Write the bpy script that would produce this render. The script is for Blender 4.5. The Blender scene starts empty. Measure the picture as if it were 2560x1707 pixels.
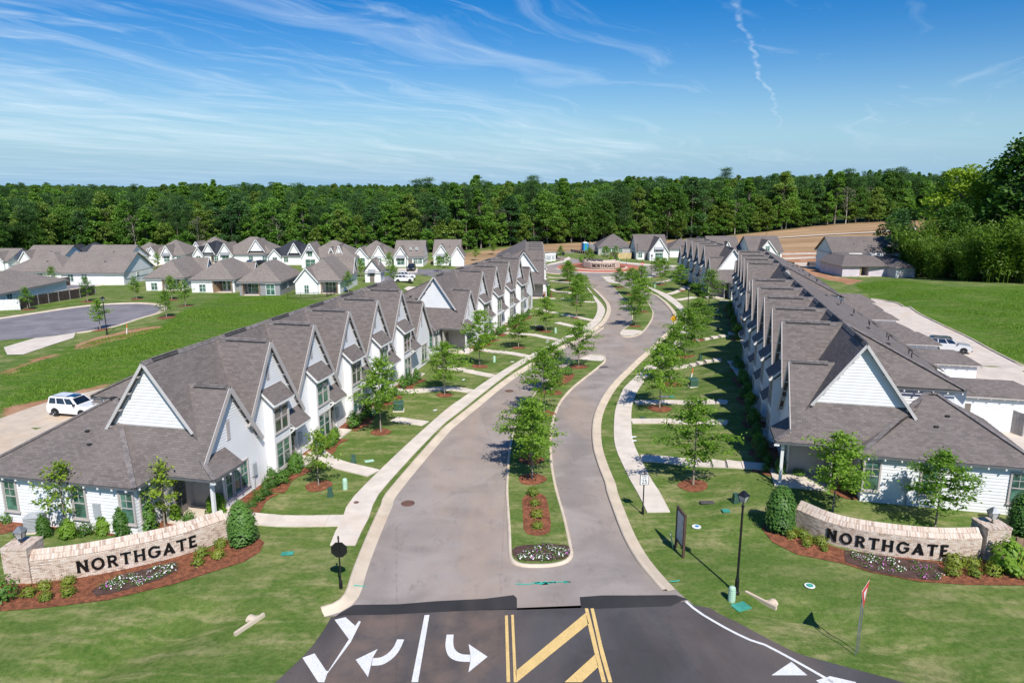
import bpy, bmesh, math, random
import numpy as np
from mathutils import Vector, Matrix

# ------------------------------------------------------------------ camera, sky, sun, exposure
scene = bpy.context.scene
COL = scene.collection
R = math.radians
rng = random.Random(7)
nrng = np.random.default_rng(11)

cam_data = bpy.data.cameras.new('camera')
cam = bpy.data.objects.new('camera', cam_data)
COL.objects.link(cam)
cam.location = (0, 0, 19.0)
cam.rotation_euler = (R(90 - 12.315), 0, 0)
cam_data.sensor_width = 36
cam_data.lens = 24.96
cam_data.clip_end = 6000
scene.camera = cam

SUN_EL, SUN_AZ = 48.0, 161.5
world = bpy.data.worlds.new('World')
scene.world = world
world.use_nodes = True


def build_sky():
    nt = world.node_tree
    nt.nodes.clear()
    N = nt.nodes.new
    L = nt.links.new
    out = N('ShaderNodeOutputWorld')
    bg = N('ShaderNodeBackground')
    bg.inputs[1].default_value = 0.078
    L(bg.outputs[0], out.inputs[0])
    sky = N('ShaderNodeTexSky')
    sky.sky_type = 'NISHITA'
    sky.sun_disc = False
    sky.sun_elevation = R(SUN_EL)
    sky.sun_rotation = R(SUN_AZ)
    sky.air_density = 1.0
    sky.dust_density = 0.35
    sky.ozone_density = 2.2
    hs = N('ShaderNodeHueSaturation')
    hs.inputs['Hue'].default_value = 0.512
    hs.inputs['Saturation'].default_value = 1.62
    hs.inputs['Value'].default_value = 1.22
    L(sky.outputs[0], hs.inputs['Color'])
    tc = N('ShaderNodeTexCoord')
    sep = N('ShaderNodeSeparateXYZ')
    L(tc.outputs['Generated'], sep.inputs[0])

    def math_(op, a, b=None, c=None, clamp=False):
        m = N('ShaderNodeMath')
        m.operation = op
        m.use_clamp = clamp
        for i, v in enumerate((a, b, c)):
            if v is None:
                continue
            if isinstance(v, (int, float)):
                m.inputs[i].default_value = v
            else:
                L(v, m.inputs[i])
        return m.outputs[0]

    def smooth(v, a, b):
        m = N('ShaderNodeMapRange')
        m.interpolation_type = 'SMOOTHSTEP'
        L(v, m.inputs[0])
        m.inputs[1].default_value = a
        m.inputs[2].default_value = b
        return m.outputs[0]
    # flat high cloud layer: direction projected on a plane overhead
    zz = math_('ADD', math_('MAXIMUM', sep.outputs[2], 0.0), 0.06)
    px = math_('DIVIDE', sep.outputs[0], zz)
    py = math_('DIVIDE', sep.outputs[1], zz)
    comb = N('ShaderNodeCombineXYZ')
    L(px, comb.inputs[0])
    L(py, comb.inputs[1])

    def mapped(rot, sx, sy, seed, vec=None):
        m1 = N('ShaderNodeMapping')
        m1.inputs['Rotation'].default_value = (0, 0, R(-rot))
        L(vec or comb.outputs[0], m1.inputs[0])
        m2 = N('ShaderNodeMapping')
        m2.inputs['Scale'].default_value = (sx, sy, 1)
        m2.inputs['Location'].default_value = (seed, seed * 1.7, seed)
        L(m1.outputs[0], m2.inputs[0])
        return m1.outputs[0], m2.outputs[0]

    def noise(vec, scale, detail, rough, dist=0.0):
        n = N('ShaderNodeTexNoise')
        n.inputs['Scale'].default_value = scale
        n.inputs['Detail'].default_value = detail
        n.inputs['Roughness'].default_value = rough
        n.inputs['Distortion'].default_value = dist
        L(vec, n.inputs[0])
        return n
    # wind-bent coordinates
    bend = N('ShaderNodeVectorMath')
    bend.operation = 'MULTIPLY_ADD'
    L(noise(comb.outputs[0], 0.45, 3, 0.5).outputs['Color'], bend.inputs[0])
    bend.inputs[1].default_value = (1.5, 1.5, 0)
    L(comb.outputs[0], bend.inputs[2])
    rot0, st0 = mapped(54, 0.30, 1.15, 3.1, bend.outputs[0])
    _, st1 = mapped(40, 0.75, 2.6, 8.3, bend.outputs[0])
    _, st2 = mapped(66, 0.22, 2.2, 5.7, bend.outputs[0])
    big = noise(st0, 0.75, 9, 0.60, 0.35).outputs[0]
    fil = noise(st1, 1.0, 9, 0.66, 0.5).outputs[0]
    fil2 = noise(st2, 1.3, 8, 0.62, 0.3).outputs[0]
    sr = N('ShaderNodeSeparateXYZ')
    L(rot0, sr.inputs[0])
    amt = smooth(sr.outputs[1], 1.0, 6.2)
    thr = math_('MULTIPLY_ADD', amt, -0.125, 0.572)
    c1 = math_('DIVIDE', math_('SUBTRACT', big, thr), 0.26, clamp=True)
    c2 = math_('DIVIDE', math_('SUBTRACT', fil, math_('ADD', thr, 0.03)), 0.30, clamp=True)
    c3 = math_('DIVIDE', math_('SUBTRACT', fil2, math_('ADD', thr, 0.02)), 0.30, clamp=True)
    tex = math_('MULTIPLY_ADD', fil, 2.0, -0.25)
    cl = math_('MULTIPLY', c1, tex)
    cl = math_('ADD', cl, math_('ADD', math_('MULTIPLY', c2, 0.65), math_('MULTIPLY', c3, 0.65)), clamp=True)
    lowfade = smooth(sep.outputs[2], -0.02, 0.19)
    cl = math_('MULTIPLY', cl, math_('MULTIPLY_ADD', lowfade, 0.78, 0.22))
    cl = math_('MULTIPLY', cl, 0.8)
    # old condensation trail, kinked by the wind
    kn = N('ShaderNodeTexNoise')
    kn.inputs['Scale'].default_value = 1.5
    kn.inputs['Detail'].default_value = 6
    L(comb.outputs[0], kn.inputs[0])
    kink = math_('MULTIPLY', math_('SUBTRACT', kn.outputs[0], 0.5), 0.34)
    line = math_('ADD', math_('SUBTRACT', px, math_('MULTIPLY_ADD', py, TRAIL_K, TRAIL_C)), kink)
    tr = smooth(math_('ABSOLUTE', line), 0.024, 0.0)
    fine = noise(comb.outputs[0], 7, 5, 0.6, 0.3).outputs[0]
    tr = math_('MULTIPLY', tr, smooth(fine, 0.30, 0.62))
    tr = math_('MULTIPLY', tr, math_('MULTIPLY', smooth(py, 8.4, 5.0), 0.30))
    fac = math_('MAXIMUM', math_('MULTIPLY', cl, 0.95), tr)
    mix = N('ShaderNodeMix')
    mix.data_type = 'RGBA'
    L(fac, mix.inputs['Factor'])
    # pale blue air near the horizon
    air = N('ShaderNodeMix')
    air.data_type = 'RGBA'
    L(math_('POWER', smooth(sep.outputs[2], 0.21, -0.03), 1.5), air.inputs['Factor'])
    L(hs.outputs[0], air.inputs['A'])
    air.inputs['B'].default_value = (3.1, 5.7, 8.5, 1)
    L(air.outputs['Result'], mix.inputs['A'])
    mix.inputs['B'].default_value = (9.6, 10.8, 11.8, 1)
    L(mix.outputs['Result'], bg.inputs[0])


TRAIL_K, TRAIL_C = 0.435, -0.49
build_sky()

sun_data = bpy.data.lights.new('sun', 'SUN')
sun_data.energy = 4.7
sun_data.angle = R(0.53)
sun_data.color = (1.0, 0.955, 0.88)
sun = bpy.data.objects.new('sun', sun_data)
COL.objects.link(sun)
sd = Vector((math.sin(R(SUN_AZ)) * math.cos(R(SUN_EL)), math.cos(R(SUN_AZ)) * math.cos(R(SUN_EL)), math.sin(R(SUN_EL))))
sun.rotation_euler = sd.to_track_quat('Z', 'Y').to_euler()
sun.location = sd * 200

scene.render.engine = 'CYCLES'
vs = scene.view_settings
vs.view_transform = 'Standard'
vs.look = 'None'
vs.exposure = 0.25
vs.gamma = 1.0
vs.use_curve_mapping = False
scene.cycles.max_bounces = 6
scene.cycles.transparent_max_bounces = 8

# ------------------------------------------------------------------ terrain heights
# TERRAIN BEGIN
ROWS = {  # x, y of the front corner, heading, side (-1 left of the street, 1 right), floor level, big gables
    'LA': (-17.18, 39.94, 0.2126, -1, 0.0, 5),
    'LB': (-5.59, 86.82, 0.2853, -1, -0.9, 4),
    'LC': (6.16, 141.7, 0.0285, -1, -2.75, 4),
    'RA': (18.23, 44.34, 0.2359, 1, 0.48, 5),
    'RB': (29.95, 88.07, 0.2403, 1, 0.0, 4),
    'RC': (37.49, 133.8, 0.0438, 1, -1.43, 4),
}


def sstep(a, b, v):
    t = np.clip((v - a) / (b - a), 0, 1)
    return t * t * (3 - 2 * t)


def base_z(x, y):
    t = np.clip(y - 48.0, 0, 170.0)
    z = -0.02 * t * (t / (t + 8.0))
    z = z + 6.0 * sstep(60, 190, x) * sstep(215, 330, y)
    z = z + 14.0 * np.exp(-((x - 430) / 90.0) ** 2 - ((y - 930) / 160.0) ** 2)
    far = sstep(330, 560, y)
    z = z + far * (3.0 * np.sin(x * 0.011 + 1.0) * np.sin(y * 0.009 + 0.6) + 2.2 * np.sin(x * 0.027 + y * 0.013) + 3.5 * sstep(-350, 0, x) * sstep(500, 800, y))
    # green mound behind the left row and the bank right of the alley
    z = z + 1.1 * np.exp(-((x + 44 + 0.30 * (y - 85)) / 9.0) ** 2) * sstep(60, 82, y) * sstep(128, 108, y)
    z = z + 1.2 * sstep(62, 80, x + 0.1 * (150 - y)) * sstep(50, 90, y) * sstep(175, 140, y)
    # roadside ditches
    z = z - 0.45 * np.exp(-((x + 15.5 - 0.9 * (y - 27.0)) / 1.6) ** 2) * sstep(20, 24, y) * sstep(31, 27.5, y)
    z = z - 0.45 * np.exp(-((x - 14.2 + 1.2 * (y - 28.5)) / 1.8) ** 2) * sstep(21, 25, y) * sstep(31.5, 28.5, y)
    return z


def T(x, y):
    x = np.asarray(x, float)
    y = np.asarray(y, float)
    z = base_z(x, y)
    for k, (x0, y0, h, side, z0, n) in ROWS.items():
        sx, cx = math.sin(h), math.cos(h)
        X = (x - x0) * sx + (y - y0) * cx
        Y = ((x - x0) * cx - (y - y0) * sx) * side
        Lr = 5.5 + 5.95 * n + 3
        dx = np.maximum(np.maximum(-6.0 - X, X - Lr), 0)
        dy = np.maximum(np.maximum(-2.2 - Y, (Y - 27.0) * 0.8), 0)
        d = np.sqrt(dx * dx + dy * dy)
        w = 1 - sstep(0.0, 4.5, d)
        z = z * (1 - w) + (z0 - 0.06) * w
    return z


# TERRAIN END


def tz(x, y):
    return float(T(x, y))

# ------------------------------------------------------------------ helpers
def tag(o, label=None, cat=None, group=None, kind=None):
    if label:
        o['label'] = label
    if cat:
        o['category'] = cat
    if group:
        o['group'] = group
    if kind:
        o['kind'] = kind
    return o


ORD = ['nearest', 'second', 'third', 'fourth', 'fifth', 'sixth', 'seventh', 'eighth', 'ninth', 'tenth', 'eleventh',
       'twelfth', 'thirteenth', 'fourteenth', 'fifteenth', 'sixteenth', 'seventeenth', 'eighteenth', 'nineteenth', 'twentieth']


def link(o, parent=None):
    COL.objects.link(o)
    if parent is not None:
        o.parent = parent
    return o


def thing(name, label, cat, loc=(0, 0, 0), rz=0.0, group=None, scale=None):
    o = bpy.data.objects.new(name, None)
    o.empty_display_size = 0.3
    link(o)
    o.location = loc
    o.rotation_euler = (0, 0, rz)
    if scale is not None:
        o.scale = scale if isinstance(scale, (tuple, list)) else (scale,) * 3
    return tag(o, label, cat, group)


def inst(name, mesh, parent=None, loc=(0, 0, 0), rz=0.0, scale=None):
    o = bpy.data.objects.new(name, mesh)
    link(o, parent)
    o.location = loc
    o.rotation_euler = (0, 0, rz)
    if scale is not None:
        o.scale = scale if isinstance(scale, (tuple, list)) else (scale,) * 3
    return o


class MB:
    """collects polygons; mesh(name, material) makes one mesh"""

    def __init__(s):
        s.v, s.f, s.uv, s.m = [], [], [], []

    def poly(s, pts, uv=None, m=0):
        i = len(s.v)
        s.v += [tuple(p) for p in pts]
        s.f.append(tuple(range(i, i + len(pts))))
        s.uv.append(uv)
        s.m.append(m)

    def box(s, x0, y0, z0, x1, y1, z1, m=0):
        if x0 > x1:
            x0, x1 = x1, x0
        if y0 > y1:
            y0, y1 = y1, y0
        p = [(x0, y0, z0), (x1, y0, z0), (x1, y1, z0), (x0, y1, z0), (x0, y0, z1), (x1, y0, z1), (x1, y1, z1), (x0, y1, z1)]
        s.hexa(p, m)

    def hexa(s, p, m=0):
        i = len(s.v)
        s.v += [tuple(q) for q in p]
        for f in ((0, 3, 2, 1), (4, 5, 6, 7), (0, 1, 5, 4), (1, 2, 6, 5), (2, 3, 7, 6), (3, 0, 4, 7)):
            s.f.append(tuple(i + k for k in f))
            s.uv.append(None)
            s.m.append(m)

    def beam(s, a, b, w, h, m=0, up=(0, 0, 1)):
        a, b = Vector(a), Vector(b)
        d = (b - a).normalized()
        u = Vector(up)
        sd = d.cross(u)
        if sd.length < 1e-4:
            sd = d.cross(Vector((0, 1, 0)))
        sd = sd.normalized() * (w / 2)
        u2 = sd.cross(d).normalized() * (h / 2)
        s.hexa([a - sd - u2, a + sd - u2, b + sd - u2, b - sd - u2, a - sd + u2, a + sd + u2, b + sd + u2, b - sd + u2], m)

    def prism(s, out, z0, z1, m=0, cap=True):
        n = len(out)
        i = len(s.v)
        s.v += [(p[0], p[1], z0 if not callable(z0) else z0(p)) for p in out]
        s.v += [(p[0], p[1], z1 if not callable(z1) else z1(p)) for p in out]
        for k in range(n):
            j = (k + 1) % n
            s.f.append((i + k, i + j, i + n + j, i + n + k))
            s.uv.append(None)
            s.m.append(m)
        if cap:
            s.f.append(tuple(i + n + k for k in range(n)))
            s.f.append(tuple(i + k for k in reversed(range(n))))
            s.uv += [None, None]
            s.m += [m, m]

    def slabpoly(s, pts, th, m=0, uvf=None):
        """a flat polygon given thickness th below it"""
        pts = [Vector(p) for p in pts]
        n = normal(pts)
        if n.z < 0:
            pts.reverse()
            n = -n
        low = [p - n * th for p in pts]
        uv = roof_uv(pts, n)
        s.poly(pts, uv, m)
        s.poly(list(reversed(low)), list(reversed(uv)), m)
        k = len(pts)
        for i in range(k):
            j = (i + 1) % k
            s.poly([pts[i], low[i], low[j], pts[j]], None, m)

    def tube(s, path, rad, n=8, m=0, cap=True):
        path = [Vector(p) for p in path]
        if not hasattr(rad, '__len__'):
            rad = [rad] * len(path)
        i0 = len(s.v)
        for k, p in enumerate(path):
            d = (path[min(k + 1, len(path) - 1)] - path[max(k - 1, 0)])
            if d.length < 1e-6:
                d = Vector((0, 0, 1))
            d.normalize()
            a = d.cross(Vector((0, 0, 1)) if abs(d.z) < 0.9 else Vector((1, 0, 0))).normalized()
            b = d.cross(a)
            for q in range(n):
                t = 2 * math.pi * q / n
                s.v.append(tuple(p + (a * math.cos(t) + b * math.sin(t)) * rad[k]))
        for k in range(len(path) - 1):
            for q in range(n):
                r = (q + 1) % n
                s.f.append((i0 + k * n + q, i0 + k * n + r, i0 + (k + 1) * n + r, i0 + (k + 1) * n + q))
                s.uv.append(None)
                s.m.append(m)
        if cap:
            s.f.append(tuple(i0 + q for q in range(n)))
            s.f.append(tuple(i0 + (len(path) - 1) * n + q for q in reversed(range(n))))
            s.uv += [None, None]
            s.m += [m, m]

    def lathe(s, prof, n=12, c=(0, 0, 0), m=0, axis='z'):
        i0 = len(s.v)
        for r, z in prof:
            for q in range(n):
                t = 2 * math.pi * q / n
                if axis == 'z':
                    s.v.append((c[0] + r * math.cos(t), c[1] + r * math.sin(t), c[2] + z))
                elif axis == 'y':
                    s.v.append((c[0] + r * math.cos(t), c[1] + z, c[2] + r * math.sin(t)))
                else:
                    s.v.append((c[0] + z, c[1] + r * math.cos(t), c[2] + r * math.sin(t)))
        for k in range(len(prof) - 1):
            for q in range(n):
                r = (q + 1) % n
                s.f.append((i0 + k * n + q, i0 + k * n + r, i0 + (k + 1) * n + r, i0 + (k + 1) * n + q))
                s.uv.append(None)
                s.m.append(m)
        if prof[0][0] > 1e-4:
            s.f.append(tuple(i0 + q for q in reversed(range(n))))
            s.uv.append(None)
            s.m.append(m)
        if prof[-1][0] > 1e-4:
            s.f.append(tuple(i0 + (len(prof) - 1) * n + q for q in range(n)))
            s.uv.append(None)
            s.m.append(m)

    def mesh(s, name, mats, smooth=False):
        me = bpy.data.meshes.new(name)
        me.from_pydata(s.v, [], s.f)
        if not isinstance(mats, (list, tuple)):
            mats = [mats]
        for k in mats:
            me.materials.append(k)
        if any(u is not None for u in s.uv):
            lay = me.uv_layers.new(name='UVMap')
            flat = []
            for f, u in zip(s.f, s.uv):
                flat += [c for q in (u if u is not None else [(0.1, 0.1)] * len(f)) for c in q]
            lay.data.foreach_set('uv', flat)
        if len(mats) > 1:
            me.polygons.foreach_set('material_index', s.m)
        if smooth:
            me.polygons.foreach_set('use_smooth', [True] * len(s.f))
        me.update()
        return me

    def build(s, name, mats, parent=None, smooth=False, loc=(0, 0, 0), rz=0.0):
        return inst(name, s.mesh(name, mats, smooth), parent, loc, rz)


def normal(p):
    n = Vector((0, 0, 0))
    for i in range(len(p)):
        a, b = p[i], p[(i + 1) % len(p)]
        n += Vector(((a.y - b.y) * (a.z + b.z), (a.z - b.z) * (a.x + b.x), (a.x - b.x) * (a.y + b.y)))
    return n.normalized() if n.length > 0 else Vector((0, 0, 1))


def roof_uv(pts, n):
    h = Vector((0, 0, 1)).cross(n)
    h = Vector((1, 0, 0)) if h.length < 1e-4 else h.normalized()
    sl = n.cross(h)
    return [(p.dot(h), p.dot(sl)) for p in pts]


def np_mesh(name, verts, quads, mat, tint=None, smooth=False):
    me = bpy.data.meshes.new(name)
    verts = np.ascontiguousarray(verts, np.float32)
    quads = np.ascontiguousarray(quads, np.int32)
    k = quads.shape[1]
    me.vertices.add(len(verts))
    me.vertices.foreach_set('co', verts.ravel())
    me.loops.add(quads.size)
    me.loops.foreach_set('vertex_index', quads.ravel())
    me.polygons.add(len(quads))
    me.polygons.foreach_set('loop_start', np.arange(0, quads.size, k, dtype=np.int32))
    me.polygons.foreach_set('loop_total', np.full(len(quads), k, np.int32))
    if smooth:
        me.polygons.foreach_set('use_smooth', np.ones(len(quads), bool))
    me.update(calc_edges=True)
    me.validate()
    if tint is not None:
        a = me.attributes.new('tint', 'FLOAT', 'POINT')
        a.data.foreach_set('value', np.ascontiguousarray(tint, np.float32))
    me.materials.append(mat)
    return me


def clip_band(poly, z0, z1):
    """clip a 2D polygon (s, z) to a band of z"""
    def half(p, c, keep_above):
        out = []
        for i in range(len(p)):
            a, b = p[i], p[(i + 1) % len(p)]
            ia = a[1] >= c if keep_above else a[1] <= c
            ib = b[1] >= c if keep_above else b[1] <= c
            if ia:
                out.append(a)
            if ia != ib:
                t = (c - a[1]) / (b[1] - a[1])
                out.append((a[0] + (b[0] - a[0]) * t, c))
        return out
    p = half(poly, z0, True)
    return half(p, z1, False) if len(p) > 2 else []


def lap(mb, o, d, poly, course=0.18, out=0.034, m=0, z_start=None):
    """lap siding: boards over a wall. o origin (x, y), d direction along the wall, poly of (s, z); outward = right of d"""
    d = Vector((d[0], d[1])).normalized()
    nx, ny = d.y, -d.x
    zs = [p[1] for p in poly]
    z = min(zs) if z_start is None else z_start
    while z < max(zs) - 1e-4:
        b = clip_band(poly, z, z + course)
        if len(b) > 2:
            mb.poly([(o[0] + d.x * q[0] + nx * out * (1 - (q[1] - z) / course), o[1] + d.y * q[0] + ny * out * (1 - (q[1] - z) / course), q[1]) for q in b], None, m)
            # lower edge of the board
            lo = sorted(q[0] for q in b if abs(q[1] - z) < 1e-5)
            if len(lo) >= 2:
                p = [(o[0] + d.x * a + nx * e, o[1] + d.y * a + ny * e, z) for a, e in ((lo[0], 0), (lo[-1], 0), (lo[-1], out), (lo[0], out))]
                mb.poly(p, None, m)
        z += course


def smooth_line(pts, step=1.0, closed=False):
    """Catmull-Rom through points, resampled"""
    P = [np.array(p[:2], float) for p in pts]
    n = len(P)
    out = []
    rngk = range(n) if closed else range(n - 1)
    for i in rngk:
        p1, p2 = P[i % n], P[(i + 1) % n]
        p0 = P[(i - 1) % n] if (closed or i > 0) else 2 * p1 - p2
        p3 = P[(i + 2) % n] if (closed or i < n - 2) else 2 * p2 - p1
        k = max(2, int(np.linalg.norm(p2 - p1) / step * 2))
        for t in np.linspace(0, 1, k, endpoint=False):
            out.append(0.5 * ((2 * p1) + (-p0 + p2) * t + (2 * p0 - 5 * p1 + 4 * p2 - p3) * t * t + (-p0 + 3 * p1 - 3 * p2 + p3) * t ** 3))
    if not closed:
        out.append(P[-1])
    return resample(out, step, closed)


def resample(pts, step, closed=False, count=None):
    P = np.array([p[:2] for p in pts], float)
    if closed:
        P = np.vstack([P, P[:1]])
    s = np.concatenate([[0], np.cumsum(np.linalg.norm(np.diff(P, axis=0), axis=1))])
    n = count if count else max(2, int(round(s[-1] / step)) + 1)
    t = np.linspace(0, s[-1], n)
    q = np.stack([np.interp(t, s, P[:, 0]), np.interp(t, s, P[:, 1])], 1)
    return [tuple(k) for k in (q[:-1] if closed else q)]


def sheet_mesh(name, outline, off, mat, cell=1.0, zf=None):
    """a flat sheet draped over the terrain, cut along the terrain's own grid"""
    bm = bmesh.new()
    vs_ = [bm.verts.new((p[0], p[1], 0)) for p in outline]
    try:
        f = bm.faces.new(vs_)
    except ValueError:
        bm.free()
        return None
    if f.normal.z < 0:
        f.normal_flip()
    bmesh.ops.triangulate(bm, faces=bm.faces[:])
    xs = [p[0] for p in outline]
    ys = [p[1] for p in outline]
    for ax, lo, hi in ((0, min(xs), max(xs)), (1, min(ys), max(ys))):
        for k in range(int(math.floor(lo / cell)) + 1, int(math.ceil(hi / cell))):
            co = [0, 0, 0]
            no = [0, 0, 0]
            co[ax] = k * cell
            no[ax] = 1
            bmesh.ops.bisect_plane(bm, geom=bm.verts[:] + bm.edges[:] + bm.faces[:], plane_co=co, plane_no=no)
    co = np.array([v.co[:] for v in bm.verts])
    z = (T(co[:, 0], co[:, 1]) if zf is None else zf(co[:, 0], co[:, 1])) + off
    for v, q in zip(bm.verts, z):
        v.co.z = q
    bmesh.ops.recalc_face_normals(bm, faces=bm.faces[:])
    me = bpy.data.meshes.new(name)
    bm.to_mesh(me)
    bm.free()
    if me.polygons and me.polygons[0].normal.z < 0:
        me.flip_normals()
    me.materials.append(mat)
    return me


def sheet(name, outline, off, mat, parent=None, cell=1.0, kind='structure', zf=None):
    me = sheet_mesh(name, outline, off, mat, cell, zf)
    o = inst(name, me, parent)
    if kind and parent is None:
        o['kind'] = kind
    return o


def offset_line(pts, d):
    """shift a polyline to its right by d"""
    P = np.array(pts, float)
    t = np.gradient(P, axis=0)
    t /= np.linalg.norm(t, axis=1)[:, None] + 1e-9
    n = np.stack([t[:, 1], -t[:, 0]], 1)
    return P + n * d


def sweep(name, line, prof, mat, parent=None, kind='structure', closed=False):
    """sweep a profile [(offset to the right, height over terrain)] along a line draped on the terrain"""
    P = np.array(line, float)
    if closed:
        t = np.roll(P, -1, 0) - np.roll(P, 1, 0)
    else:
        t = np.gradient(P, axis=0)
    t /= np.linalg.norm(t, axis=1)[:, None] + 1e-9
    n = np.stack([t[:, 1], -t[:, 0]], 1)
    zb = T(P[:, 0], P[:, 1])
    k = len(prof)
    V = np.zeros((len(P), k, 3))
    for i, (o, h) in enumerate(prof):
        V[:, i, :2] = P + n * o
        V[:, i, 2] = zb + h
    m = len(P)
    F = []
    for i in range(m if closed else m - 1):
        j = (i + 1) % m
        for q in range(k - 1):
            F.append((i * k + q, i * k + q + 1, j * k + q + 1, j * k + q))
    me = np_mesh(name, V.reshape(-1, 3), np.array(F), mat)
    o = inst(name, me, parent)
    if kind and parent is None:
        o['kind'] = kind
    return o


def slabs(name, left, right, mat_slab, mat_joint, pitch=1.5, off=0.055, level=False):
    """a pavement of separate slabs between two edges: a joint bed with slab children"""
    L_ = resample(left, pitch)
    n = len(L_)
    R_ = resample(right, pitch, count=n)
    bed = MB()
    for i in range(n - 1):
        q = [L_[i], R_[i], R_[i + 1], L_[i + 1]]
        bed.poly([(p[0], p[1], tz(*p) + 0.028) for p in q])
    b = bed.build(name, mat_joint)
    b['kind'] = 'structure'
    g = 0.006
    for i in range(n - 1):
        q = [np.array(p) for p in (L_[i], R_[i], R_[i + 1], L_[i + 1])]
        c = sum(q) / 4
        t = (q[3] - q[0] + q[2] - q[1])
        t = t / (np.linalg.norm(t) + 1e-9) * g
        q = [q[0] + t, q[1] + t, q[2] - t, q[3] - t]
        s = MB()
        if level:
            zc = tz(*c) + off + 0.02
            s.prism([tuple(p) for p in q], zc - 0.32, zc)
        else:
            s.prism([tuple(p) for p in q], lambda p: tz(p[0], p[1]) - 0.02, lambda p: tz(p[0], p[1]) + off)
        s.build('slab', mat_slab, b)
    return b


def path_slabs(name, pts, w, mat_slab, mat_joint, pitch=1.2, level=True):
    line = smooth_line(pts, 0.6) if len(pts) > 2 else resample(pts, 0.6)
    return slabs(name, [tuple(p) for p in offset_line(line, -w / 2)], [tuple(p) for p in offset_line(line, w / 2)], mat_slab, mat_joint, pitch, level=level)


# ------------------------------------------------------------------ materials
def _nodes(name):
    m = bpy.data.materials.new(name)
    m.use_nodes = True
    nt = m.node_tree
    b = nt.nodes['Principled BSDF']
    return m, nt, b


class NT:
    def __init__(s, nt):
        s.nt = nt

    def n(s, t, **kw):
        k = s.nt.nodes.new(t)
        for a, v in kw.items():
            setattr(k, a, v)
        return k

    def l(s, a, b):
        s.nt.links.new(a, b)

    def coord(s, kind='Object'):
        return s.n('ShaderNodeTexCoord').outputs[kind]

    def pos(s):
        return s.n('ShaderNodeNewGeometry').outputs['Position']

    def mapping(s, v, scale=(1, 1, 1), rot=(0, 0, 0), loc=(0, 0, 0)):
        m = s.n('ShaderNodeMapping')
        m.inputs['Scale'].default_value = scale
        m.inputs['Rotation'].default_value = rot
        m.inputs['Location'].default_value = loc
        s.l(v, m.inputs[0])
        return m.outputs[0]

    def noise(s, v, scale, detail=4, rough=0.55, dist=0.0):
        k = s.n('ShaderNodeTexNoise')
        k.inputs['Scale'].default_value = scale
        k.inputs['Detail'].default_value = detail
        k.inputs['Roughness'].default_value = rough
        k.inputs['Distortion'].default_value = dist
        s.l(v, k.inputs['Vector'])
        return k.outputs[0]

    def ramp(s, f, a, b, lo=0.0, hi=1.0, smooth=True):
        m = s.n('ShaderNodeMapRange')
        if smooth:
            m.interpolation_type = 'SMOOTHSTEP'
        s.l(f, m.inputs[0])
        m.inputs[1].default_value = a
        m.inputs[2].default_value = b
        m.inputs[3].default_value = lo
        m.inputs[4].default_value = hi
        return m.outputs[0]

    def mix(s, f, a, b, mode='MIX'):
        m = s.n('ShaderNodeMix')
        m.data_type = 'RGBA'
        m.blend_type = mode
        for sock, v in ((m.inputs['Factor'], f), (m.inputs['A'], a), (m.inputs['B'], b)):
            if isinstance(v, (int, float)):
                sock.default_value = v
            elif isinstance(v, (tuple, list)):
                sock.default_value = tuple(v) + (1,) if len(v) == 3 else v
            else:
                s.l(v, sock)
        return m.outputs['Result']

    def math(s, op, a, b=None, clamp=False):
        m = s.n('ShaderNodeMath')
        m.operation = op
        m.use_clamp = clamp
        for i, v in enumerate((a, b)):
            if v is None:
                continue
            if isinstance(v, (int, float)):
                m.inputs[i].default_value = v
            else:
                s.l(v, m.inputs[i])
        return m.outputs[0]

    def attr(s, name, out='Fac'):
        a = s.n('ShaderNodeAttribute')
        a.attribute_name = name
        return a.outputs[out]

    def bump(s, h, strength, dist, bsdf):
        b = s.n('ShaderNodeBump')
        b.inputs['Strength'].default_value = strength
        b.inputs['Distance'].default_value = dist
        s.l(h, b.inputs['Height'])
        s.l(b.outputs[0], bsdf.inputs['Normal'])


def pm(name, base, rough=0.75, var=0.18, scale=2.0, var2=0.1, scale2=14.0, bump=0.0, bscale=40.0, bdist=0.01, metal=0.0, spec=0.35, coord='pos', emit=None):
    """plain procedural material: two scales of tone over a base colour, optional fine relief"""
    m, nt, b = _nodes(name)
    t = NT(nt)
    v = t.pos() if coord == 'pos' else t.coord('Object')
    n1 = t.noise(v, scale, 5)
    n2 = t.noise(v, scale2, 3)
    dark = tuple(c * (1 - var) for c in base)
    light = tuple(min(1, c * (1 + var)) for c in base)
    c = t.mix(t.ramp(n1, 0.3, 0.7), dark, light)
    c = t.mix(t.ramp(n2, 0.35, 0.65, 0, var2), c, tuple(x * 0.35 for x in base))
    t.l(c, b.inputs['Base Color'])
    b.inputs['Roughness'].default_value = rough
    b.inputs['Metallic'].default_value = metal
    b.inputs['Specular IOR Level'].default_value = spec
    if bump:
        t.bump(t.noise(v, bscale, 3), bump, bdist, b)
    return m


def m_glass(name, tint=(0.03, 0.045, 0.045), rough=0.04):
    m, nt, b = _nodes(name)
    t = NT(nt)
    n = t.noise(t.pos(), 1.3, 2)
    t.l(t.mix(t.ramp(n, 0.35, 0.65), tuple(c * 0.6 for c in tint), tuple(c * 1.6 for c in tint)), b.inputs['Base Color'])
    b.inputs['Roughness'].default_value = rough
    b.inputs['Specular IOR Level'].default_value = 1.0
    b.inputs['Coat Weight'].default_value = 0.6
    b.inputs['Coat Roughness'].default_value = 0.03
    t.bump(t.noise(t.pos(), 0.9, 2), 0.06, 0.05, b)
    return m


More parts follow.
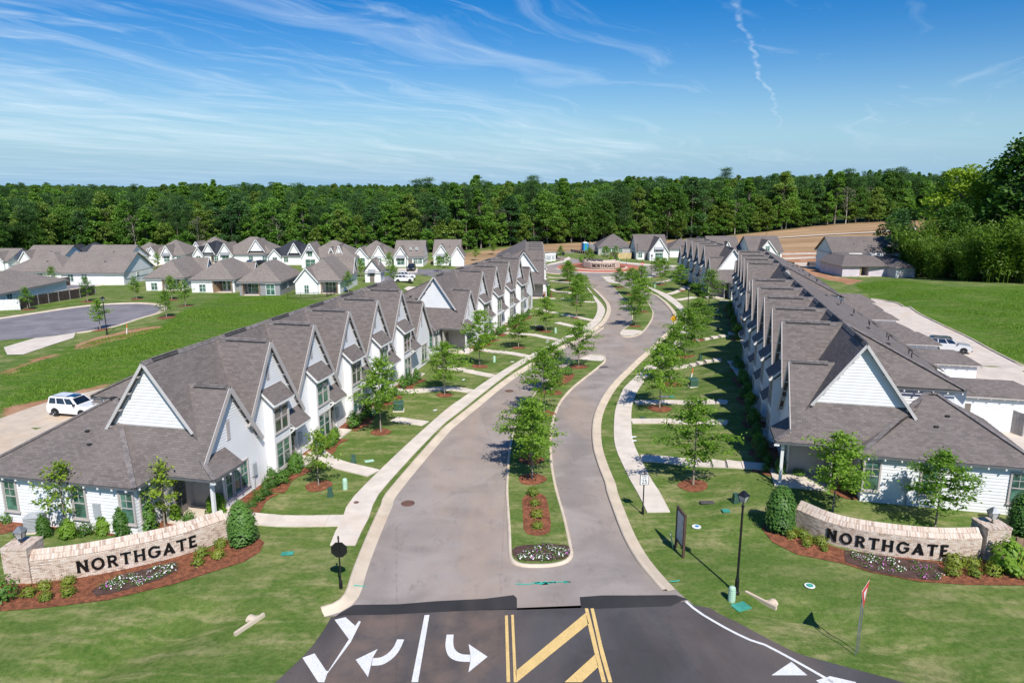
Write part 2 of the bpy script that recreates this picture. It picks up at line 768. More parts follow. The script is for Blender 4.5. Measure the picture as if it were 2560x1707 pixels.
def m_shingle(name, base, warm=0.0):
    m, nt, b = _nodes(name)
    t = NT(nt)
    uv = t.n('ShaderNodeUVMap').outputs[0]
    br = t.n('ShaderNodeTexBrick')
    br.offset = 0.37
    br.offset_frequency = 2
    br.squash = 1.0
    br.inputs['Scale'].default_value = 1.0
    br.inputs['Brick Width'].default_value = 0.31
    br.inputs['Row Height'].default_value = 0.145
    br.inputs['Mortar Size'].default_value = 0.010
    br.inputs['Mortar Smooth'].default_value = 0.35
    br.inputs['Bias'].default_value = 0.0
    br.inputs['Color1'].default_value = (0, 0, 0, 1)
    br.inputs['Color2'].default_value = (1, 1, 1, 1)
    br.inputs['Mortar'].default_value = (0.5, 0.5, 0.5, 1)
    # slightly wavy courses
    wob = t.noise(uv, 0.6, 2)
    add = t.n('ShaderNodeVectorMath')
    add.operation = 'ADD'
    cmb = t.n('ShaderNodeCombineXYZ')
    t.l(t.math('MULTIPLY', wob, 0.05), cmb.inputs[1])
    t.l(uv, add.inputs[0])
    t.l(cmb.outputs[0], add.inputs[1])
    t.l(add.outputs[0], br.inputs['Vector'])
    lo = tuple(c * 0.80 for c in base)
    hi = (base[0] * 1.24, base[1] * 1.23, base[2] * 1.22)
    c = t.mix(br.outputs['Color'], lo, hi)
    c = t.mix(t.math('MULTIPLY', br.outputs['Fac'], 0.75), c, tuple(x * 0.42 for x in base))
    big = t.noise(t.pos(), 0.35, 4)
    c = t.mix(t.ramp(big, 0.35, 0.7, 0, 0.30), c, tuple(x * 1.35 for x in base))
    gr = t.noise(uv, 60, 3)
    c = t.mix(t.ramp(gr, 0.3, 0.7, 0, 0.3), c, tuple(x * 0.55 for x in base))
    t.l(c, b.inputs['Base Color'])
    b.inputs['Roughness'].default_value = 0.92
    b.inputs['Specular IOR Level'].default_value = 0.2
    # each course is a thin wedge: thick at its lower edge
    sepx = t.n('ShaderNodeSeparateXYZ')
    t.l(add.outputs[0], sepx.inputs[0])
    wedge = t.math('FRACT', t.math('DIVIDE', sepx.outputs[1], 0.145))
    hgt = t.math('SUBTRACT', t.math('MULTIPLY', br.outputs['Color'], 0.35), wedge)
    t.bump(hgt, 0.6, 0.012, b)
    return m


def m_leaf(name, lo, hi, trans=0.35, sat_noise=0.0):
    m, nt, b = _nodes(name)
    t = NT(nt)
    tn = t.attr('tint')
    oi = t.n('ShaderNodeObjectInfo').outputs['Random']
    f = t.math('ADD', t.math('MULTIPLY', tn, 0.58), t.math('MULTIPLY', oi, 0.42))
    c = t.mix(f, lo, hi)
    t.l(c, b.inputs['Base Color'])
    b.inputs['Roughness'].default_value = 0.5
    b.inputs['Specular IOR Level'].default_value = 0.3
    tr = t.n('ShaderNodeBsdfTranslucent')
    t.l(t.mix(1.0, c, (1.0, 1.15, 0.5), 'MULTIPLY'), tr.inputs['Color'])
    ms = t.n('ShaderNodeMixShader')
    ms.inputs[0].default_value = trans
    t.l(b.outputs[0], ms.inputs[1])
    t.l(tr.outputs[0], ms.inputs[2])
    t.l(ms.outputs[0], nt.nodes['Material Output'].inputs['Surface'])
    return m


M = {}
M['shingle'] = m_shingle('roof_shingles', (0.170, 0.147, 0.138))
M['shingle_tan'] = m_shingle('roof_shingles_tan', (0.225, 0.196, 0.176))
M['shingle_dark'] = m_shingle('roof_shingles_dark', (0.045, 0.050, 0.062))
M['cap'] = pm('ridge_cap', (0.185, 0.165, 0.16), 0.9, 0.3, 3.0, 0.25, 9)
M['vent_dark'] = pm('ridge_vent', (0.03, 0.03, 0.032), 0.8)
M['siding'] = pm('white_siding', (0.77, 0.765, 0.765), 0.55, 0.03, 0.7, 0.03, 9, spec=0.3)
M['siding_end'] = pm('white_end_siding', (0.78, 0.785, 0.79), 0.55, 0.03, 0.7, 0.03, 9, spec=0.3)
M['trim'] = pm('greige_trim', (0.47, 0.43, 0.41), 0.6, 0.05, 1.0, 0.05)
M['trim_white'] = pm('white_trim', (0.76, 0.76, 0.75), 0.5, 0.03, 1.0, 0.04)
M['soffit'] = pm('soffit', (0.55, 0.53, 0.52), 0.7, 0.05)
M['fascia'] = pm('dark_fascia', (0.12, 0.13, 0.14), 0.6, 0.1)
M['door'] = pm('door_paint', (0.20, 0.175, 0.155), 0.5, 0.1)
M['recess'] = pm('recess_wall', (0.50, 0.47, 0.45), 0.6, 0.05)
M['glass'] = m_glass('window_glass')
M['glass_green_reflect'] = m_glass('window_glass_green_reflect', (0.065, 0.145, 0.115))  # green base colour paints the reflection of trees and lawn into the panes
M['white_wall'] = pm('white_wall', (0.80, 0.80, 0.79), 0.6, 0.04, 0.6, 0.05, 5)
M['grey_wall'] = pm('grey_wall', (0.30, 0.30, 0.31), 0.6, 0.06, 0.6, 0.05, 5)
M['pink_wall'] = pm('sheathing_wall', (0.62, 0.55, 0.60), 0.7, 0.08, 0.6, 0.1, 3)
M['awning_metal'] = pm('awning_metal', (0.34, 0.35, 0.37), 0.4, 0.06, metal=0.3)
M['wood_dark'] = pm('dark_fence_wood', (0.055, 0.042, 0.035), 0.8, 0.25, 1.5, 0.3, 8, bump=0.3)
M['wood_tan'] = pm('fence_wood', (0.30, 0.21, 0.14), 0.8, 0.2, 1.5, 0.25, 8, bump=0.3)
M['wood_new'] = pm('new_fence_wood', (0.60, 0.46, 0.24), 0.8, 0.15, 1.5, 0.2, 8, bump=0.3)
M['wood_grey'] = pm('grey_fence_wood', (0.36, 0.34, 0.33), 0.8, 0.12, 1.5, 0.2, 8)
M['vinyl'] = pm('white_vinyl', (0.80, 0.80, 0.79), 0.4, 0.03)
M['black'] = pm('black_paint', (0.012, 0.012, 0.013), 0.4, 0.2, spec=0.5)
M['dark_metal'] = pm('dark_metal', (0.05, 0.05, 0.055), 0.45, 0.2, metal=0.5)
M['galv'] = pm('galvanised', (0.34, 0.35, 0.36), 0.45, 0.15, metal=0.6)
M['grey_box'] = pm('grey_enamel', (0.42, 0.44, 0.46), 0.5, 0.08)
M['green_box'] = pm('green_enamel', (0.045, 0.105, 0.075), 0.45, 0.12)
M['pale_green'] = pm('pale_green_plastic', (0.42, 0.62, 0.47), 0.5, 0.1)
M['teal'] = pm('teal_plastic', (0.06, 0.32, 0.24), 0.5, 0.2)
M['white_paint'] = pm('road_paint_white', (0.80, 0.80, 0.79), 0.6, 0.06, 2.0, 0.38, 16)
M['yellow_paint'] = pm('road_paint_yellow', (0.78, 0.55, 0.22), 0.6, 0.08, 2.0, 0.32, 16)
M['teal_paint'] = pm('survey_paint', (0.05, 0.48, 0.36), 0.7, 0.1)
M['iron'] = pm('rusty_iron', (0.16, 0.085, 0.065), 0.8, 0.3, 6, 0.3, 25, bump=0.4, bscale=60)
M['iron_grey'] = pm('grey_iron', (0.10, 0.09, 0.09), 0.7, 0.3, 6, 0.3, 25)
M['orange'] = pm('orange_plastic', (0.75, 0.20, 0.05), 0.5)
M['blue'] = pm('blue_plastic', (0.02, 0.25, 0.60), 0.45)
M['red_sign'] = pm('red_sign', (0.65, 0.03, 0.05), 0.35, 0.05)
M['white_sign'] = pm('white_sign', (0.80, 0.80, 0.80), 0.4, 0.04)
M['yellow_sign'] = pm('yellow_sign', (0.85, 0.42, 0.02), 0.4, 0.05)
M['sign_brown'] = pm('brown_sign_frame', (0.09, 0.055, 0.042), 0.6, 0.15)
M['sign_panel'] = pm('grey_sign_panel', (0.42, 0.44, 0.46), 0.5, 0.08)
M['letter'] = pm('black_letters', (0.008, 0.008, 0.009), 0.35, 0.2, spec=0.4)
M['mulch'] = pm('pine_straw', (0.30, 0.108, 0.052), 0.95, 0.42, 3.5, 0.65, 12, bump=0.9, bscale=35, bdist=0.05)
M['soil'] = pm('dark_soil', (0.105, 0.060, 0.048), 0.95, 0.3, 4, 0.4, 30, bump=0.8, bscale=30, bdist=0.04)
M['bark'] = pm('young_bark', (0.27, 0.225, 0.185), 0.9, 0.2, 6, 0.3, 30, coord='obj')
M['bark_dark'] = pm('forest_bark', (0.20, 0.165, 0.14), 0.9, 0.3, 2, 0.3, 12, coord='obj')
M['bark_pale'] = pm('pale_bark', (0.42, 0.38, 0.33), 0.9, 0.25, 2, 0.3, 12, coord='obj')
M['leaf_oak'] = m_leaf('young_oak_leaves', (0.085, 0.20, 0.022), (0.31, 0.48, 0.06), 0.48)
M['leaf_lime'] = m_leaf('lime_leaves', (0.13, 0.24, 0.02), (0.36, 0.48, 0.05), 0.45)
M['leaf_shrub'] = m_leaf('shrub_leaves', (0.030, 0.095, 0.014), (0.15, 0.30, 0.045), 0.3)
M['leaf_holly'] = m_leaf('holly_leaves', (0.03, 0.095, 0.018), (0.15, 0.29, 0.055), 0.2)
M['leaf_yellow'] = m_leaf('golden_shrub_leaves', (0.09, 0.17, 0.016), (0.34, 0.38, 0.055), 0.3)
M['leaf_f1'] = m_leaf('forest_leaves', (0.050, 0.135, 0.018), (0.19, 0.36, 0.058), 0.34)
M['leaf_f2'] = m_leaf('forest_leaves_bright', (0.075, 0.18, 0.020), (0.25, 0.43, 0.07), 0.36)
M['leaf_f3'] = m_leaf('pine_needles', (0.030, 0.085, 0.020), (0.105, 0.205, 0.050), 0.22)
M['leaf_f5'] = m_leaf('olive_leaves', (0.085, 0.15, 0.02), (0.27, 0.38, 0.075), 0.34)
M['leaf_f6'] = m_leaf('blue_green_leaves', (0.028, 0.088, 0.026), (0.11, 0.225, 0.065), 0.28)
M['leaf_f4'] = m_leaf('dark_oak_leaves', (0.032, 0.095, 0.013), (0.125, 0.245, 0.040), 0.3)
M['leaf_bamboo'] = m_leaf('bamboo_leaves', (0.042, 0.105, 0.012), (0.20, 0.32, 0.030), 0.3)
M['leaf_pale'] = m_leaf('greyish_leaves', (0.12, 0.135, 0.085), (0.24, 0.24, 0.165), 0.3)
M['tyre'] = pm('rubber', (0.018, 0.018, 0.019), 0.85)
M['rim'] = pm('alloy', (0.50, 0.51, 0.52), 0.3, 0.08, metal=0.8)
M['petal_white'] = pm('white_petals', (0.85, 0.85, 0.82), 0.6, 0.03)
M['petal_pink'] = pm('pink_petals', (0.52, 0.16, 0.44), 0.6, 0.2)
M['dirt_white'] = pm('pale_sand', (0.60, 0.50, 0.40), 0.9, 0.15, 0.5, 0.2, 3)
M['red_paver'] = pm('red_paving', (0.50, 0.16, 0.11), 0.85, 0.15, 1.0, 0.25, 8)


def car_paint(name, base, metal=0.0):
    m = pm(name, base, 0.28, 0.02, 1.0, 0.02, 5, metal=metal, spec=0.5, coord='obj')
    b = m.node_tree.nodes['Principled BSDF']
    b.inputs['Coat Weight'].default_value = 0.8
    b.inputs['Coat Roughness'].default_value = 0.05
    return m


M['car_white'] = car_paint('car_white', (0.80, 0.80, 0.80))
M['car_silver'] = car_paint('car_silver', (0.62, 0.63, 0.64), 0.1)
M['car_black'] = car_paint('car_black', (0.015, 0.015, 0.017))
M['car_blue'] = car_paint('car_blue', (0.02, 0.06, 0.18))
M['car_glass'] = m_glass('car_glass', (0.012, 0.016, 0.02))


def m_concrete(name, base, stain=(0.55, 0.33, 0.2), amt=0.25):
    m, nt, b = _nodes(name)
    t = NT(nt)
    p = t.pos()
    c = t.mix(t.ramp(t.noise(p, 0.9, 5), 0.3, 0.7), tuple(x * .88 for x in base), tuple(min(1, x * 1.08) for x in base))
    c = t.mix(t.ramp(t.noise(p, 0.16, 4, dist=0.6), 0.52, 0.75, 0, amt), c, stain)
    c = t.mix(t.ramp(t.noise(p, 22, 3), 0.45, 0.7, 0, 0.22), c, tuple(x * .6 for x in base))
    oi = t.n('ShaderNodeObjectInfo').outputs['Random']
    c = t.mix(t.math('MULTIPLY', oi, 0.16), c, tuple(x * .62 for x in base))
    t.l(c, b.inputs['Base Color'])
    b.inputs['Roughness'].default_value = 0.85
    b.inputs['Specular IOR Level'].default_value = 0.25
    t.bump(t.noise(p, 30, 3), 0.25, 0.01, b)
    return m


M['concrete'] = m_concrete('sidewalk_concrete', (0.70, 0.62, 0.53), (0.62, 0.46, 0.31), 0.55)
M['joint'] = pm('joint', (0.30, 0.26, 0.22), 0.9)
M['kerb'] = m_concrete('kerb_concrete', (0.63, 0.53, 0.41), (0.52, 0.33, 0.20), 0.5)
M['alley'] = m_concrete('alley_concrete', (0.62, 0.54, 0.46), (0.60, 0.44, 0.30), 0.55)
M['alley_dirty'] = m_concrete('dirty_alley_concrete', (0.60, 0.50, 0.39), (0.56, 0.38, 0.23), 0.75)


def m_asphalt(name, base, dust, dust_amt, crack=0.5, patch=0.35):
    m, nt, b = _nodes(name)
    t = NT(nt)
    p = t.pos()
    c = t.mix(t.ramp(t.noise(p, 0.30, 6, dist=0.5), 0.32, 0.68), tuple(x * .74 for x in base), tuple(x * 1.10 for x in base))
    d = t.ramp(t.noise(t.mapping(p, (1, 0.25, 1)), 0.22, 5, dist=0.8), 0.42, 0.72, 0, dust_amt)
    c = t.mix(d, c, dust)
    sp = t.ramp(t.noise(t.mapping(p, (1.0, 0.45, 1)), 1.1, 8, 0.78), 0.53, 0.70, 0, patch)
    c = t.mix(sp, c, tuple(x * 0.45 for x in base))
    dv = t.attr('dust')
    c = t.mix(t.math('MULTIPLY', dv, t.ramp(t.noise(p, 0.8, 4), 0.2, 0.7)), c, dust)
    gr = t.noise(p, 40, 2)
    c = t.mix(t.ramp(gr, 0.35, 0.65, 0, 0.3), c, tuple(x * 0.55 for x in base))
    # hairline cracks
    vo = t.n('ShaderNodeTexVoronoi')
    vo.feature = 'DISTANCE_TO_EDGE'
    vo.inputs['Scale'].default_value = 0.11
    t.l(t.mapping(p, (1, 0.6, 1)), vo.inputs['Vector'])
    wobble = t.math('ADD', vo.outputs['Distance'], t.math('MULTIPLY', t.math('SUBTRACT', t.noise(p, 2.5, 4), 0.5), 0.03))
    c = t.mix(t.ramp(wobble, 0.0035, 0.0005, 0, crack), c, tuple(x * 0.35 for x in base))
    t.l(c, b.inputs['Base Color'])
    b.inputs['Roughness'].default_value = 0.9
    b.inputs['Specular IOR Level'].default_value = 0.25
    t.bump(gr, 0.35, 0.012, b)
    return m


M['asphalt_old'] = m_asphalt('worn_asphalt', (0.340, 0.298, 0.272), (0.42, 0.32, 0.245), 0.6, 0.2, 0.55)
M['asphalt_new'] = m_asphalt('fresh_asphalt', (0.088, 0.083, 0.086), (0.26, 0.18, 0.135), 0.34, 0.15, 0.25)
M['asphalt_patch'] = m_asphalt('asphalt_patch', (0.042, 0.041, 0.043), (0.14, 0.11, 0.10), 0.4, 0.0, 0.1)
M['asphalt_far'] = m_asphalt('cul_de_sac_asphalt', (0.24, 0.225, 0.24), (0.32, 0.26, 0.22), 0.2, 0.1, 0.15)


def m_ground():
    m, nt, b = _nodes('ground_cover')
    t = NT(nt)
    p = t.pos()
    wild = t.attr('wild')
    dry = t.attr('dry')
    dirt = t.attr('dirt')
    wood = t.attr('wood')
    big = t.noise(p, 0.07, 5, dist=0.4)
    mid = t.noise(p, 0.45, 6, 0.6, 0.6)
    fine = t.noise(p, 5.0, 5, 0.7)
    tiny = t.noise(p, 26, 3, 0.7)
    streak = t.noise(t.mapping(p, (0.35, 1.6, 1), (0, 0, R(18))), 0.7, 5, 0.6, 0.8)
    # mown lawn: green with straw-coloured worn patches
    patchy = t.noise(t.mapping(p, (0.8, 1.2, 1)), 0.55, 9, 0.72, 0.15)
    speck = t.noise(p, 2.6, 6, 0.75)
    lawn = t.mix(t.ramp(patchy, 0.32, 0.68), (0.082, 0.165, 0.024), (0.175, 0.240, 0.054))
    lawn = t.mix(t.ramp(t.math('ADD', t.math('MULTIPLY', streak, 0.5), t.math('MULTIPLY', patchy, 0.5)), 0.455, 0.64, 0, 0.9), lawn, (0.43, 0.375, 0.19))
    lawn = t.mix(t.ramp(big, 0.46, 0.70, 0, 0.50), lawn, (0.285, 0.29, 0.105))
    lush = t.noise(t.mapping(p, (0.7, 1.3, 1), (0, 0, R(-25))), 0.13, 6, 0.6, 0.3)
    lawn = t.mix(t.ramp(lush, 0.45, 0.64, 0, 0.55), lawn, (0.062, 0.138, 0.020))
    lawn = t.mix(t.ramp(speck, 0.42, 0.64, 0, 0.5), lawn, (0.05, 0.105, 0.016))
    lawn = t.mix(t.ramp(fine, 0.42, 0.62, 0, 0.30), lawn, (0.24, 0.28, 0.09))
    # unmown meadow
    mead = t.mix(t.ramp(patchy, 0.3, 0.7), (0.070, 0.165, 0.014), (0.150, 0.270, 0.028))
    mead = t.mix(t.ramp(streak, 0.44, 0.68, 0, 0.75), mead, (0.27, 0.275, 0.09))
    mead = t.mix(t.ramp(speck, 0.40, 0.62, 0, 0.62), mead, (0.04, 0.10, 0.010))
    # dry broom sedge
    sedge = t.mix(t.ramp(t.noise(t.mapping(p, (0.2, 1, 1)), 0.10, 6, 0.65, 0.5), 0.35, 0.65), (0.36, 0.215, 0.12), (0.56, 0.375, 0.22))
    sedge = t.mix(t.ramp(big, 0.60, 0.75, 0, 0.5), sedge, (0.20, 0.20, 0.06))
    sedge = t.mix(t.ramp(fine, 0.4, 0.65, 0, 0.4), sedge, (0.16, 0.095, 0.055))
    clay = t.mix(t.ramp(mid, 0.32, 0.66), (0.40, 0.165, 0.085), (0.56, 0.33, 0.205))
    clay = t.mix(t.ramp(fine, 0.4, 0.7, 0, 0.4), clay, (0.30, 0.13, 0.07))
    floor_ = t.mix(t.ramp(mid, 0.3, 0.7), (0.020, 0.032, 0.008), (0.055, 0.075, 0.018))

    def edge(a, w=0.5):
        s = t.math('ADD', a, t.math('MULTIPLY', t.math('SUBTRACT', t.math('ADD', mid, t.math('MULTIPLY', fine, 0.6)), 0.8), w))
        return t.ramp(s, 0.36, 0.64)
    c = t.mix(edge(wild, 0.45), lawn, mead)
    c = t.mix(edge(dry, 0.5), c, sedge)
    c = t.mix(edge(dirt, 0.9), c, clay)
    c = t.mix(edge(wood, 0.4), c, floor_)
    c = t.mix(t.ramp(tiny, 0.35, 0.65, 0, 0.28), c, (0.05, 0.075, 0.015))
    t.l(c, b.inputs['Base Color'])
    b.inputs['Roughness'].default_value = 0.95
    b.inputs['Specular IOR Level'].default_value = 0.12
    h = t.math('ADD', t.math('MULTIPLY', tiny, 0.6), t.math('MULTIPLY', fine, t.math('ADD', 0.5, t.math('MULTIPLY', wild, 1.8))))
    t.bump(h, 0.7, 0.09, b)
    return m


M['ground'] = m_ground()


def m_brick(name):
    m, nt, b = _nodes(name)
    t = NT(nt)
    oi = t.n('ShaderNodeObjectInfo').outputs['Random']
    tn = t.attr('tint')
    f = t.math('FRACT', t.math('ADD', tn, oi))
    ramp = t.n('ShaderNodeValToRGB')
    e = ramp.color_ramp.elements
    e[0].position, e[0].color = 0.0, (0.38, 0.27, 0.215, 1)
    e[1].position, e[1].color = 1.0, (0.74, 0.67, 0.59, 1)
    for p_, c_ in ((0.25, (0.55, 0.42, 0.33, 1)), (0.5, (0.68, 0.56, 0.46, 1)), (0.75, (0.62, 0.50, 0.41, 1))):
        k = e.new(p_)
        k.color = c_
    t.l(f, ramp.inputs[0])
    p = t.pos()
    c = t.mix(t.ramp(t.noise(p, 7, 4), 0.45, 0.72, 0, 0.55), ramp.outputs[0], (0.70, 0.64, 0.56))
    c = t.mix(t.ramp(t.noise(p, 45, 3), 0.4, 0.7, 0, 0.25), c, (0.22, 0.15, 0.12))
    t.l(c, b.inputs['Base Color'])
    b.inputs['Roughness'].default_value = 0.9
    b.inputs['Specular IOR Level'].default_value = 0.2
    t.bump(t.noise(p, 50, 3), 0.4, 0.006, b)
    return m


M['brick'] = m_brick('tumbled_brick')
M['mortar'] = pm('mortar', (0.66, 0.61, 0.55), 0.95, 0.1, 3, 0.15, 30, bump=0.3)

# ------------------------------------------------------------------ the ground sheet
def in_poly(px, py, poly):
    ins = np.zeros(px.shape, bool)
    n = len(poly)
    for i in range(n):
        x1, y1 = poly[i]
        x2, y2 = poly[(i + 1) % n]
        if y1 == y2:
            continue
        c = ((y1 > py) != (y2 > py)) & (px < (x2 - x1) * (py - y1) / (y2 - y1) + x1)
        ins ^= c
    return ins


def build_ground():
    fx = np.arange(-150, 151, 1.0)
    fy = np.arange(10, 331, 1.0)
    xs = np.concatenate([[-3500, -2500, -1700, -1100, -750, -520, -400, -320, -260, -220, -190, -165], fx, [165, 190, 220, 260, 320, 400, 520, 750, 1100, 1700, 2500, 3500]])
    ys = np.concatenate([[-400, -200, -80, -30, 0], fy, [345, 370, 400, 450, 520, 600, 700, 800, 900, 1000, 1150, 1350, 1700, 2300, 3200, 4500]])
    X, Y = np.meshgrid(xs, ys)
    Z = T(X, Y)
    V = np.stack([X, Y, Z], -1).reshape(-1, 3)
    nx, ny = len(xs), len(ys)
    idx = np.arange(nx * ny).reshape(ny, nx)
    Q = np.stack([idx[:-1, :-1], idx[:-1, 1:], idx[1:, 1:], idx[1:, :-1]], -1).reshape(-1, 4)
    me = np_mesh('ground', V, Q, M['ground'])

    def mask(polys, blur=2):
        m = np.zeros(X.shape)
        for poly, val in polys:
            m = np.maximum(m, in_poly(X, Y, poly) * val)
        for _ in range(blur):
            p = np.pad(m, 1, mode='edge')
            m = (p[:-2, 1:-1] + p[2:, 1:-1] + p[1:-1, :-2] + p[1:-1, 2:] + 2 * p[1:-1, 1:-1]) / 6
        return m
    wild = mask([
        ([(-54.30, 72.85), (-55.27, 80.28), (-53.97, 83.74), (-54.65, 89.49), (-51.94, 94.29), (-48.80, 97.48), (-51.99, 110.07), (-54.36, 123.03), (-56.58, 139.51), (-43.53, 136.71)] + [(-35.64, 128.16), (-27.72, 133.20)] + [(-35.00, 109.15), (-38.60, 70.18), (-40.87, 65.51), (-42.67, 56.40)], 1),
        ([(-83.57, 122.69), (-79.22, 130.58), (-76.83, 126.51), (-81.24, 119.79)], .8),
        ([(-58.93, 145.47), (-65.61, 143.43), (-74.60, 145.47), (-66.70, 124.01), (-54.36, 123.03)], .45),
        ([(71.84, 148.87), (66.09, 128.04), (66.05, 123.40), (61.43, 106.88), (58.14, 90.60), (55.17, 74.16), (100.65, 138.61), (87.65, 138.61), (87.53, 159.71), (82.11, 156.89)], 1),
        ([(56, 66), (60, 78), (70, 110), (72, 135), (130, 150), (130, 60)], 1),
    ])
    dry = mask([
        ([(-26.39, 213.09), (-13.88, 247.40), (1.50, 267.32), (19.52, 290.65), (56.05, 313.38), (90.01, 336.02), (124.67, 333.84), (159.57, 341.39), (199.91, 352.52), (218.11, 344.04), (188.32, 283.50), (136.79, 243.80), (103.77, 236.89), (91.37, 242.93), (78.45, 254.32), (61.80, 290.62), (31.91, 258.65), (12.50, 247.40), (1.25, 222.46), (-11.26, 199.70)], 1),
        ([(-2, 250), (60, 250), (120, 262), (150, 262), (205, 310), (330, 420), (160, 360), (60, 320), (20, 300), (0, 285)], 1),
    ], 3)
    dirt = mask([
        ([(93.66, 248.28), (108.23, 244.35), (99.14, 224.41), (85.10, 195.77), (78.92, 179.54), (78.17, 157.46), (71.63, 149.08), (74.51, 183.35), (81.85, 215.16)], 1),
        ([(24.42, 252.33), (32.08, 254.66), (31.20, 241.27), (24.94, 241.27)], 1),
        ([(-54.49, 73.13), (-55.01, 79.03), (-53.83, 82.10), (-52.88, 80.59), (-53.49, 76.75), (-52.61, 70.47)], 1),
        ([(-53.34, 83.21), (-55.07, 89.65), (-51.94, 94.29), (-48.55, 96.97), (-47.41, 93.57), (-48.57, 88.26), (-51.48, 84.10)], .85),
        ([(-45.19, 59.97), (-43.36, 62.12), (-41.35, 66.34), (-39.19, 70.36), (-38.73, 69.47), (-40.38, 64.68), (-42.05, 60.13), (-42.22, 55.76)], .9),
        ([(-8.43, 28.54), (-8.13, 28.54), (-8.32, 27.08), (-8.53, 26.34), (-8.66, 26.42), (-8.58, 28.04)], .5),
        ([(8.93, 29.65), (9.17, 29.06), (9.45, 28.87), (9.42, 29.96), (9.21, 30.27)], .75),
        ([(11.43, 31.02), (11.81, 29.36), (11.95, 28.67), (12.92, 29.90), (12.20, 30.67)], .35),
    ], 1)
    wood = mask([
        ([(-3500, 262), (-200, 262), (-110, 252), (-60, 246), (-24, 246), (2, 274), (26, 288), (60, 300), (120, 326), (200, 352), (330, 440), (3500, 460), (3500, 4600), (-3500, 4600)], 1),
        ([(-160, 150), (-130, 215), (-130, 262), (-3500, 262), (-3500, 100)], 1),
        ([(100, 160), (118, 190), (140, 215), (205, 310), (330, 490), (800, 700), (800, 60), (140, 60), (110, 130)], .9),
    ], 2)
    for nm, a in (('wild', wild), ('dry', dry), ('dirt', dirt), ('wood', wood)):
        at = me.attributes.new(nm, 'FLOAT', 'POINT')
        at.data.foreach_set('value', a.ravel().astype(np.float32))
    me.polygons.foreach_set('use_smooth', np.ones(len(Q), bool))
    o = inst('ground', me)
    o['kind'] = 'structure'
    return o


build_ground()

# ------------------------------------------------------------------ streets
LEFT_EDGE = [(-8.47, 28.68), (-7.93, 28.96), (-7.41, 29.64), (-7.23, 30.56), (-7.32, 32.31), (-7.35, 34.77), (-7.32, 37.58), (-7.25, 40.14), (-7.13, 42.28)] + [(-5.08, 52.93), (-4.41, 55.53), (-2.63, 61.38), (-0.59, 68.07), (1.75, 74.57), (4.48, 81.03), (7.48, 87.88), (10.06, 93.23), (12.78, 100.76)] + [(10.10, 93.88), (13.16, 101.85), (14.90, 108.26), (16.29, 115.49), (17.15, 122.48), (17.46, 130.34), (17.39, 142.49), (17.09, 155.07)]
RIGHT_EDGE = [(8.46, 29.59), (8.23, 30.04), (7.90, 30.87), (7.49, 32.31), (7.12, 34.00), (6.87, 36.27), (6.77, 39.15), (6.72, 42.28)] + [(6.79, 43.14), (6.70, 46.68), (6.74, 49.78), (7.05, 53.37), (7.62, 57.18), (8.45, 60.80), (9.74, 65.32), (11.21, 69.53), (12.90, 73.73), (15.05, 79.08), (17.09, 83.78)] + [(18.62, 87.67), (21.13, 93.88), (23.00, 98.51), (25.01, 105.42), (25.96, 109.24), (26.98, 115.49), (27.85, 125.00), (28.18, 134.65), (27.71, 142.49), (28.18, 153.14)]
left_line = smooth_line(LEFT_EDGE, 0.7)
right_line = smooth_line(RIGHT_EDGE, 0.7)
RC_, RR = (23.6, 191.5), 11.4

# worn main street between its two kerbs
main = sheet('road', left_line + [(18.5, 176.0), (28.0, 176.0)] + list(reversed(right_line)) + [(8.05, 29.06), (5.81, 29.06), (3.13, 29.06), (0.22, 28.96)] + [(-4.03, 28.96), (-6.79, 28.87)], 0.030, M['asphalt_old'], cell=2.0)
me = main.data
co = np.array([v.co[:] for v in me.vertices])
lane = smooth_line([(12.95, 100.15), (15.38, 108.26), (16.71, 115.49), (17.50, 123.73), (17.83, 133.19), (17.78, 149.42)] + [(17.23, 170.03)], 1.0)
ln = np.array(lane)
dd = np.min(np.linalg.norm(co[:, None, :2] - ln[None], axis=2), axis=1)
at = me.attributes.new('dust', 'FLOAT', 'POINT')
lane2 = smooth_line([(-1.04, 29.94), (-1.02, 33.25), (-1.41, 37.28), (-1.66, 40.49)] + [(-2.67, 44.13), (-2.40, 51.10), (-1.63, 57.18), (0.60, 64.88), (4.16, 74.86), (8.47, 85.23), (12.53, 95.93)] + [(11.98, 96.92)], 1.0)
ln = np.array(lane2)
d2 = np.min(np.linalg.norm(co[:, None, :2] - ln[None], axis=2), axis=1)
at.data.foreach_set('value', np.maximum(0.8 * np.exp(-(dd / 2.2) ** 2), 0.5 * np.exp(-(d2 / 3.0) ** 2)).astype(np.float32))

ring = [(RC_[0] + 19.0 * math.cos(t), RC_[1] + 17.5 * math.sin(t)) for t in np.linspace(0, 2 * math.pi, 64, endpoint=False)]
sheet('roundabout_road', ring, 0.026, M['asphalt_old'], cell=3.0)
sheet('side_road', [(38, 187), (62, 185.5), (62, 193.5), (38, 195.5)], 0.022, M['asphalt_old'], cell=3.0)
sheet('side_road', [(10, 190), (10, 199), (-16, 204), (-16, 196)], 0.020, M['asphalt_old'], cell=3.0)
sheet('back_road', [(18, 206), (27, 206), (22, 220), (14, 234), (2, 246), (-4, 240), (8, 228), (15, 218)], 0.018, M['asphalt_old'], cell=3.0)
sheet('back_road', [(-4, 240), (2, 246), (40, 252), (40, 247)], 0.014, M['asphalt_old'], cell=3.0)
sheet('hill_road', [(106.23, 291.75), (129.23, 294.35), (150.25, 293.99), (168.62, 296.59)] + [(172, 306), (172, 309.5)] + [(170.38, 299.77), (151.47, 296.46), (130.38, 297.05), (107.33, 294.86)], 0.25, M['alley'], cell=4.0)

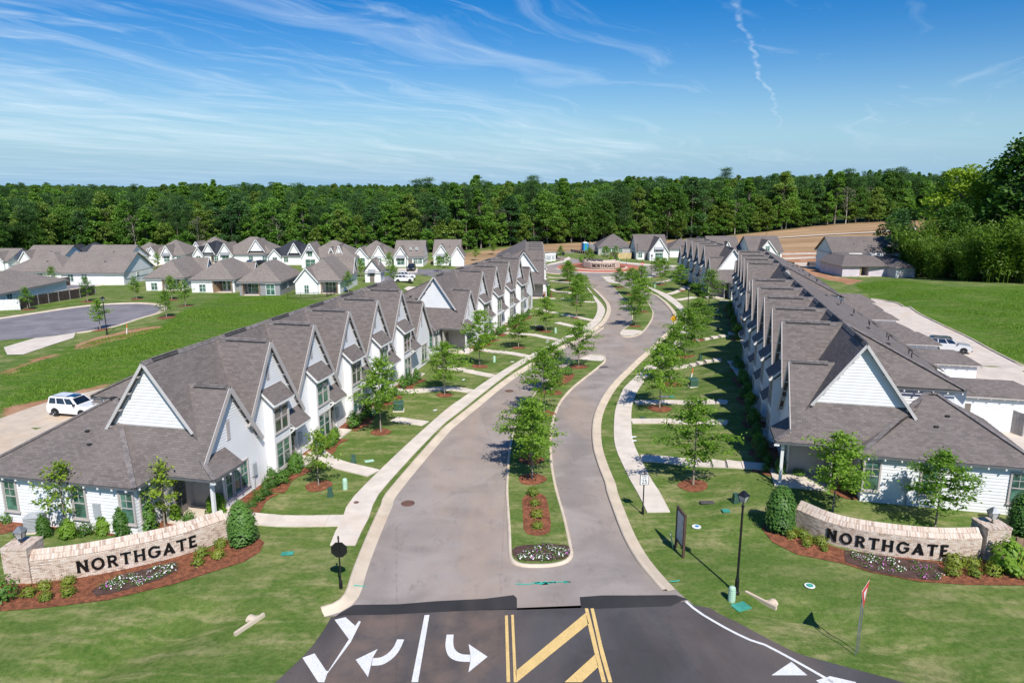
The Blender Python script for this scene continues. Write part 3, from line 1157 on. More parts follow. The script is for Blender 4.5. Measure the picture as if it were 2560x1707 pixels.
# new asphalt of the main highway turn-out
hw = sheet('highway', [(-8.16, 28.63), (-8.24, 27.77), (-8.42, 26.66), (-8.68, 25.79), (-9.27, 24.32)] + [(-22, 12), (40, 12)] + [(12.12, 25.95), (11.80, 26.17), (11.14, 26.90), (10.58, 27.59), (10.00, 28.30)] + [(10.00, 28.13), (9.45, 28.87), (9.14, 29.35), (8.46, 29.59), (8.19, 29.89), (5.91, 29.64), (3.15, 29.35), (0.22, 29.20)] + [(0.23, 29.23), (-4.04, 29.06), (-7.18, 28.87)], 0.040, M['asphalt_new'], cell=0.7)
hco = np.array([v.co[:] for v in hw.data.vertices])
tr = np.zeros(len(hco))
for line_ in ([(-6.24, 28.87), (-6.44, 27.17), (-6.82, 24.32)], [(-4.96, 28.87), (-4.99, 26.34), (-5.48, 24.32)], [(-2.46, 28.96), (-2.94, 26.34), (-3.17, 24.32)], [(-1.24, 29.15), (-1.24, 26.34), (-1.25, 24.32)], [(-5.79, 28.87), (-5.81, 27.17), (-6.10, 24.32)]):
    ln = np.array(resample(line_, 0.3))
    tr = np.maximum(tr, np.exp(-(np.min(np.linalg.norm(hco[:, None, :2] - ln[None], axis=2), axis=1) / 0.9) ** 2))
at = hw.data.attributes.new('dust', 'FLOAT', 'POINT')
at.data.foreach_set('value', (0.62 * tr).astype(np.float32))
sheet('road_patch', [(-7.34, 29.59), (-5.25, 29.64), (-3.56, 29.89), (-1.28, 30.09), (0.08, 30.40), (0.23, 30.14), (0.23, 29.27), (-2.92, 29.06), (-5.67, 28.82), (-7.61, 28.77), (-8.01, 28.59), (-7.82, 28.96)], 0.048, M['asphalt_patch'], cell=2.0)
sheet('road_patch', [(3.21, 30.23), (4.30, 30.37), (5.75, 30.37), (7.79, 30.40), (8.29, 30.04), (7.91, 29.89), (7.36, 29.49), (5.87, 29.40), (3.60, 29.27), (3.18, 29.35)], 0.048, M['asphalt_patch'], cell=2.0)

# kerb and gutter: gutter pan, face, rounded top, back
KERB = [(0.0, 0.020), (0.02, 0.050), (0.44, 0.046), (0.50, 0.13), (0.54, 0.160), (0.66, 0.168), (0.72, 0.14), (0.73, -0.05)]
KERBM = [(-o, h) for o, h in KERB]
sweep('kerb', left_line, KERBM, M['kerb'])
sweep('kerb', right_line[2:], [(-o, h) for o, h in KERB], M['kerb'])

# pavements
SW_L = ([(-9.86, 35.21), (-9.96, 37.43), (-9.88, 38.74), (-9.75, 42.28)] + [(-6.16, 58.05), (-4.63, 63.18), (-1.89, 71.57), (1.90, 81.37), (6.14, 91.10), (10.31, 100.76)] + [(10.01, 100.15), (12.16, 106.35), (13.68, 113.33), (14.92, 122.48), (15.22, 128.97), (15.62, 137.68), (15.68, 145.88), (16.38, 158.06)],
        [(-8.48, 35.21), (-8.47, 36.99), (-8.36, 39.31), (-8.34, 42.28)] + [(-5.82, 54.58), (-4.55, 58.94), (-2.25, 66.66), (0.16, 74.29), (3.07, 81.70), (6.54, 89.86), (10.91, 99.76)] + [(9.62, 94.62), (12.77, 103.61), (14.36, 110.23), (15.50, 116.60), (15.90, 122.48), (15.95, 130.34), (15.92, 144.16), (16.31, 155.07)])
SW_R = ([(8.06, 39.18), (7.97, 42.28)] + [(7.90, 42.19), (7.76, 45.80), (7.70, 49.52), (8.02, 53.07), (8.95, 58.94), (9.84, 62.77), (10.89, 66.66), (12.49, 70.53), (13.82, 73.73), (16.30, 79.72)] + [(19.25, 85.77), (21.45, 91.02), (23.49, 96.92), (25.66, 103.61), (27.32, 111.25), (28.48, 123.73), (28.80, 137.68), (28.59, 149.42), (28.88, 157.05)],
        [(9.44, 39.23), (9.38, 42.28)] + [(9.30, 42.56), (9.18, 46.68), (9.23, 51.10), (9.75, 55.21), (10.75, 60.80), (12.24, 66.21), (13.66, 70.03), (16.12, 76.02), (19.32, 83.78)] + [(20.37, 85.15), (22.35, 90.33), (24.77, 96.92), (26.94, 104.50), (28.80, 113.33), (30.09, 127.62), (30.40, 137.68), (29.62, 145.88), (29.25, 153.53)])
for a, b in (SW_L, SW_R):
    slabs('sidewalk', smooth_line(a, 0.5), smooth_line(b, 0.5), M['concrete'], M['joint'], 1.55)
slabs('sidewalk', [(29.41, 163.29), (31.67, 171.21), (35.33, 177.34), (37.39, 179.92)], [(29.67, 157.05), (31.38, 164.38), (33.66, 170.03), (36.36, 173.61)], M['concrete'], M['joint'], 1.6)
slabs('sidewalk', [(10.24, 205.08), (15.68, 218.25), (18.20, 230.15)], [(10.04, 200.96), (15.93, 212.00), (18.66, 225.43)], M['concrete'], M['joint'], 1.6)
slabs('sidewalk', [(30.81, 217.23), (35.19, 210.58), (40.06, 204.70), (47.40, 200.41)], [(29.90, 212.00), (34.29, 205.08), (39.06, 199.50), (46.16, 195.06)], M['concrete'], M['joint'], 1.6)

# front walks: level slabs, so they climb in steps where the lawn rises
WALKS = [
    ([(-9.84, 38.12), (-11.81, 38.06), (-13.70, 38.16), (-15.18, 38.50)] + [(-17.97, 38.82)], 1.35),
    ([(-9.37, 45.08), (-12.13, 46.71), (-13.49, 48.00), (-14.50, 49.45)], 1.25),
    ([(-7.10, 55.55), (-9.00, 56.36), (-9.89, 56.76)], 1.15),
    ([(-3.93, 65.50), (-5.89, 66.48), (-8.93, 65.12), (-10.29, 64.88)], 1.2),
    ([(-1.98, 71.52), (-4.24, 73.21), (-6.52, 73.99), (-7.99, 74.23)], 1.15),
    ([(1.73, 81.17), (-1.11, 83.85), (-3.91, 86.67)], 1.15),
    ([(6.12, 91.27), (4.19, 93.15), (2.60, 95.06), (-1.63, 97.36)], 1.15),
    ([(10.19, 99.74), (8.00, 102.72), (6.77, 104.69)], 1.15),
    ([(12.27, 106.63), (9.41, 110.74), (6.37, 114.24), (4.13, 116.84)], 1.15),
    ([(14.85, 126.56), (10.93, 129.24), (7.79, 140.24)], 1.15),
    ([(11.90, 141.01), (9.34, 149.03), (8.46, 152.89)], 1.15),
    ([(13.00, 157.14), (9.21, 166.83)], 1.15),
    ([(12.94, 168.50), (8.83, 173.78)], 1.15),
    ([(9.21, 47.82), (11.39, 47.40), (14.85, 45.90)] + [(16.23, 45.35), (17.61, 45.03)], 1.25),
    ([(9.92, 56.24), (14.34, 56.11), (17.44, 54.62)], 1.2),
    ([(11.13, 61.77), (15.68, 61.72), (19.06, 60.07)], 1.2),
    ([(17.32, 75.32), (20.48, 76.20), (23.02, 75.76)], 1.3),
    ([(24.06, 90.80), (26.07, 90.59), (28.12, 90.84)], 1.3),
    ([(30.37, 129.24), (32.66, 131.37), (34.51, 133.03)], 1.3),
    ([(30.60, 137.68), (33.80, 142.08), (36.52, 147.40)], 1.3),
    ([(29.56, 156.45), (32.82, 157.45), (34.67, 157.70), (36.99, 159.94)], 1.3),
]
for pts, w in WALKS:
    path_slabs('front_walk', pts, w, M['concrete'], M['joint'], 0.95)
for q in ([(20.3, 58.5), (22.6, 58.2), (23.6, 63.2), (21.4, 63.8)], [(22.6, 69.0), (24.6, 68.6), (25.8, 74.6), (23.4, 75.0)], [(38.11, 129.07), (39.80, 129.07), (29.86, 91.10), (28.39, 91.10)]):
    s = MB()
    s.prism(q, lambda p: tz(*p) - 0.05, lambda p: tz(*p) + 0.09)
    o = s.build('entry_walk', M['concrete'])
    o['kind'] = 'structure'

# alleys behind the rows
ALLEY_R = [(66.61, 130.05), (67.37, 126.72), (66.56, 119.93), (62.70, 108.28), (61.28, 101.90), (59.99, 95.31), (59.02, 89.77), (57.08, 82.05), (55.34, 74.40)]
al = smooth_line(ALLEY_R, 1.5)
sheet('alley', al + [(57.5, 70), (58, 55), (36, 46), (33, 52)] + [(44, 88), (48, 104), (52, 118), (57, 133)], 0.035, M['alley'], cell=2.0)
sweep('kerb', al + [(57.5, 70), (58, 55)], [(0, 0.02), (0.02, 0.17), (0.2, 0.18), (0.24, -0.1)], M['kerb'])
al2 = smooth_line([(-42.98, 56.84), (-42.20, 61.20), (-40.34, 64.62), (-38.70, 67.59)] + [(-38.96, 69.93)], 1.5)
sheet('alley', [(-62, 47)] + al2 + [(-30.5, 74), (-28, 74), (-36, 50), (-33, 41.0), (-34, 37.5), (-62, 33)], 0.035, M['alley_dirty'], cell=2.0)
sheet('drive_strip_grass', [(-38.90, 54.56), (-37.97, 54.50), (-38.15, 54.03)], 0.045, M['ground'])
sheet('drive_strip_grass', [(-37.55, 60.03), (-35.39, 59.85), (-35.15, 59.50), (-37.19, 59.61)], 0.045, M['ground'])

# cul-de-sac on the left
cul_c = [(-79.17, 107.99), (-77.00, 113.34), (-74.78, 119.49), (-71.94, 122.95), (-67.98, 124.39), (-64.91, 123.90), (-61.86, 121.70), (-58.70, 117.00), (-56.22, 111.77), (-55.24, 107.65), (-56.22, 104.06), (-56.66, 99.50), (-57.96, 97.46), (-60.05, 95.77)]
cul = smooth_line(cul_c, 1.5)
sheet('cul_de_sac', cul + [(-63.50, 92.55), (-67.13, 90.97)] + [(-90, 92), (-120, 100), (-120, 118)], 0.035, M['asphalt_far'], cell=3.0)
sweep('kerb', cul, [(0, 0.03), (-0.02, 0.05), (-0.55, 0.05), (-0.62, 0.13), (-0.95, 0.14), (-1.0, -0.05)], M['kerb'])
sheet('driveway', [(-63.28, 86.19), (-63.39, 89.26), (-63.33, 92.28), (-61.58, 93.64), (-59.99, 95.67), (-57.74, 91.42), (-57.95, 87.90), (-57.94, 84.33), (-57.84, 81.76), (-59.76, 81.80)], 0.06, M['concrete'])
street2 = smooth_line([(-95.07, 145.47), (-93.16, 154.23), (-91.43, 162.78), (-90.41, 169.48), (-90.99, 175.24)], 2.0)
sheet('street', [tuple(p) for p in offset_line(street2, -3.6)] + [tuple(p) for p in reversed(offset_line(street2, 3.6))], 0.035, M['asphalt_far'], cell=3.0)
sweep('kerb', [tuple(p) for p in offset_line(street2, -3.6)], [(0, 0.03), (-0.5, 0.05), (-0.56, 0.15), (-0.8, 0.15), (-0.85, -0.1)], M['kerb'])
sweep('kerb', [tuple(p) for p in offset_line(street2, 3.6)], [(0, 0.03), (0.5, 0.05), (0.56, 0.15), (0.8, 0.15), (0.85, -0.1)], M['kerb'])
sheet('driveway', [(-100.64, 186.83), (-102.27, 195.25), (-102.70, 206.87), (-100.25, 204.44), (-98.49, 190.95), (-93.97, 179.10), (-95.59, 177.26)], 0.06, M['concrete'])
sheet('street', [(-27.23, 153.16), (-25.77, 168.19), (-23.60, 176.10), (-20.06, 179.93), (-17.24, 183.12)] + [(-4, 172), (-6, 188), (-30, 190), (-34, 186)] + [(-30.43, 176.85)] + [(-30.34, 148.71)], 0.035, M['asphalt_far'], cell=3.0)
sheet('driveway', [(-30.93, 192.66), (-25.61, 192.66), (-24.10, 179.93), (-29.30, 178.38)], 0.06, M['concrete'])
sheet('driveway', [(-23.17, 150.75), (-22.77, 155.25), (-19.26, 157.40), (-20.46, 148.05)], 0.06, M['concrete'])

# mulch under street trees and beds are laid with the planting


# ------------------------------------------------------------------ medians
def island(name, outline, concrete_tip=None, tip_out=None):
    line = smooth_line(outline, 0.35, closed=True)
    A = np.array(line)
    area = 0.5 * np.sum(A[:, 0] * np.roll(A[:, 1], -1) - A[:, 1] * np.roll(A[:, 0], -1))
    if area < 0:
        line = line[::-1]
    # counter-clockwise: the outside lies to the right
    k = sweep('median_kerb', line, [(0.04, 0.0), (0.0, 0.12), (-0.05, 0.155), (-0.15, 0.16), (-0.18, 0.10)], M['kerb'], closed=True)
    inner = [tuple(p) for p in line]
    c = np.array(inner)
    t = np.roll(c, -1, 0) - np.roll(c, 1, 0)
    t /= np.linalg.norm(t, axis=1)[:, None]
    inn = c - np.stack([t[:, 1], -t[:, 0]], 1) * 0.14
    sheet('median_lawn', [tuple(p) for p in inn], 0.135, M['ground'])
    if concrete_tip:
        sheet('median_paving', concrete_tip, 0.152, M['concrete'])


island('median', [(-0.23, 36.84), (-0.19, 34.77), (-0.14, 33.75), (0.18, 33.16), (0.68, 32.95), (1.37, 32.92), (2.12, 33.01), (2.77, 33.32), (3.11, 33.81), (3.22, 34.38), (3.21, 35.30), (3.17, 36.84), (3.10, 38.82)] + [(2.90, 42.19), (2.82, 45.58), (2.88, 48.53), (3.01, 51.65), (3.30, 54.89), (3.83, 58.58), (4.62, 62.37), (6.15, 67.13), (8.63, 73.18), (10.05, 76.73), (10.68, 78.76), (10.88, 81.03), (10.46, 81.70), (9.47, 81.91), (8.14, 80.24), (5.51, 75.14), (3.50, 69.53), (1.98, 64.02), (1.11, 60.23), (0.32, 55.85), (-0.12, 51.37), (-0.29, 47.82), (-0.36, 44.95), (-0.39, 41.82)],
       [(7.76, 79.21), (9.28, 81.50), (10.47, 81.23), (10.73, 80.63), (10.60, 79.08), (10.16, 78.14), (8.94, 78.45)])
island('median', [(15.08, 96.76), (14.70, 94.62), (15.09, 93.15), (16.21, 93.29), (17.67, 95.37), (19.40, 100.15), (21.52, 107.30), (22.90, 113.33), (23.54, 117.74), (24.65, 128.29), (25.00, 137.68), (24.34, 145.88), (23.83, 152.20), (23.68, 161.16), (24.71, 170.03), (23.30, 171.45), (21.57, 171.45), (21.20, 159.08), (21.24, 149.42), (20.76, 134.65), (20.56, 123.73), (19.92, 116.60), (18.54, 108.26), (17.40, 103.16), (15.84, 98.92)],
       [(15.06, 96.45), (14.79, 94.62), (15.20, 93.51), (16.27, 93.66), (17.68, 95.76), (18.22, 97.23), (17.01, 98.11), (15.82, 98.35)])
sheet('median_paving', [(21.70, 170.50), (24.52, 169.57), (23.52, 161.16), (23.59, 155.07), (21.68, 156.65), (21.45, 160.11)], 0.153, M['concrete'])

# roundabout: red truck apron, planted middle
def circle(c, r, n=48):
    return [(c[0] + r * math.cos(2 * math.pi * k / n), c[1] + r * math.sin(2 * math.pi * k / n)) for k in range(n)]


zr = lambda x, y: np.full(np.shape(x), tz(*RC_))
def ring_sheet(name, r0, r1, off0, off1, mat):
    mb = MB()
    n = 64
    z = tz(*RC_)
    for k in range(n):
        a0, a1 = 2 * math.pi * k / n, 2 * math.pi * (k + 1) / n
        mb.poly([(RC_[0] + r0 * math.cos(a0), RC_[1] + r0 * math.sin(a0), z + off0), (RC_[0] + r1 * math.cos(a0), RC_[1] + r1 * math.sin(a0), z + off1),
                 (RC_[0] + r1 * math.cos(a1), RC_[1] + r1 * math.sin(a1), z + off1), (RC_[0] + r0 * math.cos(a1), RC_[1] + r0 * math.sin(a1), z + off0)])
    o = mb.build(name, mat)
    o['kind'] = 'structure'
    return o


ring_sheet('roundabout_kerb', RR, RR + 0.5, 0.40, 0.0, M['kerb'])
ring_sheet('truck_apron', 7.6, RR, 0.46, 0.402, M['red_paver'])
ring_sheet('roundabout_kerb', 7.0, 7.6, 0.60, 0.462, M['kerb'])
ring_sheet('roundabout_bed', 0.0, 7.0, 0.85, 0.62, M['mulch'])
ro = smooth_line([(RC_[0] + 19.4 * math.cos(t), RC_[1] + 17.8 * math.sin(t)) for t in np.linspace(R(25), R(60), 9)], 1.0)
sweep('kerb', ro, [(0, 0.03), (0.5, 0.05), (0.56, 0.15), (0.8, 0.15), (0.85, -0.1)], M['kerb'])
ro = smooth_line([(RC_[0] + 19.4 * math.cos(t), RC_[1] + 17.8 * math.sin(t)) for t in np.linspace(R(190), R(235), 9)], 1.0)
sweep('kerb', ro, [(0, 0.03), (0.5, 0.05), (0.56, 0.15), (0.8, 0.15), (0.85, -0.1)], M['kerb'])


# ------------------------------------------------------------------ painted markings
def mark(name, outline, mat):
    return sheet(name, outline, 0.056, mat, cell=3.0)


mark('stop_line_marking', [(-7.95, 28.42), (-7.50, 28.61), (-6.93, 27.97), (-6.84, 28.33), (-6.74, 28.27), (-6.87, 26.83), (-7.36, 24.81), (-7.35, 24.32), (-7.59, 24.32), (-8.63, 25.79), (-8.21, 26.08), (-7.45, 24.99), (-7.36, 24.97), (-6.99, 27.01)], M['white_paint'])
mark('lane_line_marking', [(-3.96, 28.77), (-3.74, 28.79), (-3.68, 24.32), (-3.94, 24.32)], M['white_paint'])
arc_a = smooth_line([(-4.62, 27.00), (-4.69, 26.42), (-4.82, 25.94), (-5.06, 25.55), (-5.32, 25.34), (-5.69, 25.30)], 0.12)
arc_b = smooth_line([(-4.92, 27.01), (-4.99, 26.50), (-5.15, 26.10), (-5.41, 25.82), (-5.73, 25.77)], 0.12)
mark('turn_arrow_marking', arc_a + arc_b[::-1], M['white_paint'])
mark('turn_arrow_head_marking', [(-6.41, 25.67), (-5.64, 26.36), (-5.74, 25.77), (-5.72, 25.33), (-5.70, 24.62)], M['white_paint'])
arc_a = smooth_line([(-2.83, 27.34), (-2.82, 26.66), (-2.75, 26.26), (-2.62, 25.90), (-2.37, 25.65), (-2.06, 25.55), (-1.72, 25.54)], 0.12)
arc_b = smooth_line([(-2.53, 27.34), (-2.50, 26.79), (-2.42, 26.40), (-2.25, 26.14), (-2.02, 26.01), (-1.73, 25.99)], 0.12)
mark('turn_arrow_marking', arc_a + arc_b[::-1], M['white_paint'])
mark('turn_arrow_head_marking', [(-1.84, 26.69), (-1.01, 25.86), (-1.74, 24.90), (-1.70, 25.54), (-1.72, 25.99)], M['white_paint'])
mark('yellow_line_marking', [(-0.32, 28.73), (-0.19, 28.76), (-0.07, 24.32), (-0.21, 24.32)], M['yellow_paint'])
mark('yellow_line_marking', [(-0.04, 28.79), (0.08, 28.80), (0.19, 24.32), (0.07, 24.32)], M['yellow_paint'])
mark('yellow_line_marking', [(3.35, 29.30), (3.50, 29.30), (3.57, 27.51), (3.62, 25.94), (3.69, 24.32), (3.52, 24.32), (3.44, 25.94), (3.37, 27.68)], M['yellow_paint'])
mark('yellow_line_marking', [(3.61, 29.29), (3.76, 29.30), (3.82, 26.58), (3.93, 24.32), (3.78, 24.32), (3.67, 25.94)], M['yellow_paint'])
mark('hatch_stripe_marking', [(3.35, 28.94), (3.41, 28.13), (0.19, 24.32), (0.14, 24.96)], M['yellow_paint'])
mark('hatch_stripe_marking', [(3.44, 26.00), (3.50, 25.25), (2.73, 24.32), (2.06, 24.32)], M['yellow_paint'])
edge = smooth_line([(8.13, 29.86), (8.45, 29.11), (8.97, 28.36), (9.57, 27.60), (10.17, 26.98)] + [(11.31, 25.95)] + [(16.5, 19.0)], 0.6)
mark('edge_line_marking', [tuple(p) for p in offset_line(edge, -0.07)] + [tuple(p) for p in reversed(offset_line(edge, 0.07))], M['white_paint'])
mark('yield_teeth_marking', [(10.30, 24.72), (11.41, 25.54), (11.73, 24.72)], M['white_paint'])
mark('yield_teeth_marking', [(11.95, 24.42), (12.61, 24.67), (13.48, 24.32), (13.18, 24.03), (12.10, 24.03)], M['white_paint'])
sv = smooth_line([(0.17, 31.36), (0.83, 31.32), (1.31, 31.50), (1.79, 31.45), (2.28, 31.54), (2.88, 31.54)], 0.3)
mark('survey_line_marking', [tuple(p) for p in offset_line(sv, -0.035)] + [tuple(p) for p in reversed(offset_line(sv, 0.035))], M['teal_paint'])
mark('survey_line_marking', [(2.53, 31.65), (2.94, 31.54), (2.57, 31.41)], M['teal_paint'])
mark('survey_line_marking', [(-7.82, 31.39), (-7.71, 31.28), (-7.12, 31.17), (-7.11, 31.11), (-7.70, 31.17), (-7.83, 31.32)], M['teal_paint'])
mark('survey_line_marking', [(7.73, 31.61), (8.13, 31.65), (8.26, 31.74), (8.27, 31.68), (8.13, 31.56), (7.74, 31.54)], M['teal_paint'])
mark('survey_line_marking', [(1.02, 31.61), (1.20, 31.30), (1.25, 31.37), (1.42, 31.28), (1.67, 31.45), (1.78, 31.32), (2.03, 31.50), (2.16, 31.39), (2.16, 31.54), (2.02, 31.61), (1.79, 31.50), (1.62, 31.61), (1.43, 31.43), (1.26, 31.59), (1.16, 31.48)], M['teal_paint'])

# ------------------------------------------------------------------ shared building pieces
def window_meshes(w, h, sashes=1, muntin=(2, 2), casing=0.11, trim='trim', glass='glass'):
    """frame mesh and pane mesh list [(mesh, x, z)] for a hung window facing -Y, origin at bottom centre"""
    f = MB()
    f.box(-w / 2 - casing, -0.07, -casing, -w / 2, 0.02, h + casing)
    f.box(w / 2, -0.07, -casing, w / 2 + casing, 0.02, h + casing)
    f.box(-w / 2, -0.07, h, w / 2, 0.02, h + casing)
    f.box(-w / 2 - casing - 0.04, -0.11, -casing - 0.05, w / 2 + casing + 0.04, 0.02, -casing + 0.02)
    f.box(-w / 2, -0.066, -casing + 0.02, w / 2, 0.02, 0.0)
    panes = []
    cw = w / sashes
    for k in range(sashes):
        x0 = -w / 2 + k * cw
        if k:
            f.box(x0 - 0.05, -0.068, 0, x0 + 0.05, 0.02, h)
        a, b = x0 + 0.05, x0 + cw - 0.05
        f.box(a, -0.045, h / 2 - 0.03, b, 0.018, h / 2 + 0.03)
        for (z0, z1) in ((0.02, h / 2 - 0.03), (h / 2 + 0.03, h - 0.02)):
            panes.append((a, b, z0, z1))
            if z0 > h / 3 and muntin:
                for i in range(1, muntin[0]):
                    xm = a + (b - a) * i / muntin[0]
                    f.box(xm - 0.014, -0.036, z0, xm + 0.014, -0.02, z1)
                for i in range(1, muntin[1]):
                    zm = z0 + (z1 - z0) * i / muntin[1]
                    f.box(a, -0.038, zm - 0.014, b, -0.021, zm + 0.014)
    pm_ = MB()
    a, b, z0, z1 = panes[0]
    pm_.box(-(b - a) / 2, -0.022, 0, (b - a) / 2, 0.0, z1 - z0)
    gm = pm_.mesh('pane', M[glass])
    return f.mesh('window', M[trim]), [(gm, (a + b) / 2, z0) for a, b, z0, z1 in panes]


def put_window(parent, wm, loc, rz=0.0):
    o = inst('window', wm[0], parent, loc, rz)
    for g, x, z in wm[1]:
        inst('pane', g, o, (x, 0, z))
    return o


WIN = {
    'bay': window_meshes(1.62, 1.75, 2, (1, 2), 0.09, 'trim', 'glass_green_reflect'),
    'bay2': window_meshes(1.62, 1.75, 2, (1, 2), 0.09, 'trim', 'glass'),
    'end3': window_meshes(0.80, 1.65, 1, (2, 2), 0.10, 'trim', 'glass_green_reflect'),
    'end2': window_meshes(1.62, 1.65, 2, (2, 2), 0.10, 'trim', 'glass_green_reflect'),
    'tall': window_meshes(0.80, 1.75, 1, (2, 2), 0.10, 'trim', 'glass_green_reflect'),
}

RZ, SB, HW, RY = 9.2, 1.55, 2.975, 3.8
EV = RZ - HW * SB
VY = RY - (RZ - EV) / 1.4
RAKE = -0.30
TM = {}


def rake(mb, a, b, m=0, w=0.05, h=0.30):
    a, b = Vector(a), Vector(b)
    d = Vector((0, 0, -h / 2 - 0.01))
    mb.beam(a + d, b + d, w, h, m)


def town_meshes():
    # ---- one big gable unit
    r = MB()
    r.slabpoly([(0, RAKE, RZ), (-HW, RAKE, EV), (-HW, VY, EV), (0, RY, RZ)], 0.10)
    r.slabpoly([(0, RAKE, RZ), (HW, RAKE, EV), (HW, VY, EV), (0, RY, RZ)], 0.10)
    r.slabpoly([(HW, RAKE, EV), (HW + 0.75, RAKE, EV - 0.75 * SB), (HW + 0.75, -0.03, EV - 0.75 * SB), (HW, -0.03, EV)], 0.10)
    r.slabpoly([(0, RY, RZ), (HW, VY, EV), (2 * HW, RY, RZ)], 0.06)
    TM['roof'] = r.mesh('roof', M['shingle'])
    c = MB()
    for s in (-1, 1):
        c.slabpoly([(0, RAKE - 0.02, RZ + 0.035), (s * 0.16, RAKE - 0.02, RZ + 0.035 - 0.16 * SB), (s * 0.16, RY - 0.2, RZ + 0.035 - 0.16 * SB), (0, RY, RZ + 0.035)], 0.02)
    TM['ridge_cap'] = c.mesh('ridge_cap', M['cap'])
    v = MB()
    v.hexa([(-0.17, 0.0, RZ - 0.16), (0.17, 0.0, RZ - 0.16), (0.17, 2.9, RZ - 0.16), (-0.17, 2.9, RZ - 0.16), (-0.10, 0.0, RZ + 0.02), (0.10, 0.0, RZ + 0.02), (0.10, 2.9, RZ + 0.02), (-0.10, 2.9, RZ + 0.02)], 1)
    for s in (-1, 1):
        v.slabpoly([(0, -0.02, RZ + 0.10), (s * 0.17, -0.02, RZ - 0.07), (s * 0.17, 2.92, RZ - 0.07), (0, 2.92, RZ + 0.10)], 0.02, 0)
    TM['ridge_vent'] = v.mesh('ridge_vent', [M['cap'], M['vent_dark']])
    w = MB()
    lap(w, (0, 0), (1, 0), [(-HW, 0.0), (HW, 0.0), (HW, EV - 0.12), (0, RZ - 0.12), (-HW, EV - 0.12)])
    TM['front_wall'] = w.mesh('front_wall', M['siding'])
    f = MB()
    rake(f, (0, RAKE, RZ), (-HW - 0.05, RAKE, EV - 0.05 * SB))
    rake(f, (0, RAKE - 0.002, RZ), (HW + 0.75, RAKE - 0.002, EV - 0.75 * SB))
    f.box(-HW - 0.02, RAKE + 0.05, EV - 0.34, -HW + 0.25, VY, EV - 0.12)
    TM['rake_board'] = f.mesh('rake_board', M['trim'])
    k = MB()
    for t in (0.12, 0.27, 0.42, 0.57, 0.72, 0.87):
        for s, ln in ((-1, HW), (1, HW + 0.7)):
            x = s * ln * t
            z = RZ - abs(x) * SB - 0.30
            k.box(x - 0.035, RAKE + 0.03, z - 0.05, x + 0.035, 0.0, z + 0.05)
    TM['outlookers'] = k.mesh('outlookers', M['soffit'])
    lv = MB()
    lv.box(-0.17, -0.05, 0, 0.17, 0.0, 1.25, 0)
    for i in range(14):
        z = 0.06 + i * 0.083
        lv.hexa([(-0.12, -0.075, z), (0.12, -0.075, z), (0.12, -0.05, z + 0.02), (-0.12, -0.05, z + 0.02), (-0.12, -0.075, z + 0.035), (0.12, -0.075, z + 0.035), (0.12, -0.05, z + 0.055), (-0.12, -0.05, z + 0.055)], 0)
    TM['gable_vent'] = lv.mesh('gable_vent', M['trim'])
    # ---- bay
    b = MB()
    D = 0.62
    lap(b, (-1.0, 0), (0, -1), [(0, 0.45), (D, 0.45), (D, 5.05), (0, 5.6)])
    lap(b, (1.0, -D), (0, 1), [(0, 0.45), (D, 0.45), (D, 5.6), (0, 5.05)])
    b.box(-1.0, -D + 0.01, 0.45, 1.0, 0, 5.05)
    TM['bay'] = b.mesh('bay', M['siding'])
    t = MB()
    for x in (-1.0, 0.9):
        t.box(x - 0.02, -D - 0.045, 0.45, x + 0.12, -D + 0.06, 5.05)
    t.box(-0.9, -D - 0.04, 2.42, 0.9, -D + 0.02, 2.50)
    t.box(-0.9, -D - 0.04, 3.02, 0.9, -D + 0.02, 3.10)
    t.box(-0.9, -D - 0.042, 4.93, 0.9, -D + 0.02, 5.05)
    t.box(-1.08, -D - 0.10, 0.40, 1.08, 0.0, 0.47)
    TM['bay_trim'] = t.mesh('bay_trim', M['trim_white'])
    p = MB()
    p.box(-1.0, -D + 0.0, -0.3, 1.0, 0.02, 0.40)
    TM['bay_plinth'] = p.mesh('bay_plinth', M['brick'])
    lo = MB()
    lo.box(-0.9, -D - 0.012, 2.50, 0.9, -D + 0.02, 3.02)
    for i in range(6):
        z = 2.515 + i * 0.084
        for a, c2 in ((-0.86, -0.03), (0.03, 0.86)):
            lo.hexa([(a, -D - 0.04, z), (c2, -D - 0.04, z), (c2, -D - 0.01, z + 0.03), (a, -D - 0.01, z + 0.03), (a, -D - 0.04, z + 0.04), (c2, -D - 0.04, z + 0.04), (c2, -D - 0.01, z + 0.07), (a, -D - 0.01, z + 0.07)])
    TM['louver_panel'] = lo.mesh('louver_panel', M['trim_white'])
    s = MB()
    s.slabpoly([(-1.28, -0.98, 5.22), (1.28, -0.98, 5.22), (1.28, 0.0, 6.15), (-1.28, 0.0, 6.15)], 0.07)
    TM['bay_roof'] = s.mesh('bay_roof', M['shingle'])
    s = MB()
    s.beam((-1.26, -0.97, 5.08), (-1.26, -0.02, 5.98), 0.05, 0.16)
    s.beam((1.26, -0.97, 5.08), (1.26, -0.02, 5.98), 0.05, 0.16)
    s.beam((-1.26, -0.965, 5.09), (1.26, -0.965, 5.09), 0.04, 0.15)
    TM['bay_fascia'] = s.mesh('bay_fascia', M['trim_white'])
    # ---- entry
    e = MB()
    e.slabpoly([(1.14, -1.05, 2.92), (3.22, -1.05, 2.92), (3.22, 0.0, 3.82), (1.14, 0.0, 3.82)], 0.07)
    TM['awning_roof'] = e.mesh('awning_roof', M['shingle'])
    e = MB()
    for x in (1.22, 3.1):
        e.beam((x, -0.95, 2.80), (x, -0.02, 2.80), 0.09, 0.10)
        e.beam((x, -0.90, 2.76), (x, -0.03, 1.95), 0.09, 0.10)
        e.beam((x, -1.02, 2.80), (x, -0.02, 3.66), 0.07, 0.13)
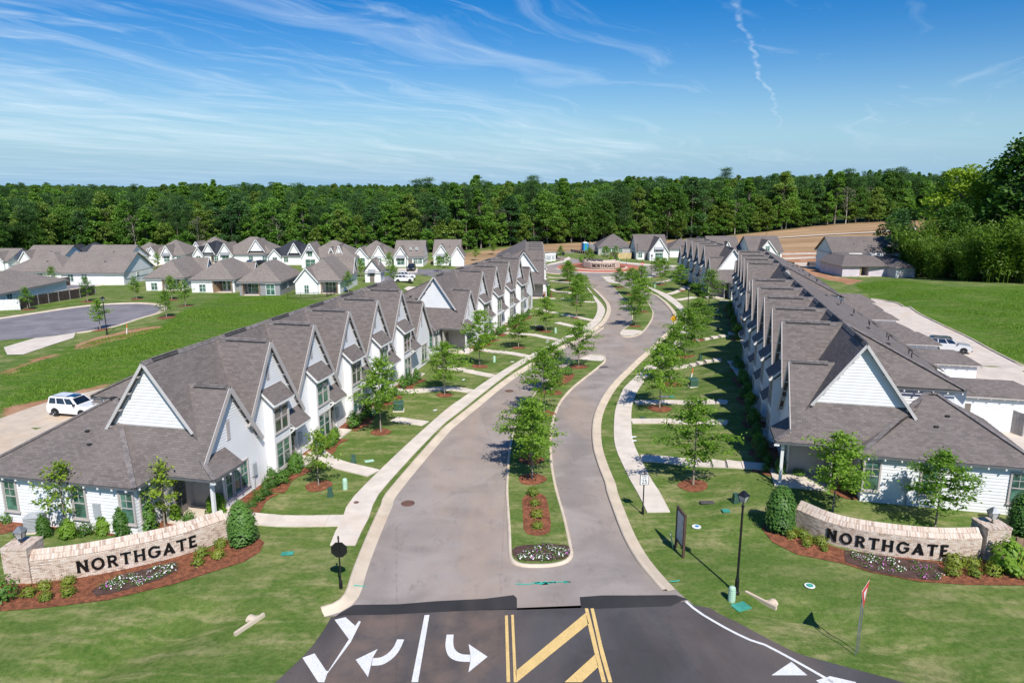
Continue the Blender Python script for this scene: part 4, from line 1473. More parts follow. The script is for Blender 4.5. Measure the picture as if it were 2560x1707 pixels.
    e.beam((1.16, -1.03, 2.81), (3.2, -1.03, 2.81), 0.05, 0.13)
    TM['awning_frame'] = e.mesh('awning_frame', M['trim_white'])
    e = MB()
    e.box(1.12, -0.035, 0.05, 2.86, 0.3, 2.55)  # flat darker panel paints the shade of the entry recess onto the wall
    TM['entry_shade_panel'] = e.mesh('entry_shade_panel', M['recess'])
    e = MB()
    e.box(1.42, -0.09, 0.08, 2.38, -0.036, 2.20)
    TM['door'] = e.mesh('door', M['door'])
    e = MB()
    for i in range(2):
        for j in range(4):
            e.box(1.52 + i * 0.40, -0.10, 0.85 + j * 0.31, 1.52 + i * 0.40 + 0.34, -0.091, 0.85 + j * 0.31 + 0.26)
    TM['door_panes'] = e.mesh('door_panes', M['glass'])
    e = MB()
    e.lathe([(0.0, -0.11), (0.035, -0.11), (0.035, -0.16), (0.0, -0.17)], 8, (2.3, 0, 1.05), 0, 'y')
    TM['handle'] = e.mesh('handle', M['galv'])
    e = MB()
    e.box(2.45, -0.12, 1.75, 2.58, -0.036, 2.05)
    TM['wall_lamp'] = e.mesh('wall_lamp', M['black'])
    e = MB()
    e.box(1.1, -1.3, -0.3, 3.2, 0.0, 0.04)
    TM['stoop'] = e.mesh('stoop', M['concrete'])
    e = MB()
    e.box(0.0, -0.16, 0.9, 0.42, 0.0, 1.75)
    e.box(0.12, -0.12, 0.0, 0.2, 0.0, 0.9)
    TM['meter_box'] = e.mesh('meter_box', M['grey_box'])
    # ---- roof pipes
    e = MB()
    e.tube([(0, 0, -0.1), (0, 0, 0.36)], 0.04, 6)
    TM['vent_pipe'] = e.mesh('vent_pipe', M['vent_dark'])
    e = MB()
    e.box(-0.12, -0.12, 0, 0.12, 0.12, 0.08)
    e.box(0.25, -0.12, -0.05, 0.47, 0.12, 0.05)
    TM['roof_vent'] = e.mesh('roof_vent', M['vent_dark'])


town_meshes()


def row_building(key, label, wx=-4.66, wy=2.4, rear=True, garages=(), detail=2):
    x0, y0, h, side, z0, n = ROWS[key]
    row = thing('townhouse_row', label, 'townhouses', (x0, y0, z0), math.pi / 2 - h, 'townhouse rows along the street', (1, -side, 1))
    XL = 5.5 + 5.95 * (n - 1)
    for k in range(n):
        X = 5.5 + 5.95 * k
        L = (X, 0, 0)
        rf = inst('roof', TM['roof'], row, L)
        inst('ridge_cap', TM['ridge_cap'], rf)
        inst('ridge_vent', TM['ridge_vent'], rf)
        fw = inst('front_wall', TM['front_wall'], row, L)
        inst('rake_board', TM['rake_board'], fw)
        inst('outlookers', TM['outlookers'], fw)['kind'] = 'stuff'
        inst('gable_vent', TM['gable_vent'], fw, (-0.25, 0, 6.6))
        bay = inst('bay', TM['bay'], row, L)
        for nm in ('bay_trim', 'bay_plinth', 'louver_panel', 'bay_roof', 'bay_fascia'):
            inst(nm, TM[nm], bay)
        put_window(row, WIN['bay2' if k % 2 == 0 else 'bay'], (X, -0.622, 3.15))
        put_window(row, WIN['bay'], (X, -0.622, 0.62))
        aw = inst('awning_roof', TM['awning_roof'], row, L)
        inst('awning_frame', TM['awning_frame'], aw)
        inst('entry_shade_panel', TM['entry_shade_panel'], row, L)
        dr = inst('door', TM['door'], row, L)
        inst('door_panes', TM['door_panes'], dr)['kind'] = 'stuff'
        inst('handle', TM['handle'], dr)
        inst('wall_lamp', TM['wall_lamp'], row, L)
        inst('stoop', TM['stoop'], row, L)
        inst('meter_box', TM['meter_box'], row, (X - 2.9, 0, 0))
    # ---- main roof at the near end, end gable
    m = MB()
    m.slabpoly([(-1.4, RY, RZ), (5.5, RY, RZ), (5.5 - HW, VY, EV), (5.5 - HW, 0.06, 9.2 - 1.4 * (RY - 0.06)), (-1.4, 0.06, 9.2 - 1.4 * (RY - 0.06))], 0.06)
    m.slabpoly([(-1.4, RY, RZ), (-1.4, 7.1, RZ - 3.3 * 1.4), (3.2, 7.1, RZ - 3.3 * 1.4), (5.5, RY, RZ)], 0.10)
    m.slabpoly([(XL, RY, RZ), (XL + 7.9, RY, RZ), (XL + 7.9, 0.06, 3.96), (XL + 3.4, 0.06, 3.96), (XL + HW, VY, EV)], 0.06)
    if rear:
        XE = XL + 7.9
        m.slabpoly([(5.5, RY, RZ), (XE, RY, RZ), (XE, 10.6, 5.80), (1.8, 10.6, 5.80)], 0.10)
        m.slabpoly([(1.8, 10.6, 5.80), (1.8, 5.6, 5.80), (5.5, RY, RZ)], 0.10)
    mr = m.build('main_roof', M['shingle'], row)
    rc = MB()
    for s, ys in ((-1, 1.4), (1, 0.5 if rear else 1.4)):
        rc.slabpoly([(-1.42, RY, RZ + 0.04), (-1.42, RY + s * 0.16, RZ + 0.04 - 0.16 * ys), (XL + 7.9, RY + s * 0.16, RZ + 0.04 - 0.16 * ys), (XL + 7.9, RY, RZ + 0.04)], 0.02)
    rc.build('ridge_cap', M['cap'], mr)
    xx = [(-0.6, 1.6)] + [(5.5 + 5.95 * k + 1.0, 5.5 + 5.95 * k + 3.4) for k in range(n)]
    for a, b in xx:
        rv = MB()
        rv.hexa([(a, RY - 0.16, RZ - 0.16), (b, RY - 0.16, RZ - 0.16), (b, RY + 0.16, RZ - 0.06), (a, RY + 0.16, RZ - 0.06), (a, RY - 0.10, RZ + 0.03), (b, RY - 0.10, RZ + 0.03), (b, RY + 0.10, RZ + 0.04), (a, RY + 0.10, RZ + 0.04)], 1)
        for s_, q_ in ((-1, 1.0), (1, 0.4)):
            rv.slabpoly([(a, RY, RZ + 0.075), (a, RY + s_ * 0.15, RZ + 0.075 - 0.15 * q_), (b, RY + s_ * 0.15, RZ + 0.075 - 0.15 * q_), (b, RY, RZ + 0.075)], 0.02, 0)
        rv.build('ridge_vent', [M['cap'], M['vent_dark']], mr)
    if rear:
        hc = MB()
        hc.beam((1.8, 10.6, 5.84), (5.5, RY, RZ + 0.03), 0.28, 0.05)
        hc.build('hip_cap', M['cap'], mr)
    # ---- end gable wall
    g = MB()
    lap(g, (-1.0, 0), (0, -1), [(-0.75, 4.85), (-6.85, 4.85), (-RY, 9.1)][::-1], 0.20, 0.024)
    gw = g.build('end_gable_wall', M['siding_end'], row)
    g = MB()
    g.beam((-1.38, RY, RZ - 0.13), (-1.38, 0.95, RZ - 0.13 - (RY - 0.95) * 1.4), 0.05, 0.17)
    g.beam((-1.38, RY, RZ - 0.13), (-1.38, 7.0, RZ - 0.13 - (7.0 - RY) * 1.4), 0.05, 0.17)
    g.build('rake_board', M['soffit'], gw)
    g = MB()
    for t in (0.15, 0.4, 0.65, 0.9):
        for s in (-1, 1):
            y = RY + s * 3.0 * t
            g.box(-1.35, y - 0.05, RZ - 3.0 * t * 1.4 - 0.36, -1.0, y + 0.05, RZ - 3.0 * t * 1.4 - 0.25)
    g.build('outlookers', M['trim'], gw)['kind'] = 'stuff'
    # ---- small gable of the end unit and its porch
    ax, az, sl, sr = 0.75, 7.4, 1.25, 1.4
    bx = 5.5 - HW
    zb = az - (bx - ax) * sr
    hy = wy + (5.21 - 3.0) / 0.6
    m = MB()
    m.slabpoly([(ax, RAKE, az), (-2.26, RAKE, 3.64), (-2.77, -1.2, 3.0), (-2.77, wy, 3.0), (-1.0, hy, 5.21), (-1.0, 0.95, 5.21), (ax, 2.514, az)], 0.08)
    m.slabpoly([(ax, RAKE, az), (bx, RAKE, zb), (bx, VY, zb), (ax, 2.514, az)], 0.10)
    m.slabpoly([(bx, RAKE, zb), (bx + 1.2, RAKE, zb - 1.2 * sr), (bx + 1.2, -0.03, zb - 1.2 * sr), (bx, -0.03, zb)], 0.10)
    m.slabpoly([(-2.77, -1.2, 3.0), (0.1, -1.2, 3.0), (0.1, 0.0, 3.85), (-2.09, 0.0, 3.85)], 0.08)
    sg = m.build('small_gable_roof', M['shingle'], row)
    c = MB()
    for s, q in ((-1, sl), (1, sr)):
        c.slabpoly([(ax, RAKE - 0.02, az + 0.035), (ax + s * 0.16, RAKE - 0.02, az + 0.035 - 0.16 * q), (ax + s * 0.16, 2.45, az + 0.035 - 0.16 * q), (ax, 2.5, az + 0.035)], 0.02)
    c.build('ridge_cap', M['cap'], sg)
    c = MB()
    c.beam((-2.75, -1.18, 3.04), (-2.1, 0, 3.88), 0.26, 0.05)
    c.build('hip_cap', M['cap'], sg)
    inst('ridge_vent', TM['ridge_vent'], sg, (ax, -0.1, az - RZ), scale=(1, 0.75, 1))
    w = MB()
    lap(w, (0, 0), (1, 0), [(-0.1, 0.0), (bx, 0.0), (bx, 3.06), (-0.1, 3.06)])
    lap(w, (0, 0), (1, 0), [(-2.0, 3.06), (bx, 3.06), (bx, zb - 0.12), (ax, az - 0.12), (-2.0, az - 2.75 * sl - 0.12)], z_start=3.06)
    ew = w.build('end_unit_wall', M['siding'], row)
    f = MB()
    rake(f, (ax, RAKE, az), (-2.3, RAKE, az - 3.05 * sl))
    rake(f, (ax, RAKE - 0.002, az), (bx + 1.2, RAKE - 0.002, zb - 1.2 * sr))
    f.build('rake_board', M['trim'], ew)
    k = MB()
    for t in (0.15, 0.35, 0.55, 0.75, 0.92):
        for s, ln, q in ((-1, 2.2, sl), (1, bx + 1.1 - ax, sr)):
            x = ax + s * ln * t
            z = az - ln * t * q - 0.30
            k.box(x - 0.035, RAKE + 0.03, z - 0.05, x + 0.035, 0.0, z + 0.05)
    k.build('outlookers', M['soffit'], ew)['kind'] = 'stuff'
    inst('gable_vent', TM['gable_vent'], ew, (0.55, 0, 4.1))
    put_window(row, WIN['end2'], (1.35, -0.024, 0.60))
    put_window(row, WIN['end3'], (0.22, -0.024, 0.60))
    # porch: recess walls, column, floor, door
    p = MB()
    p.box(-0.16, 0.02, 0.0, -0.10, 2.2, 3.2)
    p.box(-2.6, 2.2, 0.0, -0.10, 2.26, 3.3)
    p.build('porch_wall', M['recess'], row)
    p = MB()
    p.box(-0.30, -0.06, 0.0, -0.10, 0.06, 3.0)
    p.box(-2.35, -0.75, 0.05, -2.17, -0.57, 2.95)
    p.box(-2.6, -1.0, 2.86, 0.0, -0.9, 3.0)
    p.box(-2.62, -1.0, 2.86, -2.52, wy, 3.0)
    p.build('porch_column', M['trim_white'], row)
    p = MB()
    p.box(-2.6, -1.0, -0.3, 0.0, 2.2, 0.06)
    p.build('porch_floor', M['concrete'], row)
    p = MB()
    p.box(-1.9, 2.12, 0.08, -0.9, 2.2, 2.25)
    dr = p.build('door', M['door'], row)
    p = MB()
    for i in range(2):
        for j in range(4):
            p.box(-1.8 + i * 0.42, 2.10, 0.55 + j * 0.40, -1.8 + i * 0.42 + 0.36, 2.119, 0.55 + j * 0.40 + 0.34)
    p.build('door_panes', M['glass'], dr)['kind'] = 'stuff'
    # ---- hip wing
    ww = 13.2
    top = 3.0 + 0.6 * (-1.0 - wx)
    ridx = 0.6
    rz_ = 3.0 + 0.6 * (ridx - wx)
    m = MB()
    m.slabpoly([(wx, wy, 3.0), (wx, ww, 3.0), (ridx, ww - (ridx - wx), rz_), (ridx, wy + (ridx - wx), rz_)], 0.08)
    m.slabpoly([(wx, wy, 3.0), (-2.77, wy, 3.0), (-1.0, hy, 5.21), (ridx, wy + (ridx - wx), rz_)], 0.07)
    m.slabpoly([(wx, ww, 3.0), (ridx, ww - (ridx - wx), rz_), (2 * ridx - wx, ww, 3.0)], 0.08)
    m.slabpoly([(ridx, wy + (ridx - wx), rz_), (ridx, ww - (ridx - wx), rz_), (2 * ridx - wx, ww, 3.0), (2 * ridx - wx, wy + 4, 3.0)], 0.08)
    wr = m.build('wing_roof', M['shingle'], row)
    c = MB()
    c.beam((wx, wy, 3.04), (ridx, wy + (ridx - wx), rz_ + 0.04), 0.30, 0.05)
    c.beam((wx, ww, 3.04), (ridx, ww - (ridx - wx), rz_ + 0.04), 0.30, 0.05)
    c.beam((ridx, wy + (ridx - wx), rz_ + 0.04), (ridx, ww - (ridx - wx), rz_ + 0.04), 0.30, 0.05)
    c.build('hip_cap', M['cap'], wr)
    c = MB()
    c.box(ridx - 0.16, wy + (ridx - wx) + 0.3, rz_ - 0.06, ridx + 0.16, ww - (ridx - wx) - 0.3, rz_ + 0.12)
    c.build('ridge_vent', M['vent_dark'], wr)
    for q in ((wx + 2.2, wy + 4.6), (wx + 3.0, wy + 5.4)):
        inst('roof_vent', TM['roof_vent'], wr, (q[0], q[1], 3.0 + 0.6 * (q[0] - wx) + 0.02), scale=(0.7, 1, 1))
    wl = wx + 0.36
    w = MB()
    lap(w, (wl, 0), (0, -1), [(-(wy + 0.36), -0.1), (-(ww - 0.4), -0.1), (-(ww - 0.4), 2.9), (-(wy + 0.36), 2.9)][::-1], 0.20, 0.024)
    lap(w, (wl, wy + 0.36), (1, 0), [(0, -0.1), (-2.5 - wl, -0.1), (-2.5 - wl, 2.9), (0, 2.9)], 0.20, 0.024)
    w.box(wl + 0.03, wy + 0.40, -0.1, 4.0, ww - 0.4, 2.9)
    w.build('wing_wall', M['siding_end'], row)
    e = MB()
    e.box(wx - 0.02, wy, 2.84, wx + 0.03, ww, 2.95)
    e.box(wx + 0.03, wy - 0.02, 2.84, -2.77, wy + 0.03, 2.95)
    e.box(-2.79, -1.2, 2.84, -2.74, wy - 0.02, 2.95)
    e.box(-2.74, -1.22, 2.84, 0.1, -1.17, 2.95)
    e.build('eave_board', M['fascia'], row)
    e = MB()
    y = wy + 0.5
    while y < ww:
        e.box(wx - 0.05, y - 0.04, 2.74, wx + 0.30, y + 0.04, 2.84)
        y += 0.9
    x = wx + 0.4
    while x < 0.1:
        if x < -2.9:
            e.box(x - 0.04, wy - 0.06, 2.74, x + 0.04, wy + 0.3, 2.84)
        else:
            e.box(x - 0.04, -1.26, 2.74, x + 0.04, -0.95, 2.84)
        x += 0.75
    e.build('rafter_tails', M['trim_white'], row)['kind'] = 'stuff'
    for yy in (3.25, 6.35, 11.0):
        put_window(row, WIN['tall'], (wl - 0.026, wy - 2.4 + yy, 0.75), -math.pi / 2)
    put_window(row, WIN['tall'], (-3.55, wy + 0.335, 0.75))
    inst('meter_box', TM['meter_box'], row, (wl, wy + 3.0, 0), -math.pi / 2)
    # ---- the far end unit
    ax2, az2 = XL + 6.1, 7.1
    m = MB()
    m.slabpoly([(ax2, RAKE, az2), (XL + 3.607, RAKE, 3.61), (XL + 3.607, -0.19, 3.61), (ax2, 2.3, az2)], 0.09)
    m.slabpoly([(ax2, RAKE, az2), (ax2 + 2.9, RAKE, 3.04), (ax2 + 2.9, 6, 3.04), (XL + 7.6, 6, 5.0), (XL + 7.6, 0.8, 5.0), (ax2, 2.3, az2)], 0.09)
    fr = m.build('small_gable_roof', M['shingle'], row)
    inst('ridge_vent', TM['ridge_vent'], fr, (ax2, -0.1, az2 - RZ), scale=(1, 0.7, 1))
    w = MB()
    lap(w, (0, 0), (1, 0), [(XL + HW, 0.0), (ax2 + 2.5, 0.0), (ax2 + 2.5, 3.4), (ax2, az2 - 0.12), (XL + 3.607, 3.45), (XL + HW, 3.2)])
    w.box(XL + 7.4, 0.3, 0, XL + 7.5, 7.0, 5.0)
    fw2 = w.build('end_unit_wall', M['siding'], row)
    f = MB()
    rake(f, (ax2, RAKE, az2), (XL + 3.607, RAKE, 3.61))
    rake(f, (ax2, RAKE - 0.002, az2), (ax2 + 2.9, RAKE - 0.002, 3.04))
    f.build('rake_board', M['trim'], fw2)
    inst('gable_vent', TM['gable_vent'], fw2, (ax2, 0, 4.3))
    put_window(row, WIN['end2'], (ax2 + 0.6, -0.024, 0.60))
    g = MB()
    g.poly([(XL + 7.5, 0.7, 4.8), (XL + 7.5, 6.9, 4.8), (XL + 7.5, RY, 9.1)])
    g.build('end_gable_wall', M['siding_end'], row)
    # ---- body behind the roofs
    bmb = MB()
    bmb.box(2.6, 0.35, -0.2, XL + 7.3, 10.1 if rear else 7.0, 4.4)
    if rear:
        lap(bmb, (2.2, 0), (0, -1), [(-5.9, 3.0), (-10.15, 3.0), (-10.15, 5.72), (-5.9, 5.72)][::-1], 0.20, 0.034)
        bmb.box(2.24, 5.9, 3.0, XL + 7.3, 10.13, 5.70)
    bmb.build('rear_wall', M['siding_end'], row)
    if rear:
        e = MB()
        e.box(1.78, 5.6, 5.60, 1.83, 10.6, 5.72)
        e.box(1.83, 10.55, 5.60, XL + 7.9, 10.6, 5.72)
        e.build('eave_board', M['fascia'], row)
        e = MB()
        y = 6.2
        while y < 10.5:
            e.box(1.74, y - 0.04, 5.50, 2.1, y + 0.04, 5.60)
            y += 0.85
        e.build('rafter_tails', M['trim_white'], row)['kind'] = 'stuff'
        for k in range(n):
            X = 5.5 + 5.95 * k
            for dx, yy, nm in ((0.2, 8.4, 'vent_pipe'), (2.6, 8.9, 'vent_pipe'), (1.5, 7.2, 'roof_vent')):
                inst(nm, TM[nm], mr, (X + dx, yy, RZ - 0.5 * (yy - RY)))
            d = MB()
            d.slabpoly([(X - 1.5, 10.2, 6.05), (X + 0.9, 10.2, 6.05), (X + 0.9, 11.9, 5.15), (X - 1.5, 11.9, 5.15)], 0.08)
            d.slabpoly([(X - 1.9, 11.9, 5.13), (X - 1.5, 11.9, 5.15), (X - 1.5, 10.2, 6.05)], 0.06)
            dr_ = d.build('dormer_roof', M['shingle'], row)
            d = MB()
            d.box(X - 1.2, 10.14, 3.4, X + 0.6, 11.6, 5.2)
            d.build('dormer_wall', M['siding_end'], dr_)
    for gx, gy0, gy1 in garages:
        gw_ = 3.7
        w = MB()
        w.box(gx + 0.32, gy0 + 0.05, -0.3, gx + gw_ - 0.3, gy1 - 0.32, 2.75)
        lap(w, (gx + 0.30, 0), (0, -1), [(-(gy0), -0.2), (-(gy1 - 0.3), -0.2), (-(gy1 - 0.3), 2.7), (-gy0, 2.7)][::-1], 0.20, 0.034)
        ga = w.build('garage', M['siding_end'], row)
        m = MB()
        c = gx + gw_ / 2
        hr = 2.8 + 0.5 * gw_ / 2
        m.slabpoly([(gx, gy0, 2.8), (gx, gy1, 2.8), (c, gy1 - gw_ / 2, hr), (c, gy0, hr)], 0.08)
        m.slabpoly([(gx + gw_, gy0, 2.8), (gx + gw_, gy1, 2.8), (c, gy1 - gw_ / 2, hr), (c, gy0, hr)], 0.08)
        m.slabpoly([(gx, gy1, 2.8), (gx + gw_, gy1, 2.8), (c, gy1 - gw_ / 2, hr)], 0.08)
        m.slabpoly([(gx, 10.1, 4.4), (gx + gw_, 10.1, 4.4), (gx + gw_, gy0 + 0.6, 3.1), (gx, gy0 + 0.6, 3.1)], 0.08)
        m.build('garage_roof', M['shingle'], ga)
        e = MB()
        e.box(gx - 0.02, gy0, 2.64, gx + 0.03, gy1, 2.75)
        yy = gy0 + 0.4
        while yy < gy1:
            e.box(gx - 0.04, yy - 0.04, 2.55, gx + 0.26, yy + 0.04, 2.64)
            yy += 0.9
        e.build('rafter_tails', M['trim'], ga)['kind'] = 'stuff'
        d = MB()
        d.box(gx + 0.6, gy1 - 0.33, 0, gx + gw_ - 0.6, gy1 - 0.28, 2.2)
        d.build('garage_door', M['trim_white'], ga)
        d = MB()
        d.box(gx + 0.24, gy0 + 1.0, 0.0, gx + 0.29, gy0 + 1.9, 2.1)
        d.build('side_door', M['door'], ga)
    return row


row_building('LA', 'white townhouse row with grey gables nearest the camera on the left of the street', garages=((9.0, 12.5, 17.5),))
row_building('LB', 'second white townhouse row on the left, behind the nearest left row', garages=((6.0, 12.5, 17.0),))
row_building('LC', 'farthest left townhouse row, seen end on just before the roundabout', garages=((7.0, 12.5, 17.0),))
row_building('RA', 'white townhouse row with grey gables nearest the camera on the right of the street', -4.0, 3.4, garages=((11.9, 13.0, 20.0), (22.7, 12.6, 19.3), (31.2, 12.3, 18.7), (36.2, 12.3, 18.0)))
row_building('RB', 'second townhouse row on the right, between the nearest and the farthest right rows', -4.2, 2.8, garages=((3.0, 12.3, 18.0), (10.5, 12.3, 18.0), (17.0, 12.3, 18.5)))
row_building('RC', 'farthest right townhouse row, standing before the roundabout', -4.2, 2.8, garages=((6.0, 12.3, 18.0),))

# ------------------------------------------------------------------ plants
def leaf_quads(c, size, aspect=0.62, flat=0.55, seed=0, droop=0.0, along=None):
    """diamond leaves at centres c; returns verts, quads"""
    g = np.random.default_rng(seed)
    n = len(c)
    nrm = g.normal(size=(n, 3))
    nrm[:, 2] = np.abs(nrm[:, 2]) + flat * 2
    nrm /= np.linalg.norm(nrm, axis=1)[:, None]
    d = g.normal(size=(n, 3)) if along is None else along + g.normal(size=(n, 3)) * 0.45
    d[:, 2] -= droop
    u = d - nrm * np.sum(d * nrm, axis=1)[:, None]
    u /= np.linalg.norm(u, axis=1)[:, None] + 1e-9
    v = np.cross(nrm, u)
    s = size * g.uniform(0.65, 1.3, n)[:, None]
    V = np.stack([c - u * s, c + v * s * aspect - nrm * s * 0.12, c + u * s, c - v * s * aspect - nrm * s * 0.12], 1)
    Q = np.arange(n * 4).reshape(n, 4)
    return V.reshape(-1, 3), Q


def crown_mesh(name, c, size, mat, tint, **kw):
    V, Q = leaf_quads(np.asarray(c), size, **kw)
    return np_mesh(name, V, Q, M[mat], np.repeat(np.clip(tint, 0, 1), 4))


def young_tree(seed, h=5.8, cr=1.55, mat='leaf_oak', nb=42, dens=1.0, leaf=0.112):
    g = np.random.default_rng(seed)
    t = MB()
    lean = g.normal(0, 0.10, 2)
    path = [(lean[0] * k * k, lean[1] * k * k, h * 0.97 * k) for k in np.linspace(0, 1, 6)]
    t.tube(path, [0.065, 0.052, 0.045, 0.034, 0.022, 0.008], 7)
    pts, tint, al = [], [], []
    az = g.uniform(0, 6.28)
    for i in range(nb):
        k = i / (nb - 1)
        z = h * (0.30 + 0.66 * k ** 0.92)
        az += 2.4 + g.normal(0, 0.35)
        prof = (0.62 + 0.55 * k / 0.3) if k < 0.3 else (1.17 - 1.0 * ((k - 0.3) / 0.7) ** 1.15)
        ln = max(0.28, cr * prof * g.uniform(0.62, 1.35))
        up = 0.12 + 0.55 * k + g.normal(0, 0.10)
        d = np.array([math.cos(az), math.sin(az), up])
        kk = z / (h * 0.97)
        o = np.array([lean[0] * kk * kk, lean[1] * kk * kk, z])
        mid = o + d * ln * 0.55
        end = o + np.array([d[0], d[1], up * 0.55]) * ln
        t.tube([o, mid, end], [0.018, 0.012, 0.004], 4, cap=False)
        m = int((24 + 48 * ln) * dens)
        s = g.uniform(0.28, 1.08, m)
        p = o + (mid - o) * np.minimum(s / 0.55, 1)[:, None] + (end - mid) * np.clip((s - 0.55) / 0.45, 0, 1.2)[:, None]
        w = 0.165 * (0.45 + s)[:, None]
        p = p + g.normal(size=(m, 3)) * w * np.array([1, 1, 0.55])
        pts.append(p)
        bt = g.uniform(-0.18, 0.22)
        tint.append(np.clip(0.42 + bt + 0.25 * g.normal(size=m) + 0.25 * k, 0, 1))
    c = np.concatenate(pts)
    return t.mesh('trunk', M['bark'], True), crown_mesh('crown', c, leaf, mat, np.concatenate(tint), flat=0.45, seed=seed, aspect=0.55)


OAK = [young_tree(s, h, cr) for s, h, cr in ((1, 6.0, 1.75), (2, 5.6, 1.95), (3, 6.3, 1.65), (4, 5.2, 1.8), (5, 5.8, 2.05))]
OAK_THIN = [young_tree(s, 4.6, 1.2, 'leaf_lime', 24, 0.62) for s in (21, 22)]
OAK_SMALL = [young_tree(s, 3.9, 0.95, 'leaf_oak', 24, 0.8) for s in (31, 32, 33)]


def plant_tree(name, kind, loc, label, group, s=1.0, rz=None, sz=None):
    rz = rng.uniform(0, 6.28) if rz is None else rz
    t = thing(name, label, 'tree', loc, rz, group, (s, s, s if sz is None else sz))
    inst('trunk', kind[0], t)
    inst('crown', kind[1], t)
    return t


def mulch_ring(x, y, r, off=0.03):
    n = 22
    pts = [(x + r * (1 + 0.07 * math.sin(3 * a + x)) * math.cos(a), y + r * (1 + 0.07 * math.sin(2 * a + y)) * math.sin(a)) for a in [2 * math.pi * k / n for k in range(n)]]
    me = sheet_mesh('mulch_bed', pts, off, M['mulch'])
    # a low heap
    for v in me.vertices:
        q = math.hypot(v.co.x - x, v.co.y - y) / r
        v.co.z += 0.09 * max(0, 1 - q * q)
    o = inst('mulch_bed', me)
    o['kind'] = 'structure'


def shrub_mesh(seed, rx, rz_, n, leaf, mat, cone=0.0, core=True):
    g = np.random.default_rng(seed)
    d = g.normal(size=(n, 3))
    d /= np.linalg.norm(d, axis=1)[:, None]
    lob = 1 + 0.26 * np.sin(d[:, 0] * 4 + seed) * np.sin(d[:, 1] * 3.3 + seed * 2) + 0.16 * np.sin(d[:, 2] * 6 + d[:, 0] * 5 + seed)
    if cone > 0 and n > 3000:
        lob = 1 + (lob - 1) * 0.3
    rad = lob * (0.50 + 0.62 * g.uniform(0, 1, n) ** 0.6)
    p = d * rad[:, None]
    z = (p[:, 2] + 1) / 2
    tap = 1 - cone * np.clip(z, 0, 1) ** 1.3
    P_ = np.stack([p[:, 0] * rx * tap, p[:, 1] * rx * tap, z * rz_], 1)
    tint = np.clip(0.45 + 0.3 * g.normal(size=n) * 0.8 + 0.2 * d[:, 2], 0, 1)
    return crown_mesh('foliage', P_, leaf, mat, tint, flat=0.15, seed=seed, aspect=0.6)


SHRUB = [shrub_mesh(41, 0.5, 0.85, 520, 0.062, 'leaf_shrub'), shrub_mesh(42, 0.55, 0.7, 520, 0.062, 'leaf_shrub'), shrub_mesh(43, 0.42, 1.15, 560, 0.066, 'leaf_shrub', 0.35)]
SHRUB_LIME = [shrub_mesh(44, 0.42, 0.6, 480, 0.055, 'leaf_yellow'), shrub_mesh(45, 0.4, 0.5, 420, 0.055, 'leaf_yellow')]
HOLLY = shrub_mesh(46, 0.86, 2.6, 3600, 0.085, 'leaf_holly', 0.30)
LAUREL = [shrub_mesh(47, 0.75, 1.5, 1100, 0.10, 'leaf_oak', 0.4), shrub_mesh(48, 0.6, 1.9, 1100, 0.095, 'leaf_shrub', 0.45)]
STEMS = MB()
for k_ in range(5):
    a_ = k_ * 1.26
    STEMS.tube([(0.03 * math.cos(a_), 0.03 * math.sin(a_), 0), (0.2 * math.cos(a_), 0.2 * math.sin(a_), 0.45)], [0.012, 0.005], 4)
STEM_MESH = STEMS.mesh('stem', M['bark'])


def shrub(mesh, x, y, label, group, s=1.0, off=0.0, name='shrub', sz=None):
    t = thing(name, label, 'shrub', (x, y, tz(x, y) + off), rng.uniform(0, 6.28), group, (s, s, sz or s))
    inst('foliage', mesh, t)
    inst('stem', STEM_MESH, t)
    return t


def rowpt(key, X, Y):
    x0, y0, h, side, z0, n = ROWS[key]
    return (x0 + X * math.sin(h) + Y * math.cos(h) * side, y0 + X * math.cos(h) - Y * math.sin(h) * side)


# ---- street trees
def tree_row(pts, label, group, kinds=OAK, s=(0.92, 1.08), off=0.0, ring=0.85, mo=0.03, name='oak_tree', scales=None):
    for i, (x, y) in enumerate(pts):
        k = kinds[i % len(kinds)]
        sc = rng.uniform(*s) if scales is None else scales[i]
        plant_tree(name, k, (x, y, tz(x, y) + off), label % ORD[i], group, sc)
        if ring:
            mulch_ring(x, y, ring * rng.uniform(0.9, 1.12), mo)


tree_row([(1.33, 43.82), (1.30, 47.24), (2.75, 58.05), (3.77, 64.79), (7.29, 75.32)], '%s young oak from the entrance on the first planted median', 'young oaks on the medians', off=0.13, mo=0.15, scales=(0.92, 0.82, 0.9, 0.9, 0.88), ring=1.0)
tree_row([(17.86, 101.00), (21.30, 114.62), (22.70, 125.64), (23.00, 136.15), (22.38, 147.63)], '%s young oak from the near tip of the second planted median', 'young oaks on the medians', off=0.13, mo=0.15, scales=(0.95, 1.0, 1.05, 1.0, 0.7), ring=0.95)
tree_row([(-12.59, 43.12)] , 'low lime green young tree by the %s front walk of the nearest left row', 'young trees on the left lawns', OAK_THIN, scales=(0.85,), ring=0.95)
tree_row([(-10.42, 53.55), (-6.36, 64.17), (-3.57, 75.89), (0.80, 86.35), (4.76, 97.35), (10.06, 109.12), (11.92, 126.00), (12.07, 147.68), (12.77, 162.24)], '%s young oak along the left pavement counted from the entrance', 'young trees on the left lawns', scales=(1.02, 0.92, 1.0, 0.82, 0.85, 1.0, 0.95, 0.9, 0.9))
tree_row([(11.76, 43.02), (13.00, 59.84), (15.87, 68.42), (20.37, 81.20), (24.29, 90.83), (31.56, 112.53), (33.89, 142.09), (32.41, 152.87), (35.02, 170.63)], '%s young oak along the right pavement counted from the entrance', 'young trees on the right lawns', scales=(1.0, 1.05, 0.95, 1.1, 0.95, 1.1, 0.95, 0.95, 0.9), ring=1.0)
